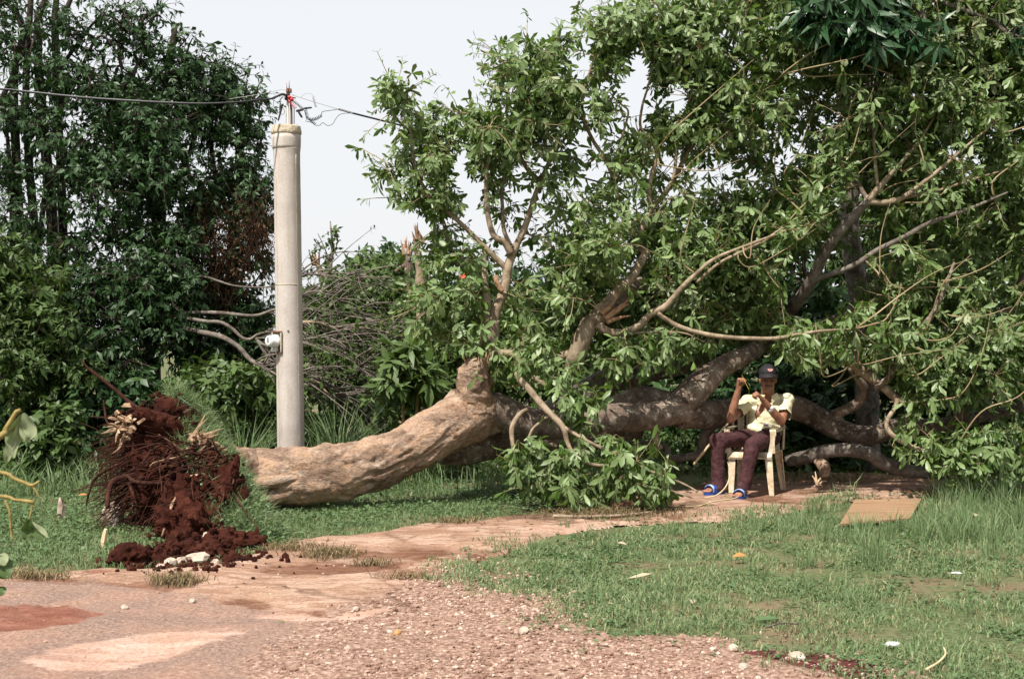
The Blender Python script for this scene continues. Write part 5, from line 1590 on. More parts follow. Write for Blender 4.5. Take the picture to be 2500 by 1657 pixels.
BB = 'bushes behind the fallen branches'
plant('bush', 'green bushy mound directly behind the pale bare branches by the pole', 'bush', BB, [stem(850, 1080, 15.4, (850, 900), (860, 760), r=(.05, .015))],
      [(780, 720, 60, 40, 15.6, .5), (850, 750, 80, 60, 15.4, .5), (930, 730, 70, 60, 15.4, .5), (830, 860, 110, 60, 15.2, .5), (940, 860, 80, 70, 15.1, .5), (880, 960, 130, 60, 14.9, .5), (980, 800, 60, 80, 15.2, .5), (740, 800, 60, 60, 15.5, .4), (740, 960, 70, 60, 15.0, .4)],
      420, 2300, (.13, .16, .12), 6, .11, .045, .4, 'bush_leaf', 'grey_bark', 'foliage', seed=121, gap=-.25)
plant('bush', 'brighter leafy bush rising to the horizon beside the crown of the toppled tree', 'bush', BB, [stem(930, 1080, 15.8, (930, 860), (930, 680), r=(.05, .015))],
      [(900, 655, 40, 30, 15.9, .35), (950, 660, 50, 36, 15.9, .4), (880, 690, 50, 30, 15.8, .4), (1000, 690, 50, 40, 15.9, .4), (940, 720, 80, 50, 15.8, .5), (862, 575, 16, 16, 15.8, .08, .5), (870, 625, 10, 25, 15.8, .08, .5)],
      170, 1000, (.1, .13, .09), 6, .11, .05, .35, 'bush_leaf', 'grey_bark', 'foliage', seed=122)
plant('bush', 'shaded bush seen beneath the knotted stub of the big trunk', 'bush', BB, [stem(1060, 1080, 14.2, (1060, 960), (1060, 820), r=(.04, .012))],
      [(1040, 860, 50, 60, 14.1, .4), (1090, 840, 60, 70, 14.2, .4), (1000, 930, 60, 50, 13.9, .35), (1060, 960, 60, 40, 13.8, .3), (960, 980, 50, 36, 13.8, .3), (1120, 760, 60, 50, 14.4, .4)],
      190, 1100, (.11, .13, .1), 6, .115, .045, .4, 'bush_leaf', 'dark_bark', 'foliage', seed=123)
plant('bush', 'glossy big-leaved young bush sunlit between the pole and the trunk knot', 'bush', BB, [stem(985, 1060, 13.2, (985, 980), (990, 890), r=(.02, .01)), stem(1000, 1060, 13.2, (1020, 960), (1010, 870), r=(.02, .01))],
      [(985, 880, 40, 32, 13.1, .18), (960, 925, 36, 28, 13.0, .18), (1020, 920, 30, 30, 13.1, .18), (1000, 850, 30, 20, 13.1, .15)],
      40, 150, (.06, .07, .06), 7, .2, .062, .55, 'bush_leaf', 'green_twig', 'foliage', big=True, seed=124, leaf_parts=60)
plant('bush', 'low shaded bush just behind the foot of the pole', 'bush', BB, [stem(640, 1080, 15.2, (640, 1000), (650, 930), r=(.03, .012))],
      [(560, 1040, 60, 40, 15.0, .3), (640, 1020, 60, 50, 15.2, .35), (720, 1030, 60, 45, 15.2, .35), (780, 1040, 60, 40, 15.0, .3), (480, 1040, 50, 40, 15.0, .3), (690, 960, 50, 40, 15.4, .35)],
      150, 900, (.12, .14, .1), 6, .105, .042, .4, 'bush_leaf', 'dark_bark', 'foliage', seed=125)
# a far row of trees, broken trunks
for (px, py, rx, ry, d, lab) in ((960, 650, 60, 36, 42, 'hazy far tree showing just over the bright bush'), (880, 730, 60, 30, 40, 'low far tree peeping between the pole and the crown'), (1320, 690, 150, 40, 40, 'far tree glimpsed through the middle of the toppled crown'), (1150, 720, 80, 40, 44, 'far tree glimpsed through the upright left fork')):
    plant('distant_tree', lab, 'tree', 'distant trees on the horizon', [stem(px, 860, d, (px, 800), (px + 5, py), r=(.25, .1))], [(px, py, rx, ry, d, 1.0), (px - 20, py + 50, rx * 1.3, ry * 1.4, d, 1.2), (px + 40, py + 70, rx, ry * 1.5, d, 1.2)],
          100, 700, (.35, .35, .3), 6, .26, .12, .3, 'dark_leaf', 'dark_bark', seed=int(px))


def snag(label, lst, r, d, br=(), m='branch_bark', torn=None):
    c = pts(lst, d)
    c[0][2] = -.05
    r = [q * .68 for q in r]
    o = thing('snapped_tree', label, 'tree', c[0] * np.array([1, 1, 0]), 'storm-snapped trunks')
    part('trunk', sweep(c, r, 12, len(c) * 8, bark_disp(.02, 7)), MAT[m], o)
    for b, rb in br:
        part('limb', sweep(pts(b, d - .02), rb, 7, len(b) * 5), MAT[m], o)
    ge = []
    tip = c[-1]
    for q in range(6):
        e_ = tip + np.array([rng.normal(0, .05), rng.normal(0, .05), rng.uniform(.04, .16)])
        b_ = tip + np.array([rng.normal(0, .03), rng.normal(0, .03), -.08])
        ge.append(sweep([b_, (b_ + e_) / 2, e_], [.022, .014, .002], 5, 5))
    part('splinters', join(*ge), MAT['torn'], o, smooth=False)
    return o


snag('snapped pale trunk leaning beside the pole above the bare branches', [(800, 960), (800, 760), (793, 690), (780, 655), (768, 632)], [.1, .1, .09, .06, .03], 16.5, [([(792, 690), (800, 663), (802, 639), (812, 612), (816, 594)], [.05, .03, .025, .02, .008]), ([(796, 700), (790, 672), (786, 655)], [.05, .04, .02])])
snag('snapped brown trunk with a torn top at the near edge of the crown', [(1010, 960), (1008, 800), (1000, 680), (995, 640), (990, 606)], [.14, .13, .1, .075, .05], 15.5, [([(998, 650), (985, 650), (962, 665)], [.03, .03, .02]), ([(996, 640), (1005, 610), (1012, 598)], [.03, .02, .012])], 'limb_bark')
snag('pale upright trunk partly hidden by the leaves of the left crown edge', [(1030, 960), (1030, 800), (1026, 690), (1022, 640), (1018, 600), (1020, 575)], [.1, .095, .085, .075, .06, .04], 15.0)
# spindly sapling against the sky
plant('sapling', 'spindly bare sapling with a few leaves against the sky beside the pole', 'tree', None, [stem(806, 960, 16.4, (806, 700), (812, 610), (808, 560), (806, 540), r=(.03, .006)), ([P(806, 640, 16.4), P(790, 600, 16.4), P(776, 570, 16.4)], (.01, .004)), ([P(810, 630, 16.4), P(824, 590, 16.4), P(820, 560, 16.4)], (.01, .004))],
      [(806, 590, 24, 45, 16.4, .1), (780, 600, 20, 24, 16.4, .1), (826, 600, 12, 30, 16.4, .1)], 22, 60, (.03, .03, .03), 4, .07, .03, .4, 'bush_leaf', 'grey_bark', 'foliage', seed=131, r1=(.006, .003), r2=(.004, .002))

# the wall of green behind the toppled crown
TB = 'trees behind the toppled crown'
plant('background_tree', 'mid green tree in shade behind the middle of the toppled crown', 'tree', TB, [stem(1400, 1080, 16.5, (1400, 900), (1390, 740), r=(.1, .03))],
      [(1180, 800, 90, 60, 16.2, .6), (1290, 780, 90, 60, 16.4, .6), (1400, 760, 100, 60, 16.5, .6), (1500, 740, 90, 70, 16.5, .6), (1250, 900, 130, 70, 15.8, .6), (1450, 900, 140, 80, 16.0, .6), (1350, 1000, 150, 70, 15.4, .5), (1560, 820, 90, 90, 16.4, .6), (1150, 960, 90, 60, 15.4, .5), (1550, 1000, 100, 70, 15.6, .5)],
      520, 2600, (.16, .18, .15), 6, .15, .06, .4, 'bush_leaf', 'dark_bark', seed=141)
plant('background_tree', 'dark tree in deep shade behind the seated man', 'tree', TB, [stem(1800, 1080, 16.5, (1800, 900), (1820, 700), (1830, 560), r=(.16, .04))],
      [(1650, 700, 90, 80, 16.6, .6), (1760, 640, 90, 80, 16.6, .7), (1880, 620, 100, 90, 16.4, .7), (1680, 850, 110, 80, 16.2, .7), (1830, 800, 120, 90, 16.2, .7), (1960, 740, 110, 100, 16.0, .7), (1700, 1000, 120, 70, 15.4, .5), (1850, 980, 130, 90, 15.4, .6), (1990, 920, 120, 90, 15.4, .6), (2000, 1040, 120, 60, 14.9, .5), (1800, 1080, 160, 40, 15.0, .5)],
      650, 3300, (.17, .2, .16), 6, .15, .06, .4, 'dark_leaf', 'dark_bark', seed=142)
plant('background_tree', 'dense tree behind the fan-shaped branch at the far side of the crown', 'tree', TB, [stem(2250, 1080, 16.5, (2250, 900), (2230, 700), (2240, 500), r=(.16, .04))],
      [(2080, 560, 90, 80, 16.6, .7), (2200, 500, 110, 90, 16.6, .8), (2330, 540, 110, 90, 16.6, .8), (2460, 640, 110, 90, 16.4, .7), (2130, 700, 110, 90, 16.4, .8), (2280, 700, 120, 100, 16.2, .8), (2150, 860, 130, 100, 16.0, .7), (2320, 860, 130, 100, 15.8, .7), (2480, 820, 130, 120, 15.8, .7), (2200, 1000, 140, 80, 15.2, .6), (2380, 1000, 140, 80, 15.0, .6), (2540, 1000, 120, 120, 15.0, .6), (2600, 720, 110, 160, 16, .7)],
      760, 3800, (.18, .2, .17), 6, .15, .06, .4, 'bush_leaf', 'dark_bark', seed=143, gap=-.3)
# mango tree hanging in from the upper right
plant('mango_tree', 'tall mango tree with long dark glossy leaves hanging above the toppled crown', 'tree', None,
      [stem(2120, 1080, 14.6, (2110, 800), (2080, 620), (2075, 480), (2110, 330), (2115, 180), (2118, 60), (2110, -60), r=(.14, .05)), ([P(2115, 60, 14.5), P(2150, -10, 13.2), P(2200, -30, 12.2), P(2240, 20, 11.95), P(2262, 70, 11.85)], (.06, .03)), ([P(2110, -30, 14.4), P(2090, -20, 13.0), P(2080, 20, 12.0), P(2085, 60, 11.8)], (.05, .02)),
       ([P(2080, 0, 12.3), P(2040, 20, 11.95), P(2005, 30, 11.85)], (.03, .012)), ([P(2210, -25, 12.1), P(2340, 20, 12.0), P(2420, 50, 12.0)], (.03, .012)), ([P(2420, 50, 12.0), P(2480, 95, 11.95), P(2560, 110, 11.95)], (.02, .03))],
      [(2060, 62, 62, 34, 11.75, .25, 1.2), (2125, 95, 46, 30, 11.75, .22, 1.1), (2010, 25, 55, 34, 11.8, .25), (2195, 62, 45, 36, 11.8, .25), (2255, 95, 36, 34, 11.85, .22, .6), (2110, 0, 80, 40, 11.9, .3), (2480, 70, 30, 50, 11.9, .2, .4)],
      100, 380, (.1, .1, .09), 10, .23, .05, .75, 'mango_leaf', 'grey_bark', big=True, seed=151, leaf_parts=290, wpos=.4, r1=(.02, .01), r2=(.01, .005), spread=(.7, 1.45), curv=.25, span=(1900, 2500, 0, 330))


# low undergrowth that closes the view under the bushes, one mass of leaves
n = 16000
ux, uy = rng.uniform(-8.5, 9.5, n), rng.uniform(13.6, 17.5, n)
uh = np.clip(.35 + .45 * fbm2(ux, uy, .7, 3, 161), .05, .9) * np.clip((uy - 13.0) / 1.6, .2, 1.25)
kq = (uy > 14.4) | ((ux < 0.5) | (ux > 4.6)) | (rng.random(n) < .2)
ux, uy, uh = ux[kq], uy[kq], uh[kq]
n = len(ux)
up_ = np.stack([ux, uy, uh * rng.random(n) ** .6], -1)
ud = norm(np.array([0, -.3, .7]) + rng.normal(0, .6, (n, 3)))
lv = rosettes(up_, ud, 4, .105, .045, .3, tone=np.clip(.45 + .6 * fbm2(ux, uy, 1.1, 3, 163), 0, 1), big=False)
g, t_ = leaf_geo(lv, False)
lone('undergrowth', 'low leafy undergrowth along the foot of the trees and bushes behind the yard', 'undergrowth', g, MAT['bush_leaf'], kind='stuff', tone=t_)


# tall grass clumps and weeds
def clump(label, px, py, n, h, w_=.05, wd=(.008, .014), d=None):
    g = P(px, py, 13.1 if d is None else d)
    a = rng.uniform(0, 6.28, n)
    r = w_ * np.sqrt(rng.random(n))
    b = blades(g[0] + r * np.cos(a), g[1] + r * np.sin(a), np.zeros(n) - .01, h * rng.uniform(.5, 1.1, n), rng.uniform(*wd, n), rng.uniform(.1, .85, n), np.clip(rng.normal(.5, .2, n), 0, 1), a + rng.normal(0, .4, n))
    lone('grass_clump', label, 'grass', b[:2], MAT['grass'], 'tall grass clumps by the pole', False, tone=b[2])


clump('tall grass clump growing just behind the turf of the root plate', 592, 1125, 150, .82, .15)
clump('big fountain of tall grass beside the pole, under the bare branches', 825, 1105, 210, .92, .17)
clump('thin tall grass clump between the evergreens and the root plate', 250, 1140, 90, .4, .16, d=14)
clump('short grass clump nearest the foot of the pole', 752, 1125, 90, .5, .14)
clump('small grass clump farthest along the trunk from the pole', 930, 1110, 90, .6, .15)
# ------------------------------------------------------------------ utility pole with its meter and wires
PD = 12.35
pc = (711 - CX) * PD / FPX
k = NT('concrete')
v_ = k.coord()
c_ = k.ramp(k.noise(v_, 2.4, 9, .6), [(.3, (.38, .33, .3)), (.5, (.455, .405, .375)), (.7, (.51, .465, .43))])
st = k.ramp(k.noise(k.coord((3, 3, .35)), 5, 8, .65), [(.5, (1, 1, 1)), (.62, (.88, .85, .81)), (.75, (.7, .65, .59))])
c_ = k.mix(.8, c_, k.mix(1.0, c_, st, 'MULTIPLY'))
c_ = k.mix(1.0, c_, k.ramp(k.noise(v_, 90, 5, .7), [(.3, (.8, .8, .8)), (.7, (1.12, 1.12, 1.12))]), 'MULTIPLY')
k.bump(k.noise(v_, 60, 6, .65), .35, .006)
MAT['concrete'] = k.fin(c_, .9, .2)
MAT['old_concrete'] = simple('old_concrete', [(.3, (.34, .28, .2)), (.5, (.46, .38, .29)), (.7, (.55, .48, .38))], 14, bump=.9, bscale=40, bdist=.015)
MAT['white_metal'] = simple('white_metal', [(.3, (.6, .6, .58)), (.7, (.75, .75, .73))], 9, rough=.45, bump=.05)
MAT['black'] = simple('black', [(.3, (.012, .012, .014)), (.7, (.03, .03, .03))], 20, rough=.55, bump=0)
MAT['dark_metal'] = simple('dark_metal', [(.3, (.03, .024, .02)), (.7, (.09, .07, .06))], 14, rough=.6, bump=.1)
MAT['rust'] = simple('rust', [(.3, (.1, .04, .025)), (.7, (.24, .12, .08))], 18, rough=.8)
MAT['grey_metal'] = simple('grey_metal', [(.3, (.34, .33, .32)), (.7, (.52, .51, .5))], 12, rough=.45, bump=.05)
MAT['red_ceramic'] = simple('red_ceramic', [(.3, (.4, .025, .03)), (.7, (.6, .05, .06))], 20, rough=.35, bump=0)
MAT['wire_grey'] = simple('wire_grey', [(.3, (.2, .2, .2)), (.7, (.4, .4, .39))], 6, rough=.4, bump=0)
MAT['wire_red'] = simple('wire_red', [(.3, (.5, .04, .05)), (.7, (.62, .09, .09))], 6, rough=.5, bump=0)
MAT['meter_glass'] = simple('meter_glass', [(.3, (.7, .72, .73)), (.7, (.82, .83, .84))], 5, rough=.12, spec=.6, bump=0)

pole = thing('utility_pole', 'short thick grey concrete pole carrying wires behind the toppled trunk', 'pole', (pc, PD, 0))


def pz_(py):
    return CAM_H - (py - CY) * PD / FPX


def pp(px, py, dd=0.0):
    return P(px, py, PD + dd)


lean = (682 - 711 + 29 - 14) * PD / FPX


def lathe_lean(prof, sides=48):
    V, T = lathe(prof, sides)
    V = V + np.array([pc, PD, 0])
    V[:, 0] += -(V[:, 2]) / 3.5 * .05 + .004
    return V, T


zt = pz_(312)
# the shaft, cut by a recess for the meter on its left side
prof = [(.131, -.1)] + [(.131 - .004 * i / 60 + .0006 * math.sin(i * 1.7), i / 60 * pz_(375)) for i in range(1, 60)] + [(.1275, pz_(374)), (.131, pz_(366)), (.1345, pz_(356))]
Vs, Ts = lathe_lean(prof, 64)
ang = np.arctan2(Vs[:, 1] - PD, Vs[:, 0] - pc)
part('shaft', (Vs, Ts), MAT['concrete'], pole)
cx_ = lambda py: pc - pz_(py) / 3.5 * .05 + .004
ring = lathe([(.131, pz_(366)), (.1355, pz_(358)), (.137, pz_(340)), (.1365, pz_(330))], 64, (cx_(345), PD, 0))
part('collar', ring, MAT['concrete'], pole, label='smooth thicker concrete band below the rim')
V, T = lathe([(.136, pz_(331)), (.145, pz_(327)), (.146, pz_(322)), (.138, pz_(314)), (.137, pz_(309)), (.125, pz_(308)), (.06, pz_(308.5))], 72, (cx_(320), PD, 0))
jit = fbm(V * 22, 3, 3) * .004
V[:, :2] += (V[:, :2] - np.array([cx_(320), PD])) * jit[:, None] * 7
V[:, 2] += fbm(V * 30 + 5, 2, 5) * .006
part('rim', (V, T), MAT['old_concrete'], pole, label='rough crumbling rim of the pole')
for an_ in (-.62, -.7, -2.35):
    part('seam', sweep([np.array([cx_(1150) + .131 * math.cos(an_), PD + .131 * math.sin(an_), 0]), np.array([cx_(700) + .1305 * math.cos(an_), PD + .1305 * math.sin(an_), pz_(700)]), np.array([cx_(380) + .1275 * math.cos(an_), PD + .1275 * math.sin(an_), pz_(380)])], [.0022, .0018, .0022], 5, 30), MAT['old_concrete'], pole)
jn = lathe([(.1302, pz_(694)), (.1309, pz_(695.2)), (.1302, pz_(696.4))], 64, (cx_(695), PD, 0))
part('joint', jn, MAT['old_concrete'], pole)
# meter box: a dark niche frame on the left flank, the round meter pushed out of it
mb = np.array([cx_(835) - .1, PD - .086, pz_(835)])
fwd = norm(np.array([-.66, -.75, 0]))
sd = np.array([-fwd[1], fwd[0], 0])


def local_box(o, a, b, c_2, s):
    V, T = box((0, 0, 0), s, 0, .003)
    return o + V[:, 0:1] * a + V[:, 1:2] * b + V[:, 2:3] * c_2, T


upv = np.array([0, 0, 1.0])
part('niche', local_box(mb - fwd * .01, sd, fwd, upv, (.125, .028, .205)), MAT['dark_metal'], pole, smooth=False, label='dark rusty niche in the concrete')
for zz in (-.101, .101):
    part('niche_frame', local_box(mb + fwd * .008 + upv * zz, sd, fwd, upv, (.137, .014, .012)), MAT['rust'], pole, smooth=False)
for ss in (-.066, .066):
    part('niche_frame', local_box(mb + fwd * .008 + sd * ss, sd, fwd, upv, (.012, .014, .19)), MAT['old_concrete'], pole, smooth=False)
meter = part('electricity_meter', lathe([(.03, 0), (.06, .002), (.063, .02), (.063, .03), (.057, .034), (.055, .09), (.05, .105)], 36, mb + fwd * .004 + upv * .01, fwd), MAT['white_metal'], pole, label='round white electricity meter')
part('meter_dial', lathe([(.046, 0), (.046, .004), (.04, .01)], 32, mb + fwd * .108 + upv * .01, fwd), MAT['meter_glass'], meter)
part('dial_plate', local_box(mb + fwd * .1195 + upv * .022 + sd * .008, sd, fwd, upv, (.02, .003, .05)), MAT['dark_metal'], meter, smooth=False)
part('meter_base', local_box(mb + fwd * .022 - upv * .07, sd, fwd, upv, (.05, .03, .04)), MAT['grey_metal'], pole, smooth=False)
for dx, dz in ((-.03, -.004), (.012, -.008)):
    part('terminal', sweep([mb + fwd * .03 + sd * dx + upv * (dz - .05), mb + fwd * .035 + sd * dx + upv * (dz - .075), mb + fwd * .02 + sd * dx + upv * (dz - .096)], [.006, .006, .005], 6, 8), MAT['white_metal'], pole)
part('hole', lathe([(.009, 0), (.009, .004), (.005, .004)], 12, np.array([cx_(808) + .012, PD - .131, pz_(808)]), (0, -1, 0)), MAT['dark_metal'], pole)
# head of the pole: conduits, rods, rack, insulators
part('conduit', sweep([pp(703, 320), pp(703, 280), pp(702, 245)], [.0125, .0125, .0115], 14, 12), MAT['white_metal'], pole, label='white steel conduit')
part('conduit', sweep([pp(711, 320, .01), pp(711, 275, .01), pp(708, 235, .01)], [.0095, .0095, .009], 12, 12), MAT['rust'], pole, label='rusty brown conduit')
part('rod', sweep([pp(718, 320, -.02), pp(718, 262, -.02)], [.0045, .004], 8, 8), MAT['dark_metal'], pole)
part('rod', sweep([pp(714, 320, .03), pp(713, 262, .03)], [.004, .004], 8, 8), MAT['grey_metal'], pole)
part('rod', sweep([pp(699, 320, .02), pp(699, 260, .02)], [.003, .003], 8, 8), MAT['grey_metal'], pole)
part('spike', sweep([pp(706, 240), pp(706, 215), pp(706, 197)], [.007, .005, .0015], 7, 8), MAT['rust'], pole)
part('spike', sweep([pp(700, 236), pp(700, 218), pp(700, 203)], [.006, .004, .0015], 7, 8), MAT['rust'], pole)
for px, py, r in ((702, 221, .018), (709, 222, .016), (704, 232, .02)):
    part('insulator', lathe([(.5 * r, -.022), (r, -.014), (.62 * r, -.006), (r, .004), (.6 * r, .012), (.8 * r, .018), (.3 * r, .024)], 18, pp(px, py, -.02)), MAT['rust'] if py < 230 else MAT['black'], pole)
for px, py in ((699, 240), (706, 238), (712, 243)):
    part('insulator', lathe([(.008, -.02), (.02, -.012), (.012, -.004), (.02, .006), (.01, .016)], 18, pp(px, py, -.035), (.2, -.5, .8)), MAT['red_ceramic'] if px > 700 else MAT['black'], pole, label='red insulator' if px > 700 else None)
part('bracket', sweep([pp(690, 232, -.02), pp(704, 236, -.02), pp(722, 240, -.02)], [.006, .007, .006], 8, 10), MAT['dark_metal'], pole)


def coil(a, b, r, turns, wire, curve=0.0, n=None):
    a, b = np.array(a), np.array(b)
    n = n or int(turns * 12)
    t = np.linspace(0, 1, n)
    ax = norm(b - a)
    s = norm(np.cross(ax, [0.1, 1, 0.2]))
    u = np.cross(ax, s)
    c = a + (b - a) * t[:, None] + np.array([0, 0, -curve]) * (4 * t * (1 - t))[:, None]
    p_ = c + s * (r * np.cos(2 * np.pi * turns * t))[:, None] + u * (r * np.sin(2 * np.pi * turns * t))[:, None]
    return sweep(p_, np.full(n, wire), 5, n, None, 1.0, True)


def wire(label, lst, r, m='black', dd=(0, 0), n=None, sides=6, group='wires strung from the pole head'):
    d0 = PD + dd[0]
    c = np.array([P(q[0], q[1], (d0 + (PD + dd[1] - d0) * i / (len(lst) - 1)) if len(q) < 3 else q[2]) for i, q in enumerate(lst)])
    return lone('wire', label, 'wire', sweep(c, [r] * len(c), sides, n or len(c) * 10), MAT[m], group)


wire('thick black service cable running from the pole head in front of the evergreens', [(-160, 205), (0, 218), (60, 224), (230, 241), (459, 253), (574, 250), (631, 244), (664, 241), (689, 230), (700, 234)], .0095, 'black', (-.9, -.03))
wire('pale bare strand wound along the thick black cable before the evergreens', [(-160, 203), (0, 216), (60, 222), (230, 239), (459, 251.4), (574, 248.6), (631, 242.6), (664, 240), (690, 228)], .004, 'wire_grey', (-.91, -.045))
wire('thin upper wire slanting up from the treetop to the pole head', [(560, 242), (637, 230), (665, 224), (689, 219), (701, 224)], .003, 'wire_grey', (.4, 0))
wire('thick dark cable sagging from the pole head into the toppled crown', [(827, 267), (863, 277), (938, 296), (1000, 312), (1100, 340), (1300, 400), (1500, 455)], .0095, 'black', (0, .7))
wire('thin grey strand from the pole head joining the sagging dark cable', [(712, 232), (729, 237), (756, 246), (783, 254), (827, 267), (863, 277)], .003, 'wire_grey', (0, 0))
wire('loose wire drooping in a wave below the sagging dark cable', [(745, 296), (762, 300), (770, 306), (781, 306), (788, 300), (800, 307), (812, 303), (820, 290), (830, 280), (845, 277), (863, 277)], .003, 'dark_metal')
wire('short kinked wire between the black coil and the sagging cable', [(785, 278), (788, 273), (806, 270), (827, 267)], .003, 'dark_metal')
wire('fine wire looping up over the pole head to a grey coil', [(733, 240), (741, 232), (750, 228), (760, 230), (766, 237)], .002, 'wire_grey')
wire('dark wire loop hanging on the tree side of the pole head', [(690, 232), (671, 241), (668, 256), (672, 268), (680, 276), (686, 262), (683, 246), (690, 236)], .0028, 'dark_metal')
wire('dark wire loop nearest the conduit under the pole head', [(694, 236), (684, 246), (690, 262), (695, 272), (691, 280), (684, 278)], .0025, 'dark_metal')


def splice(label, a, b, r=.009):
    a, b = pp(*a, -.04), pp(*b, -.04)
    c = [a + (b - a) * t for t in (0, .15, .5, .85, 1)]
    lone('splice', label, 'cable splice', sweep(c, [.003, r, r * 1.1, r, .003], 8, 20), MAT['black'], 'taped splices at the pole head')


splice('black taped splice pointing toward the evergreens, high at the pole head', (660, 242), (690, 230))
splice('black taped splice dangling down on the evergreen side of the conduit', (690, 255), (679, 296), .008)
splice('small black splice angled above the dangling one', (692, 254), (684, 264), .009)
splice('black taped splice crossing just beside the thin rod of the pole head', (722, 272), (742, 267), .012)
splice('black taped splice lying level above the black coil', (740, 265), (762, 263), .009)
splice('black taped splice slanting down to the black coil', (728, 272), (738, 288), .01)


def coil_thing(label, a, b, r, turns, m, curve=0.0, dd=-.03, wr=.0032):
    lone('coil', label, 'wire coil', coil(pp(*a, dd), pp(*b, dd), r, turns, wr, curve), MAT[m], 'coiled wires at the pole head')


coil_thing('red coiled wire hanging from the insulators of the pole head', (702, 242), (722, 264), .014, 8, 'wire_red')
coil_thing('dark coiled wire just beside the red coil', (716, 246), (738, 264), .011, 7, 'dark_metal')
coil_thing('black coiled wire hanging steeply beside the pole rods', (746, 268), (752, 292), .014, 7, 'black')
coil_thing('black coiled wire sagging level toward the loose cable', (752, 290), (786, 281), .015, 9, 'black', .02)
coil_thing('small black coil below the level black coil', (758, 293), (770, 303), .012, 4, 'black')
coil_thing('pale grey coil standing out from the pole head', (765, 237), (772, 262), .01, 7, 'wire_grey', 0, .03, .0025)

# ------------------------------------------------------------------ plastic chair
k = NT('plastic')
v_ = k.coord()
c_ = k.ramp(k.noise(v_, 5, 8, .6), [(.3, (.5, .4, .28)), (.55, (.62, .53, .4)), (.75, (.7, .62, .5))])
dirt = k.ramp(k.noise(v_, 16, 9, .7), [(.4, (.55, .42, .28)), (.58, (1, 1, 1))])
c_ = k.mix(.7, c_, k.mix(1.0, c_, dirt, 'MULTIPLY'))
MAT['plastic'] = k.fin(c_, .45, .4)
chair = thing('plastic_chair', 'dirty cream plastic armchair on the path under the toppled crown', 'chair', (2.49, 12.35, 0))
fl = P(1780, 1204, 12.15)
fr = P(1889, 1203, 12.1)
rl = P(1800, 1195, 12.6)
rrr = P(1917, 1194, 12.5)
for q in (fl, fr, rl, rrr):
    q[2] = path_z(q[0], q[1]) + .004
SZ = .43
tfl = P(1778, 1098, 12.2)
tfr = P(1884, 1090, 12.15)
trl = P(1800, 1098, 12.55)
trr = P(1907, 1088, 12.45)
xa = norm((tfr - tfl) * np.array([1, 1, 0]))
ya = np.array([-xa[1], xa[0], 0])


def leg(foot, top, w0, w1):
    """an L-shaped moulded leg: two thin webs"""
    V = []
    ge = []
    for a, b in ((xa, ya), (ya, xa)):
        sg = 1 if foot is fl or foot is rl else -1
        if a is ya:
            sg = 1 if foot is fl or foot is fr else -1
        th = .004
        vs = []
        for c, w_ in ((foot, w0), (foot * .5 + top * .5, w0 * .45 + w1 * .55), (top, w1)):
            for s in (0, 1):
                for t_ in (-th, th):
                    vs.append(c + a * (sg * w_ * s) + b * t_)
        V = np.array(vs)
        T = []
        for i in (0, 4):
            T += [[i, i + 1, i + 5], [i, i + 5, i + 4], [i + 2, i + 6, i + 7], [i + 2, i + 7, i + 3], [i, i + 4, i + 6], [i, i + 6, i + 2], [i + 1, i + 3, i + 7], [i + 1, i + 7, i + 5]]
        T += [[0, 2, 3], [0, 3, 1], [8, 9, 11], [8, 11, 10]]
        ge.append((V, np.array(T)))
    return join(*ge)


for foot, top in ((fl, tfl), (fr, tfr), (rl, trl), (rrr, trr)):
    top = top.copy()
    top[2] = SZ
    part('leg', leg(foot, top, .042, .07), MAT['plastic'], chair, smooth=False)
# seat: a dished slab with a turned-down front lip
u, v = np.meshgrid(np.linspace(-.02, 1.02, 17), np.linspace(-.1, 1.02, 17))
c00, c10, c01, c11 = (np.array([q[0], q[1], 0]) for q in (tfl, tfr, trl, trr))
S_ = (c00 * (1 - u[..., None]) + c10 * u[..., None]) * (1 - v[..., None]) + (c01 * (1 - u[..., None]) + c11 * u[..., None]) * v[..., None]
zz = SZ - .022 * (1 - (2 * u - 1) ** 2) * np.clip(v * 2, 0, 1) - .05 * np.clip(-v * 10, 0, 1) ** 2
S_[..., 2] = zz
S2 = S_.copy()
S2[..., 2] -= .012
nn_ = 17
i = np.arange(nn_ - 1)[:, None] * nn_
j = np.arange(nn_ - 1)[None]
Q = np.stack([i + j, i + j + 1, i + nn_ + j + 1, i + nn_ + j], -1).reshape(-1, 4)
edge_i = list(range(nn_)) + [q * nn_ + nn_ - 1 for q in range(1, nn_)] + [nn_ * nn_ - 1 - q for q in range(1, nn_)] + [(nn_ - 1 - q) * nn_ for q in range(1, nn_ - 1)]
N2 = nn_ * nn_
Es = [[edge_i[q], edge_i[(q + 1) % len(edge_i)], edge_i[(q + 1) % len(edge_i)] + N2, edge_i[q] + N2] for q in range(len(edge_i))]
part('seat', join((np.concatenate([S_.reshape(-1, 3), S2.reshape(-1, 3)]), np.concatenate([Q, Q[:, ::-1] + N2, np.array(Es)]))), MAT['plastic'], chair)


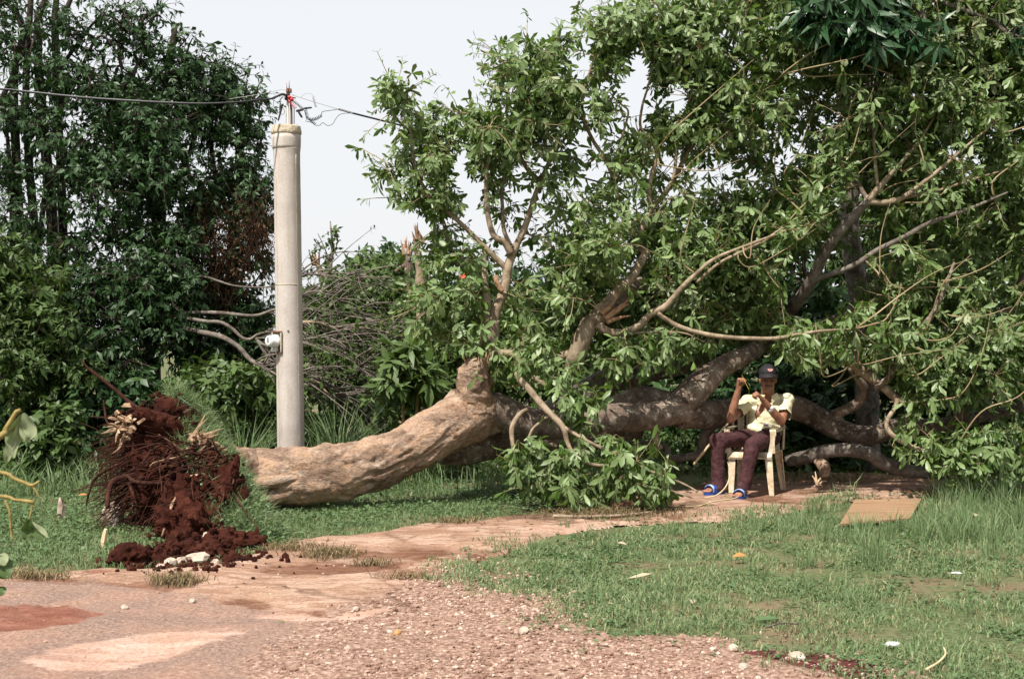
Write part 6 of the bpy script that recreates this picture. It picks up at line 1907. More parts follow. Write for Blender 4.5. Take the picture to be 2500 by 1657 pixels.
def strip(c, wv, th, nrm_, wd=None):
    """a flat moulded strip along c: width vector wv, thickness th along nrm_"""
    c = spline(c, 26)[0]
    wv, nrm_ = np.asarray(wv, float), np.asarray(nrm_, float)
    ws = np.ones(len(c)) if wd is None else np.interp(np.linspace(0, 1, len(c)), np.linspace(0, 1, len(wd)), wd)
    V = np.stack([c - wv * ws[:, None] - nrm_ * th, c + wv * ws[:, None] - nrm_ * th, c + wv * ws[:, None] + nrm_ * th, c - wv * ws[:, None] + nrm_ * th], 1).reshape(-1, 3)
    n = len(c)
    i = np.arange(n - 1)[:, None] * 4
    j = np.arange(4)[None]
    Q = np.stack([i + j, i + (j + 1) % 4, i + 4 + (j + 1) % 4, i + 4 + j], -1).reshape(-1, 4)
    Q = np.concatenate([Q, [[3, 2, 1, 0], [4 * n - 4, 4 * n - 3, 4 * n - 2, 4 * n - 1]]])
    return V, Q


zarm = .64
for side, ft, rt in ((-1, tfl, trl), (1, tfr, trr)):
    f0, r0 = ft.copy(), rt.copy()
    f0[2], r0[2] = zarm, zarm + .012
    f0 = f0 + xa * side * .012
    r0 = r0 + xa * side * .02
    f1 = ft.copy()
    f1[2] = SZ - .01
    part('armrest', strip([r0 + ya * .02, (f0 + r0) / 2 + np.array([0, 0, .004]), f0 + ya * .02, f0 - ya * .015 + np.array([0, 0, -.014]), f0 - ya * .012 + np.array([0, 0, -.05])], xa * .028, .006, [0, 0, 1.0]), MAT['plastic'], chair, smooth=False)
    part('arm_support', strip([f0 - ya * .012 + np.array([0, 0, -.01]), (f0 + f1) / 2 - ya * .004, f1], xa * .03, .005, ya, [.85, .7, 1.1]), MAT['plastic'], chair, smooth=False)
bl, br_ = trl + ya * .03, trr + ya * .03
bl[2] = br_[2] = SZ
back_up = np.array([0, 0, .42]) + ya * .12
for q in range(5):
    t_ = (q + .5) / 5
    b0 = bl * (1 - t_) + br_ * t_
    part('back_slat', strip([b0, b0 + back_up * .5 + ya * .02, b0 + back_up * (.93 - .1 * abs(t_ - .5))], xa * .032, .004, ya), MAT['plastic'], chair, smooth=False)
part('back_frame', sweep([bl - xa * .02, bl + back_up * .5 - xa * .035 + ya * .02, bl + back_up * .85 - xa * .01, (bl + br_) / 2 + back_up * 1.02, br_ + back_up * .85 + xa * .01, br_ + back_up * .5 + xa * .035 + ya * .02, br_ + xa * .02], [.013] * 7, 8, 60), MAT['plastic'], chair)

# ------------------------------------------------------------------ the seated man
MAT['skin'] = simple('skin', [(.3, (.19, .082, .048)), (.55, (.27, .122, .075)), (.75, (.35, .17, .108))], 14, rough=.5, spec=.4, bump=.15, bscale=60, bdist=.003)
k = NT('shirt_cloth')
v_ = k.coord()
c_ = k.ramp(k.noise(v_, 6, 6, .6), [(.3, (.55, .49, .29)), (.55, (.66, .6, .4)), (.75, (.7, .65, .48))])
pr = k.ramp(k.noise(v_, 13, 2, .5), [(.66, (0, 0, 0)), (.7, (1, 1, 1))])
c_ = k.mix(k.math('MULTIPLY', pr, .75), c_, (.2, .2, .3))
k.bump(k.noise(k.coord((1, 1, 1.8)), 11, 5, .6, .8), .9, .03)
MAT['shirt'] = k.fin(c_, .85, .15)
MAT['trousers'] = simple('trousers', [(.3, (.03, .011, .013)), (.55, (.058, .023, .025)), (.75, (.088, .04, .04))], 22, rough=.85, spec=.2, bump=.8, bscale=11, bdist=.03)
MAT['cap'] = simple('cap', [(.3, (.008, .008, .01)), (.7, (.022, .02, .022))], 20, rough=.75, bump=.2)
MAT['emblem'] = simple('emblem', [(.4, (.3, .06, .06)), (.5, (.4, .17, .16)), (.62, (.5, .4, .4))], 70, rough=.7, bump=0)
MAT['sandal'] = simple('sandal', [(.3, (.012, .035, .17)), (.7, (.03, .09, .36))], 20, rough=.5, bump=.1)
MAT['pale_band'] = simple('pale_band', [(.3, (.3, .38, .5)), (.7, (.5, .56, .65))], 20, rough=.5, bump=.1)
MAT['hair'] = simple('hair', [(.3, (.02, .016, .014)), (.7, (.09, .08, .075))], 60, rough=.7, bump=.5)
MAT['eye'] = simple('eye', [(.3, (.02, .012, .01)), (.7, (.05, .03, .025))], 60, rough=.3, bump=0)
MAT['watch'] = simple('watch', [(.3, (.4, .4, .4)), (.7, (.7, .7, .7))], 60, rough=.25, bump=0)


def cone_cap(a, b, r0, r1, flat=None):
    """a closed round-ended tapered limb segment"""
    a, b = np.array(a, float), np.array(b, float)
    L = np.linalg.norm(b - a)
    n1 = 7
    pr = [(r0 * math.sin(t), -r0 * math.cos(t)) for t in np.linspace(.05, math.pi / 2, n1)]
    pr += [(r1 * math.cos(t), L + r1 * math.sin(t)) for t in np.linspace(0, math.pi / 2 - .05, n1)]
    return lathe(pr, 16, a, tuple((b - a) / max(L, 1e-6)))


def ell(c, r, rot=None):
    V, T = ICO[3]
    V = V * np.asarray(r)
    if rot is not None:
        V = V @ np.asarray(rot).T
    return V + np.asarray(c), T


def fuse(geos, voxel, smooth=6, fac=.5):
    """one continuous skin over overlapping closed shapes"""
    V, T = join(*geos)
    me = mesh('fuse', V, T)
    o = bpy.data.objects.new('fuse', me)
    COL.objects.link(o)
    m1 = o.modifiers.new('r', 'REMESH')
    m1.mode = 'VOXEL'
    m1.voxel_size = voxel
    m2 = o.modifiers.new('s', 'SMOOTH')
    m2.iterations = smooth
    m2.factor = fac
    dg = bpy.context.evaluated_depsgraph_get()
    ev = o.evaluated_get(dg)
    em = ev.to_mesh()
    em.calc_loop_triangles()
    Vo = np.empty(len(em.vertices) * 3, np.float32)
    em.vertices.foreach_get('co', Vo)
    To = np.empty(len(em.loop_triangles) * 3, np.int32)
    em.loop_triangles.foreach_get('vertices', To)
    ev.to_mesh_clear()
    bpy.data.objects.remove(o)
    bpy.data.meshes.remove(me)
    return Vo.reshape(-1, 3).astype(float), To.reshape(-1, 3)


def to_px(V):
    return CX + FPX * V[:, 0] / V[:, 1], CY - FPX * (V[:, 2] - CAM_H) / V[:, 1]


hipR, hipL = P(1842, 1066, 12.42), P(1880, 1066, 12.42)
kneeR, kneeL = P(1751, 1076, 12.14), P(1836, 1088, 12.02)
ankR, ankL = P(1753, 1194, 12.12), P(1814, 1196, 11.99)
shR, shL = P(1826, 981, 12.42), P(1921, 977, 12.45)
elR, elL = P(1783, 1024, 12.26), P(1908, 1029, 12.24)
wrR, wrL = P(1804, 946, 12.2), P(1861, 974, 12.1)
neck0, head0 = P(1875, 967, 12.42), P(1875, 925, 12.33)
pelv, chest = P(1862, 1062, 12.45), P(1873, 1004, 12.44)
hf = norm(np.array([-.12, -1, -.12]))             # the face looks towards the camera, a little down
hs_ = norm(np.cross(hf, [0, 0, 1.0]))
hu = np.cross(hs_, hf)
HR = np.stack([hs_, -hf, hu], 1)                  # local x = his left in the picture's right? kept as side, back, up


def hp_(x, y, z):
    return head0 + HR @ np.array([x, y, z])


def hand(wrist, adir, palm, flip, curls=(1.25, 1.5, .8), r=.0092, L=.085):
    """a fist: palm block, four curled fingers of unequal length, a thumb from the side"""
    a = norm(np.array(adir, float))
    n = norm(np.array(palm, float) - a * np.dot(palm, a))
    s = np.cross(a, n) * flip
    g = []
    for q in (-.026, -.009, .009, .026):
        g.append(cone_cap(wrist + s * q * .55, wrist + a * L + s * q, .017, .013))
    lens = [(.034, .022, .017), (.04, .026, .019), (.037, .025, .018), (.029, .019, .016)]
    for q, l in zip((.03, .0105, -.0095, -.028), lens):
        p0 = wrist + a * (L - abs(q) * .25) + s * q
        ang_ = 0.0
        for sgl, cu, rr0 in zip(l, curls, (r * 1.1, r, r * .88)):
            ang_ += cu
            d = a * math.cos(ang_) + n * math.sin(ang_)
            p1 = p0 + d * sgl
            g.append(cone_cap(p0, p1, rr0, rr0 * .92))
            p0 = p1
    t0 = wrist + a * .025 + s * .026 + n * .006
    t1 = t0 + a * .038 + s * .016 + n * .016
    t2 = t1 + a * .012 - s * .012 + n * .024
    t3 = t2 - s * .024 + n * .006
    g += [cone_cap(t0, t1, .0145, .0115), cone_cap(t1, t2, .0115, .0105), cone_cap(t2, t3, .0105, .0085)]
    return g


def foot(ank, toe, r=.03):
    """heel, instep and five toes"""
    d = norm((toe - ank) * np.array([1, 1, 0]))
    s = np.array([-d[1], d[0], 0])
    z0 = path_z(ank[0], ank[1]) + .022
    heel = ank - d * .035
    heel[2] = z0 + .03
    ball = ank + d * .125
    ball[2] = z0 + .022
    g = [cone_cap(ank + np.array([0, 0, .03]), heel, .036, .032), cone_cap(ank, ball - s * .018, .034, .021), cone_cap(ank, ball + s * .018, .03, .02), cone_cap(heel, ball, .03, .022)]
    for q, l, r_ in zip((-.034, -.017, -.001, .015, .03), (.045, .05, .045, .038, .03), (.013, .0105, .01, .0095, .009)):
        b = ball + s * q
        b[2] = z0 + .016
        e_ = b + d * l
        e_[2] = z0 + .011
        g.append(cone_cap(b, e_, r_ * 1.1, r_))
    return g, d, s, z0


body = []
body += [cone_cap(neck0 + np.array([0, .02, -.02]), hp_(0, .02, -.05), .068, .06)]
body += [ell(hp_(0, .012, .035), (.074, .094, .092), HR), ell(hp_(0, -.012, -.04), (.064, .074, .078), HR), ell(hp_(0, -.046, -.1), (.042, .036, .03), HR)]
body += [cone_cap(hp_(0, -.075, .012), hp_(0, -.1, -.028), .011, .0165), ell(hp_(-.014, -.088, -.03), (.011, .012, .01), HR), ell(hp_(.014, -.088, -.03), (.011, .012, .01), HR)]
body += [cone_cap(hp_(-.034, -.073, .018), hp_(.034, -.073, .018), .013, .013), ell(hp_(-.04, -.06, -.022), (.02, .02, .016), HR), ell(hp_(.04, -.06, -.022), (.02, .02, .016), HR)]
body += [cone_cap(hp_(-.018, -.077, -.062), hp_(.018, -.077, -.062), .009, .009), cone_cap(hp_(-.016, -.075, -.075), hp_(.016, -.075, -.075), .008, .008)]
for sgn in (-1, 1):
    body.append(ell(hp_(.076 * sgn, .015, -.01), (.012, .022, .034), HR))
body += [cone_cap(chest + np.array([-.06, 0, 0]), neck0 + np.array([-.02, 0, -.05]), .115, .06), cone_cap(chest + np.array([.06, 0, 0]), neck0 + np.array([.02, 0, -.05]), .115, .06), cone_cap(pelv, chest, .125, .13)]
body += [cone_cap(shR, neck0 + np.array([0, 0, -.04]), .055, .055), cone_cap(shL, neck0 + np.array([0, 0, -.04]), .055, .055)]
for sh, el, wr in ((shR, elR, wrR), (shL, elL, wrL)):
    body += [cone_cap(sh, el, .052, .04), cone_cap(el, el * .62 + wr * .38, .039, .042), cone_cap(el * .62 + wr * .38, wr, .042, .026)]
body += hand(wrR, P(1811, 905, 12.17) - wrR, np.array([.55, -.75, 0]), 1)
body += hand(wrL, P(1832, 944, 12.02) - wrL, np.array([-.4, .35, -.75]), -1)
for hip, kn, an in ((hipR, kneeR, ankR), (hipL, kneeL, ankL)):
    body += [cone_cap(hip, kn, .075, .052), cone_cap(kn, kn * .7 + an * .3, .05, .052), cone_cap(kn * .7 + an * .3, an, .052, .032)]
toeR, toeL = P(1722, 1210, 12.0), P(1800, 1222, 11.84)
fR, dR, sR, zR = foot(ankR, toeR)
fL, dL, sL, zL = foot(ankL, toeL)
body += fR + fL
bV, bT = fuse(body, .0052, 5, .5)
man = lone('person', 'man in a yellow shirt, maroon trousers and black cap sitting with both fists raised', 'person', (bV, bT), MAT['skin'])

# trousers
tg = [cone_cap(pelv + np.array([-.03, 0, 0]), pelv + np.array([.03, 0, 0]), .142, .142), cone_cap(hipR, kneeR, .098, .073), cone_cap(hipL, kneeL, .098, .073), cone_cap(hipR + np.array([0, -.02, 0]), hipL + np.array([0, -.02, 0]), .1, .1)]
for kn, an, w_ in ((kneeR, ankR, .07), (kneeL, ankL, .066)):
    hem = an + (kn - an) * .02
    tg += [cone_cap(kn, kn * .5 + hem * .5, .073, .066), cone_cap(kn * .5 + hem * .5, hem, .066, w_)]
tV, tT = fuse(tg, .009, 5, .5)
wr_ = fbm(tV * np.array([9, 9, 5.0]), 3, 201) * .014 + fbm(tV * 24, 2, 202) * .005
ctr = tV.copy()
nrm_v = np.zeros_like(tV)
fn = np.cross(tV[tT[:, 1]] - tV[tT[:, 0]], tV[tT[:, 2]] - tV[tT[:, 0]])
for q in range(3):
    np.add.at(nrm_v, tT[:, q], fn)
nrm_v = norm(nrm_v)
tV = tV + nrm_v * wr_[:, None]
zc = np.where(np.linalg.norm(tV[:, :2] - ankR[:2], axis=1) < np.linalg.norm(tV[:, :2] - ankL[:2], axis=1), ankR[2], ankL[2]) + .005
keepv = tV[:, 2] > zc
tT = tT[keepv[tT].all(1)]
part('trousers', (tV, tT), MAT['trousers'], man)

# shirt
sg = [cone_cap(pelv + np.array([0, -.01, .05]), chest, .148, .152), cone_cap(pelv + np.array([-.06, -.05, .03]), pelv + np.array([.07, -.05, .04]), .12, .12), cone_cap(chest + np.array([-.055, 0, .02]), neck0 + np.array([-.03, 0, -.06]), .135, .075), cone_cap(chest + np.array([.055, 0, .02]), neck0 + np.array([.03, 0, -.06]), .135, .075),
      cone_cap(shR, neck0 + np.array([0, 0, -.045]), .07, .062), cone_cap(shL, neck0 + np.array([0, 0, -.045]), .07, .062),
      cone_cap(shR, shR * .42 + elR * .58, .068, .072), cone_cap(shL, shL * .36 + elL * .64, .07, .076), cone_cap(chest + np.array([0, -.06, -.1]), chest + np.array([0.02, -.05, .02]), .1, .1)]
sV, sT = fuse(sg, .008, 4, .5)
fn = np.cross(sV[sT[:, 1]] - sV[sT[:, 0]], sV[sT[:, 2]] - sV[sT[:, 0]])
nrm_v = np.zeros_like(sV)
for q in range(3):
    np.add.at(nrm_v, sT[:, q], fn)
nrm_v = norm(nrm_v)
sV = sV + nrm_v * (fbm(sV * np.array([7, 7, 12.0]) + 3, 3, 211) * .02 + .008 * np.sin(sV[:, 2] * 70 + sV[:, 0] * 30) * np.clip((.78 - sV[:, 2]) * 6, 0, 1))[:, None]
sx_, sy_ = to_px(sV)
front = nrm_v[:, 1] < .25
vneck = inside([(1850, 955), (1900, 955), (1893, 968), (1879, 984), (1868, 998), (1856, 1012), (1846, 1022), (1844, 1012), (1848, 998), (1851, 982), (1850, 968)], sx_, sy_) & front
hem_ = sy_ > 1053 + 6 * np.sin(sx_ * .11) - (sx_ - 1830) * .06
ge_ = (np.linalg.norm(sV - (shL * .34 + elL * .66), axis=1) < .0)
# sleeves end in open cuffs: drop the round ends of the sleeve tubes
for sh, el, tcut in ((shR, elR, .6), (shL, elL, .66)):
    ax_ = norm(el - sh)
    al = (sV - sh) @ ax_
    rad_ = np.linalg.norm((sV - sh) - al[:, None] * ax_, axis=1)
    ge_ |= (al > tcut * np.linalg.norm(el - sh)) & (rad_ < .075) & (al < 1.25 * np.linalg.norm(el - sh)) & ((sV[:, 0] < 2.27) if sh is shR else (sV[:, 0] > 2.56))
bad = vneck | (hem_ & front) | (sV[:, 2] < .5) | ge_
sT = sT[(~bad)[sT].all(1)]
part('shirt', (sV, sT), MAT['shirt'], man)
for sgn, c3 in ((-1, [(1868, 964), (1852, 962), (1846, 980), (1853, 992)]), (1, [(1884, 966), (1897, 958), (1903, 970), (1884, 985)])):
    c = np.array([P(q[0], q[1], 12.285 + .02 * (i == 1)) for i, q in enumerate(c3)])
    V = np.concatenate([c, c + np.array([0, .008, 0])])
    T = np.array([[0, 1, 2], [0, 2, 3], [4, 6, 5], [4, 7, 6], [0, 4, 5], [0, 5, 1], [1, 5, 6], [1, 6, 2], [2, 6, 7], [2, 7, 3], [3, 7, 4], [3, 4, 0]])
    part('collar', (V, T), MAT['shirt'], man, smooth=False)

# cap
V, T = ICO[4]
m_ = V[:, 2] > -.12
Vc = V * np.array([.09, .108, .082])
Vc[:, 2] *= np.where(V[:, 1] < 0, 1.05, 1)
T = T[m_[T].all(1)]
cap_o = head0 + HR @ np.array([0, .008, .062])
cap = part('cap', (Vc @ HR.T + cap_o, T), MAT['cap'], man)
th = np.linspace(math.radians(200), math.radians(340), 21)
outer = np.stack([.098 * np.cos(th), -.02 + .16 * np.sin(th), -.006 - .03 * np.cos(th) ** 2 - .012 * np.ones_like(th)], -1)
inner_ = np.stack([.089 * np.cos(th), .0 + .1 * np.sin(th), .004 - .012 * np.cos(th) ** 2], -1)
top = np.concatenate([inner_, outer])
Vb = np.concatenate([top, top + np.array([0, 0, -.005])])
nq = 21
T = []
for q in range(nq - 1):
    a, b, c, d = q, q + 1, nq + q + 1, nq + q
    T += [[a, d, c], [a, c, b], [a + 42, b + 42, c + 42], [a + 42, c + 42, d + 42], [d, d + 42, c + 42], [d, c + 42, c]]
part('brim', (Vb @ HR.T + cap_o, np.array(T)), MAT['cap'], cap)
em = []
for q in range(14):
    a_ = 2 * math.pi * q / 14
    em.append(((.023 + .006 * math.sin(3 * a_)) * math.cos(a_) - .014, (.016 + .003 * math.cos(2 * a_)) * math.sin(a_) + .004))
ev_ = []
for off in (.0, .004):
    for x_, z_ in em:
        zz_ = z_ + .034
        yy_ = -math.sqrt(max(0, 1 - (x_ / .09) ** 2 - (zz_ / .086) ** 2)) * .108
        ev_.append((x_, yy_ - .0015 - off, zz_))
T = [[14, 14 + q, 14 + q + 1] for q in range(1, 13)] + [[q, (q + 1) % 14, 14 + (q + 1) % 14] for q in range(14)] + [[q, 14 + (q + 1) % 14, 14 + q] for q in range(14)]
part('emblem', (np.array(ev_) @ HR.T + cap_o, np.array(T)), MAT['emblem'], cap, smooth=False, label='small red and white emblem patch')
part('moustache', join(cone_cap(hp_(-.002, -.092, -.048), hp_(-.032, -.078, -.058), .0085, .005), cone_cap(hp_(.002, -.092, -.048), hp_(.032, -.078, -.058), .0085, .005)), MAT['hair'], man)
for sgn in (-1, 1):
    part('eye', ell(hp_(.03 * sgn, -.077, .0), (.013, .008, .007), HR), MAT['eye'], man)
    part('hair', ell(hp_(.07 * sgn, .04, .01), (.012, .04, .045), HR), MAT['hair'], man, label='short grey hair at the side of the head')
wc = elL * .42 + wrL * .58
wax = norm(wrL - elL)
wt = part('watch', lathe([(.037, -.016), (.04, -.008), (.04, .008), (.037, .016)], 24, wc, wax), MAT['watch'], man, label='broad silver wristwatch')
part('watch_face', lathe([(.017, 0), (.017, .006), (.013, .008)], 20, wc + norm(np.array([.1, -1, .35])) * .037, (.1, -1, .35)), MAT['white_metal'], wt)
# sandals
for an, d, s, z0 in ((ankR, dR, sR, zR), (ankL, dL, sL, zL)):
    out = []
    for q in range(28):
        a_ = 2 * math.pi * q / 28
        x_ = math.cos(a_)
        wd_ = .05 * (1 - .16 * math.cos(a_ * 1 + .2)) if x_ < 0 else .053
        out.append(an * np.array([1, 1, 0]) + d * (.055 + .142 * x_) + s * wd_ * math.sin(a_))
    out = np.array(out)
    lo, hi = out.copy(), out.copy()
    lo[:, 2] = z0 - .022
    hi[:, 2] = z0 + .002
    Vd_ = np.concatenate([lo, hi])
    T = [[0, q + 1, q] for q in range(1, 27)] + [[28, 28 + q, 28 + q + 1] for q in range(1, 27)]
    for q in range(28):
        T += [[q, (q + 1) % 28, 28 + (q + 1) % 28], [q, 28 + (q + 1) % 28, 28 + q]]
    sn = part('sandal', (Vd_, np.array(T)), MAT['sandal'], man, smooth=False, label='blue slide sandal')
    c = an * np.array([1, 1, 0]) + d * .105
    arch = [c - s * .052 + np.array([0, 0, z0 + .002]), c - s * .046 + np.array([0, 0, z0 + .04]), c + np.array([0, 0, z0 + .066]), c + s * .046 + np.array([0, 0, z0 + .045]), c + s * .052 + np.array([0, 0, z0 + .002])]
    part('strap', strip(arch, d * .034, .004, [0, 0, 1.0]), MAT['sandal'], sn, smooth=False)
    part('strap_band', strip([q + d * .02 + np.array([0, 0, .006]) for q in arch], d * .012, .003, [0, 0, 1.0], [.6, 1, 1, 1, .6]), MAT['pale_band'], sn, smooth=False, label='pale band across the strap')

lone('thread', 'thin yellow thread held between the seated man\'s raised fists', 'thread', sweep([P(1812, 917, 12.1), P(1822, 938, 12.05), P(1829, 953, 12.0), P(1828, 962, 12.0), P(1836, 968, 12.0), P(1845, 962, 12.0)], [.0012] * 6, 5, 40), simple('thread', [(.3, (.5, .38, .03)), (.7, (.6, .48, .06))], 10, bump=0))
lone('walking_stick', 'straight yellowish stick slanting to the ground behind the man\'s knee', 'stick', sweep([P(1693, 1134, 12.3), P(1735, 1082, 12.3), P(1780, 1030, 12.4)], [.012, .0125, .011], 8, 20), MAT['twine'])
# ------------------------------------------------------------------ things lying about
def gz(px, py):
    g = G(px, py)
    g[2] = path_z(g[0], g[1])
    return g


k = NT('plywood')
c_ = k.ramp(k.noise(k.coord((.8, 5, 1)), 2.2, 7, .6, .3), [(.3, (.2, .118, .066)), (.5, (.27, .165, .097)), (.7, (.33, .21, .128))])
k.bump(k.noise(k.coord((1, 20, 1)), 6, 5, .6), .25, .004)
MAT['plywood'] = k.fin(c_, .8, .2)
a, b, c, d = G(2050, 1292), G(2222, 1276), G(2250, 1226), G(2087, 1228)
tilt_ = .16
bq = np.array([a, b, c, d])
bq[:, 2] = [.03, .025, .022, .018]
bq2 = bq + np.array([0, 0, .016])
lone('plywood_sheet', 'sheet of bare tan plywood lying in the tall grass beside the path', 'plywood', (np.concatenate([bq, bq2]), np.array([[0, 3, 2], [0, 2, 1], [4, 5, 6], [4, 6, 7], [0, 1, 5], [0, 5, 4], [1, 2, 6], [1, 6, 5], [2, 3, 7], [2, 7, 6], [3, 0, 4], [3, 4, 7]])), MAT['plywood'], smooth=False)

ST = 'pale stones below the root plate'
for i, (px, py, r, lab) in enumerate((
        (480, 1372, (.085, .06, .05), 'biggest flat white stone at the foot of the root plate'), (445, 1376, (.045, .035, .032), 'small round white stone wedged beside the biggest one'),
        (415, 1379, (.06, .045, .04), 'chunky white stone at the dark edge of the spilled earth'), (392, 1384, (.035, .03, .02), 'white stone chip at the end of the row below the roots'),
        (527, 1380, (.03, .025, .025), 'lone white pebble on the path below the roots'), (504, 1335, (.04, .03, .075), 'upright pale splinter of stone leaning on the spilled earth'))):
    g = gz(px, py)
    lone('stone', lab, 'stone', lump(g + np.array([0, 0, r[2] * .5]), r, 2, .6, 1.5, 300 + i, i * .9, .6), MAT['rock'], ST, smooth=False)
for i, (px, py, r, lab, grp) in enumerate((
        (276, 1290, (.09, .07, .13), 'pale weathered boulder in the grass beside the roots', None), (150, 1275, (.035, .035, .13), 'grey pointed stone standing in the clover', None),
        (1945, 1620, (.05, .035, .022), 'pinkish stone on the dark red soil in front', None), (1280, 1565, (.03, .025, .02), 'grey stone among the loose gravel near the grass edge', None),
        (870, 1500, (.022, .018, .014), 'rounded stone on the pale slab of the path', None), (305, 1488, (.022, .02, .016), 'white stone on the grey worn road', None), (470, 1474, (.02, .018, .014), 'small white stone near the middle of the worn road', None),
        (1815, 1645, (.03, .025, .02), 'stone at the near edge of the dark red soil', None))):
    g = gz(px, py)
    lone('stone', lab, 'stone', lump(g + np.array([0, 0, r[2] * .55]), r, 2, .5, 1.5, 320 + i, i, .6), MAT['rock'], grp, smooth=False)
DC = 'red earth clods fallen from the roots'
for i, (px, py, r, lab) in enumerate(((318, 1378, (.125, .11, .1), 'largest dark red clod lying apart on the grass edge'), (392, 1376, (.07, .06, .045), 'red clod just beside the largest one'), (600, 1332, (.1, .08, .07), 'red clod nearest the trunk on the path edge'),
                                      (640, 1336, (.05, .05, .04), 'small red clod farthest out on the path'), (470, 1356, (.1, .08, .06), 'red clod behind the biggest white stone'), (560, 1345, (.08, .07, .06), 'red clod in the middle of the spilled earth'))):
    g = gz(px, py)
    lone('dirt_clod', lab, 'clod', crumbly(g + np.array([0, 0, r[2] * .4]), r, 340 + i), MAT['soil'], DC)
g = gz(250, 1335)
lone('wood_offcut', 'pale upright wood splinter stuck in the grass before the boulder', 'wood', sweep([g + np.array([0, 0, -.02]), g + np.array([.01, 0, .06]), g + np.array([.025, 0, .13])], [.02, .022, .014], 5, 8), MAT['wood'], smooth=False)
# fruit
MAT['fruit_yellow'] = simple('fruit_yellow', [(.35, (.36, .17, .02)), (.55, (.5, .32, .04)), (.75, (.42, .34, .06))], 9, rough=.4, bump=.05)
MAT['fruit_green'] = simple('fruit_green', [(.35, (.2, .25, .06)), (.7, (.32, .36, .12))], 9, rough=.4, bump=.05)
MAT['fruit_orange'] = simple('fruit_orange', [(.35, (.36, .17, .05)), (.7, (.45, .27, .11))], 9, rough=.45, bump=.05)
for px, py, r, m, lab in ((1283, 1216, .036, 'fruit_yellow', 'ripe yellow fruit in the grass at the foot of the hanging branch'), (1238, 1222, .03, 'fruit_green', 'pale green fruit beside the ripe yellow one'), (970, 1562, .02, 'fruit_orange', 'orange fruit lying alone on the gravel'),
                          (1350, 1198, .028, 'fruit_green', 'green fruit half hidden behind the hanging branch'), (1165, 1196, .03, 'fruit_green', 'green fruit in the shade under the thick trunk')):
    g = gz(px, py)
    V, T = lathe([(r * math.sin(t) * (1 + .05 * math.sin(3 * t)), -r * .9 * math.cos(t)) for t in np.linspace(.06, math.pi - .06, 14)], 20, g + np.array([0, 0, r * .85]), (.3, .2, .9))
    o = lone('fruit', lab, 'fruit', (V, T), MAT[m], 'fallen fruit')
    part('stalk', sweep([g + np.array([.3, .2, .9]) * r * .9 + np.array([0, 0, r * .85]), g + np.array([.4, .25, 1.1]) * r * 1.1 + np.array([0, 0, r * .85])], [.003, .002], 5, 4), MAT['twig'], o)
# sticks
LS = 'sticks lying on the path'


def stick(label, lst, r, m='twig', grp=LS, side=(), up=.0):
    c = np.array([gz(q[0], q[1]) + np.array([0, 0, r[0] + up + (q[2] if len(q) > 2 else 0)]) for q in lst])
    o = lone('stick', label, 'stick', sweep(c, r if len(r) == len(c) else np.linspace(r[0], r[-1], len(c)), 7, len(c) * 7, bark_disp(r[0] * .15, 14)), MAT[m], grp)
    for s_ in side:
        cs = np.array([gz(q[0], q[1]) + np.array([0, 0, r[0] * .6 + (q[2] if len(q) > 2 else 0)]) for q in s_])
        part('side_twig', sweep(cs, np.linspace(r[0] * .6, r[0] * .25, len(cs)), 6, len(cs) * 5), MAT[m], o)


stick('longest pale stick lying along the path in front of the hanging leaves', [(1350, 1270), (1430, 1270), (1520, 1266), (1610, 1258)], [.016, .014, .012, .008], 'branch_bark')
stick('thin pale stick behind the longest one at the shaded path edge', [(1380, 1252), (1480, 1252), (1600, 1248), (1700, 1243), (1790, 1225)], [.009, .005])
stick('dark forked stick in the shadow on the path', [(1590, 1252), (1620, 1240), (1650, 1226)], [.01, .006], 'grey_bark')
stick('pale thin twig on the path beyond the chair', [(1990, 1206), (2035, 1204), (2060, 1188), (2100, 1182), (2150, 1166)], [.009, .005], 'twig', LS, [[(2060, 1188), (2020, 1180), (1985, 1172, .02)]])
stick('bent twig on the shaded path close to the tall grass', [(2180, 1160), (2165, 1165), (2190, 1150, .05)], [.008, .005])
stick('fallen branch under the trunk in the clover', [(1028, 1165), (1080, 1162), (1140, 1164), (1175, 1168)], [.012, .007], 'branch_bark', 'sticks lying on the path', (), .05)
stick('curled dry twig on the near lawn', [(2262, 1648), (2290, 1632), (2308, 1612), (2304, 1594)], [.007, .004], 'twine', None, (), .03)
stick('stiff dry stem lying across the near lawn', [(1870, 1553, .02), (1910, 1546, .03), (1950, 1544, .02)], [.005, .004], 'grey_bark', None, (), .03)
stick('dead grey log in deep shade under the evergreens', [(190, 1118), (230, 1113), (285, 1110)], [.05, .05, .03], 'grey_bark', None)
# spiky broken stub beyond the chair
g = gz(1995, 1195)
o = thing('broken_stub', 'small spiky broken stub of dry wood standing on the path beyond the chair', 'stub', g)
for e_ in ((.03, -.02, .09), (-.05, 0, .11), (.08, .02, .13), (.1, 0, .06), (-.02, 0, .15)):
    part('spike', sweep([g + np.array([0, 0, .01]), g + np.array(e_) * .5 + np.array([0, 0, .02]), g + np.array(e_)], [.012, .01, .003], 6, 8), MAT['wood'], o)
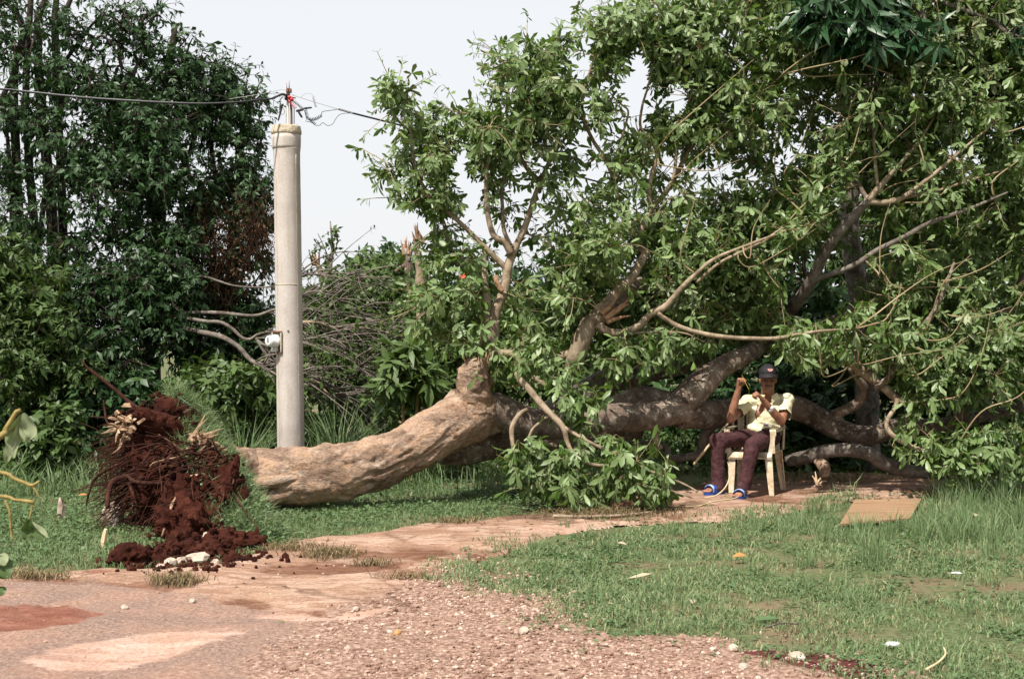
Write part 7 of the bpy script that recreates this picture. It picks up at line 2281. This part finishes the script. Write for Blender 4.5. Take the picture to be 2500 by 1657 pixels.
# thin withes in front of the man's feet
c = [P(1777, 1128, 11.9), P(1781, 1150, 11.85), P(1778, 1175, 11.8), P(1765, 1196, 11.75), P(1745, 1210, 11.7), P(1720, 1214, 11.7)]
lone('bent_withe', 'thin pale bent stem arching over the man\'s nearer ankle to the ground', 'withe', sweep(c, [.003, .005, .006, .006, .006, .005], 6, 40), MAT['twine'])
c = [gz(1824, 1209) + np.array([0, -.05, .05]), gz(1812, 1219) + np.array([0, 0, .03]), gz(1793, 1228) + np.array([0, 0, .01]), gz(1740, 1236) + np.array([0, 0, .008]), gz(1695, 1246) + np.array([0, 0, .008])]
lone('bent_withe', 'thin pale stem lying flat past the toes of the sandals', 'withe', sweep(c, [.004, .006, .006, .005, .003], 6, 40), MAT['twine'])
# fallen leaves and litter
MAT['leaf_orange'] = leaf_mat('leaf_orange', [(0, (.28, .1, .03)), (1, (.4, .17, .05))], (.5, .25, .08), rough=.6)
MAT['leaf_pale'] = leaf_mat('leaf_pale', [(0, (.32, .24, .15)), (1, (.55, .46, .34))], (.4, .32, .22), rough=.7)
MAT['paper'] = simple('paper', [(.3, (.5, .51, .5)), (.7, (.62, .62, .6))], 30, rough=.7, bump=.6)


def fallen_leaf(label, px, py, L, Wd, az, m, cat='leaf', up=.035, curv=.1, grp=None):
    g = gz(px, py) + np.array([0, 0, up])
    V, T, t_ = leaves(g[None], np.array([[math.cos(az), math.sin(az), .12]]), np.array([[0.1, -.25, 1.0]]), L, Wd, curv, .35, np.array([.5]), True)
    V2 = V + np.array([0, 0, -.0025])
    lone('fallen_leaf', label, cat, (np.concatenate([V, V2]), np.concatenate([T, T[:, ::-1] + len(V)])), MAT[m], grp, tone=np.concatenate([t_, t_]))


fallen_leaf('bright orange dead leaf standing out in the lawn', 1788, 1378, .11, .07, .3, 'leaf_orange', up=.05)
fallen_leaf('long pale curled dead leaf on the lawn', 1530, 1422, .16, .05, -.1, 'leaf_pale', up=.03, curv=-.1)
fallen_leaf('green broad leaf fallen on the near lawn', 1840, 1525, .15, .05, .25, 'cover_leaf', up=.03)
fallen_leaf('tan dead leaf low in the grass near the plywood', 2380, 1290, .1, .05, 1.0, 'leaf_pale', up=.1)
fallen_leaf('reddish dead leaf in the clover behind the sapling', 190, 1234, .09, .05, .6, 'leaf_orange', up=.09)
fallen_leaf('tan dead leaf on the lawn above the red soil', 1530, 1345, .1, .05, 2.4, 'leaf_pale', up=.05)
fallen_leaf('pale dead leaf at the edge of the lawn by the gravel', 1690, 1490, .09, .045, 1.4, 'leaf_pale', up=.04)
g = gz(2180, 1578)
lone('paper_scrap', 'crumpled scrap of white paper on the near lawn', 'litter', lump(g + np.array([0, 0, .02]), (.042, .022, .014), 2, .5, 2.5, 411), MAT['paper'], smooth=False)
g = gz(2335, 1412)
lone('paper_scrap', 'tiny white scrap far out on the lawn', 'litter', lump(g + np.array([0, 0, .04]), (.035, .012, .008), 2, .4, 2.5, 412), MAT['paper'], smooth=False)
# one bright flower seen in the crown
fl_ = P(1130, 674, 11.75)
V, T, t_ = leaves(np.repeat(fl_[None], 6, 0), np.array([[math.cos(q), -.4, math.sin(q)] for q in np.arange(6) * 1.05]), np.array([0, -1.0, .2]) + np.zeros((6, 3)), .03, .018, .2, .2, np.full(6, .5), True)
MAT['petal'] = leaf_mat('petal', [(0, (.5, .05, .02)), (1, (.7, .1, .03))], (.6, .1, .04))
lone('flower', 'single red flower among the leaves of the left crown', 'flower', (V, T), MAT['petal'], tone=t_)

# ------------------------------------------------------------------ broken sapling standing near the camera, just out of frame, reaching in
sap = thing('broken_sapling', 'broken sapling with limp pale leaves reaching into view close to the camera', 'sapling', (-2.05, 3.9, 0))


def sp(name, lst, r, m='green_twig', d=3.9):
    c = np.array([P(q[0], q[1], q[2] if len(q) > 2 else d) for q in lst])
    part(name, sweep(c, r if len(r) == len(c) else np.linspace(r[0], r[-1], len(c)), 9, len(c) * 8, bark_disp(r[0] * .12, 30)), MAT[m], sap)


base_ = np.array([-2.05, 3.9, -.03])
part('stem', sweep([base_, base_ + np.array([.02, 0, .5]), base_ + np.array([.0, .02, .9]), base_ + np.array([.05, 0, 1.2])], [.02, .018, .015, .01], 9, 30), MAT['green_twig'], sap)
sp('branch', [(-380, 1350), (-200, 1200), (0, 1066), (14, 1048), (30, 1022), (41, 1004), (50, 1001)], [.012, .0095, .008, .0055])
sp('branch', [(12, 1052), (0, 1062), (22, 1050), (36, 1045)], [.006, .006, .005, .003])
sp('branch', [(-390, 1180), (-200, 1130), (0, 1153), (32, 1167), (60, 1178), (78, 1185), (96, 1174)], [.011, .009, .007, .006, .006, .006, .004])
sp('branch', [(78, 1185), (88, 1198), (96, 1213)], [.004, .0035, .002])
sp('branch', [(-390, 1240), (-200, 1205), (0, 1211), (32, 1219), (60, 1222), (83, 1226)], [.01, .008, .006, .005, .0055, .006])
sp('branch', [(13, 1221), (24, 1250), (27, 1290), (31, 1318)], [.0045, .004, .004, .0035])
sp('branch', [(79, 1228), (77, 1245), (72, 1268)], [.003, .0028, .002])
sp('branch', [(-380, 1420), (-200, 1380), (-60, 1350), (-10, 1352)], [.01, .008, .006, .004])


def wilt_leaf(lst, Wd, m, tone):
    """a limp leaf blade hanging along a curve, lengthwise folded"""
    c = spline(np.array([P(q[0], q[1], q[2] if len(q) > 2 else 3.9) for q in lst]), 12)[0]
    tt = np.linspace(0, 1, 12)
    wv = Wd * np.sin(np.pi * np.clip(tt * .93 + .04, 0, 1)) ** .8
    side_ = norm(np.array([.8, .6, .1]))
    fold_ = np.array([.3, -.9, 0])
    V = np.stack([c - side_ * (wv * .5)[:, None] + fold_ * (wv * .25)[:, None] * np.sin(tt * 9)[:, None], c + fold_ * (wv * -.12)[:, None], c + side_ * (wv * .5)[:, None] + fold_ * (wv * .3)[:, None] * np.cos(tt * 7)[:, None]], 1).reshape(-1, 3)
    T = []
    for i in range(11):
        for j in (0, 1):
            a_ = i * 3 + j
            T += [[a_, a_ + 1, a_ + 4], [a_, a_ + 4, a_ + 3]]
    part('leaf', (V, np.array(T)), MAT[m], sap, tone=np.full(len(V), tone))


wilt_leaf([(57, 1008), (62, 1030), (60, 1055), (66, 1080)], .034, 'wilted_leaf', .8)
wilt_leaf([(58, 1008), (70, 1040), (76, 1062), (64, 1078)], .04, 'wilted_leaf', .6)
wilt_leaf([(48, 1030), (44, 1060), (32, 1095), (34, 1118)], .036, 'wilted_leaf', .75)
wilt_leaf([(40, 1045), (30, 1080), (20, 1110), (16, 1130)], .04, 'wilted_leaf', .45)
wilt_leaf([(52, 1012), (40, 1040), (28, 1070), (28, 1100)], .045, 'wilted_leaf', .4)
wilt_leaf([(78, 1270), (88, 1290), (103, 1318)], .045, 'bush_leaf', .35)
wilt_leaf([(80, 1272), (98, 1290), (118, 1312)], .02, 'wilted_leaf', .4)
wilt_leaf([(70, 1268), (66, 1290), (62, 1318)], .035, 'bush_leaf', .3)
wilt_leaf([(60, 1282), (40, 1286), (8, 1296)], .03, 'bush_leaf', .5)
wilt_leaf([(-20, 1350), (4, 1375), (14, 1400), (18, 1412)], .06, 'bush_leaf', .3)
wilt_leaf([(-30, 1345), (0, 1360), (10, 1380)], .05, 'wilted_leaf', .3)
wilt_leaf([(-20, 1405), (0, 1400), (12, 1412)], .05, 'bush_leaf', .2)
wilt_leaf([(-20, 1430), (0, 1440), (6, 1452)], .04, 'bush_leaf', .25)
for q in range(16):
    px, py = rng.uniform(-420, -60), rng.uniform(1050, 1400)
    wilt_leaf([(px, py), (px + 10, py + 40), (px + rng.uniform(-20, 30), py + 85)], .05, 'wilted_leaf' if q % 2 else 'bush_leaf', rng.random())
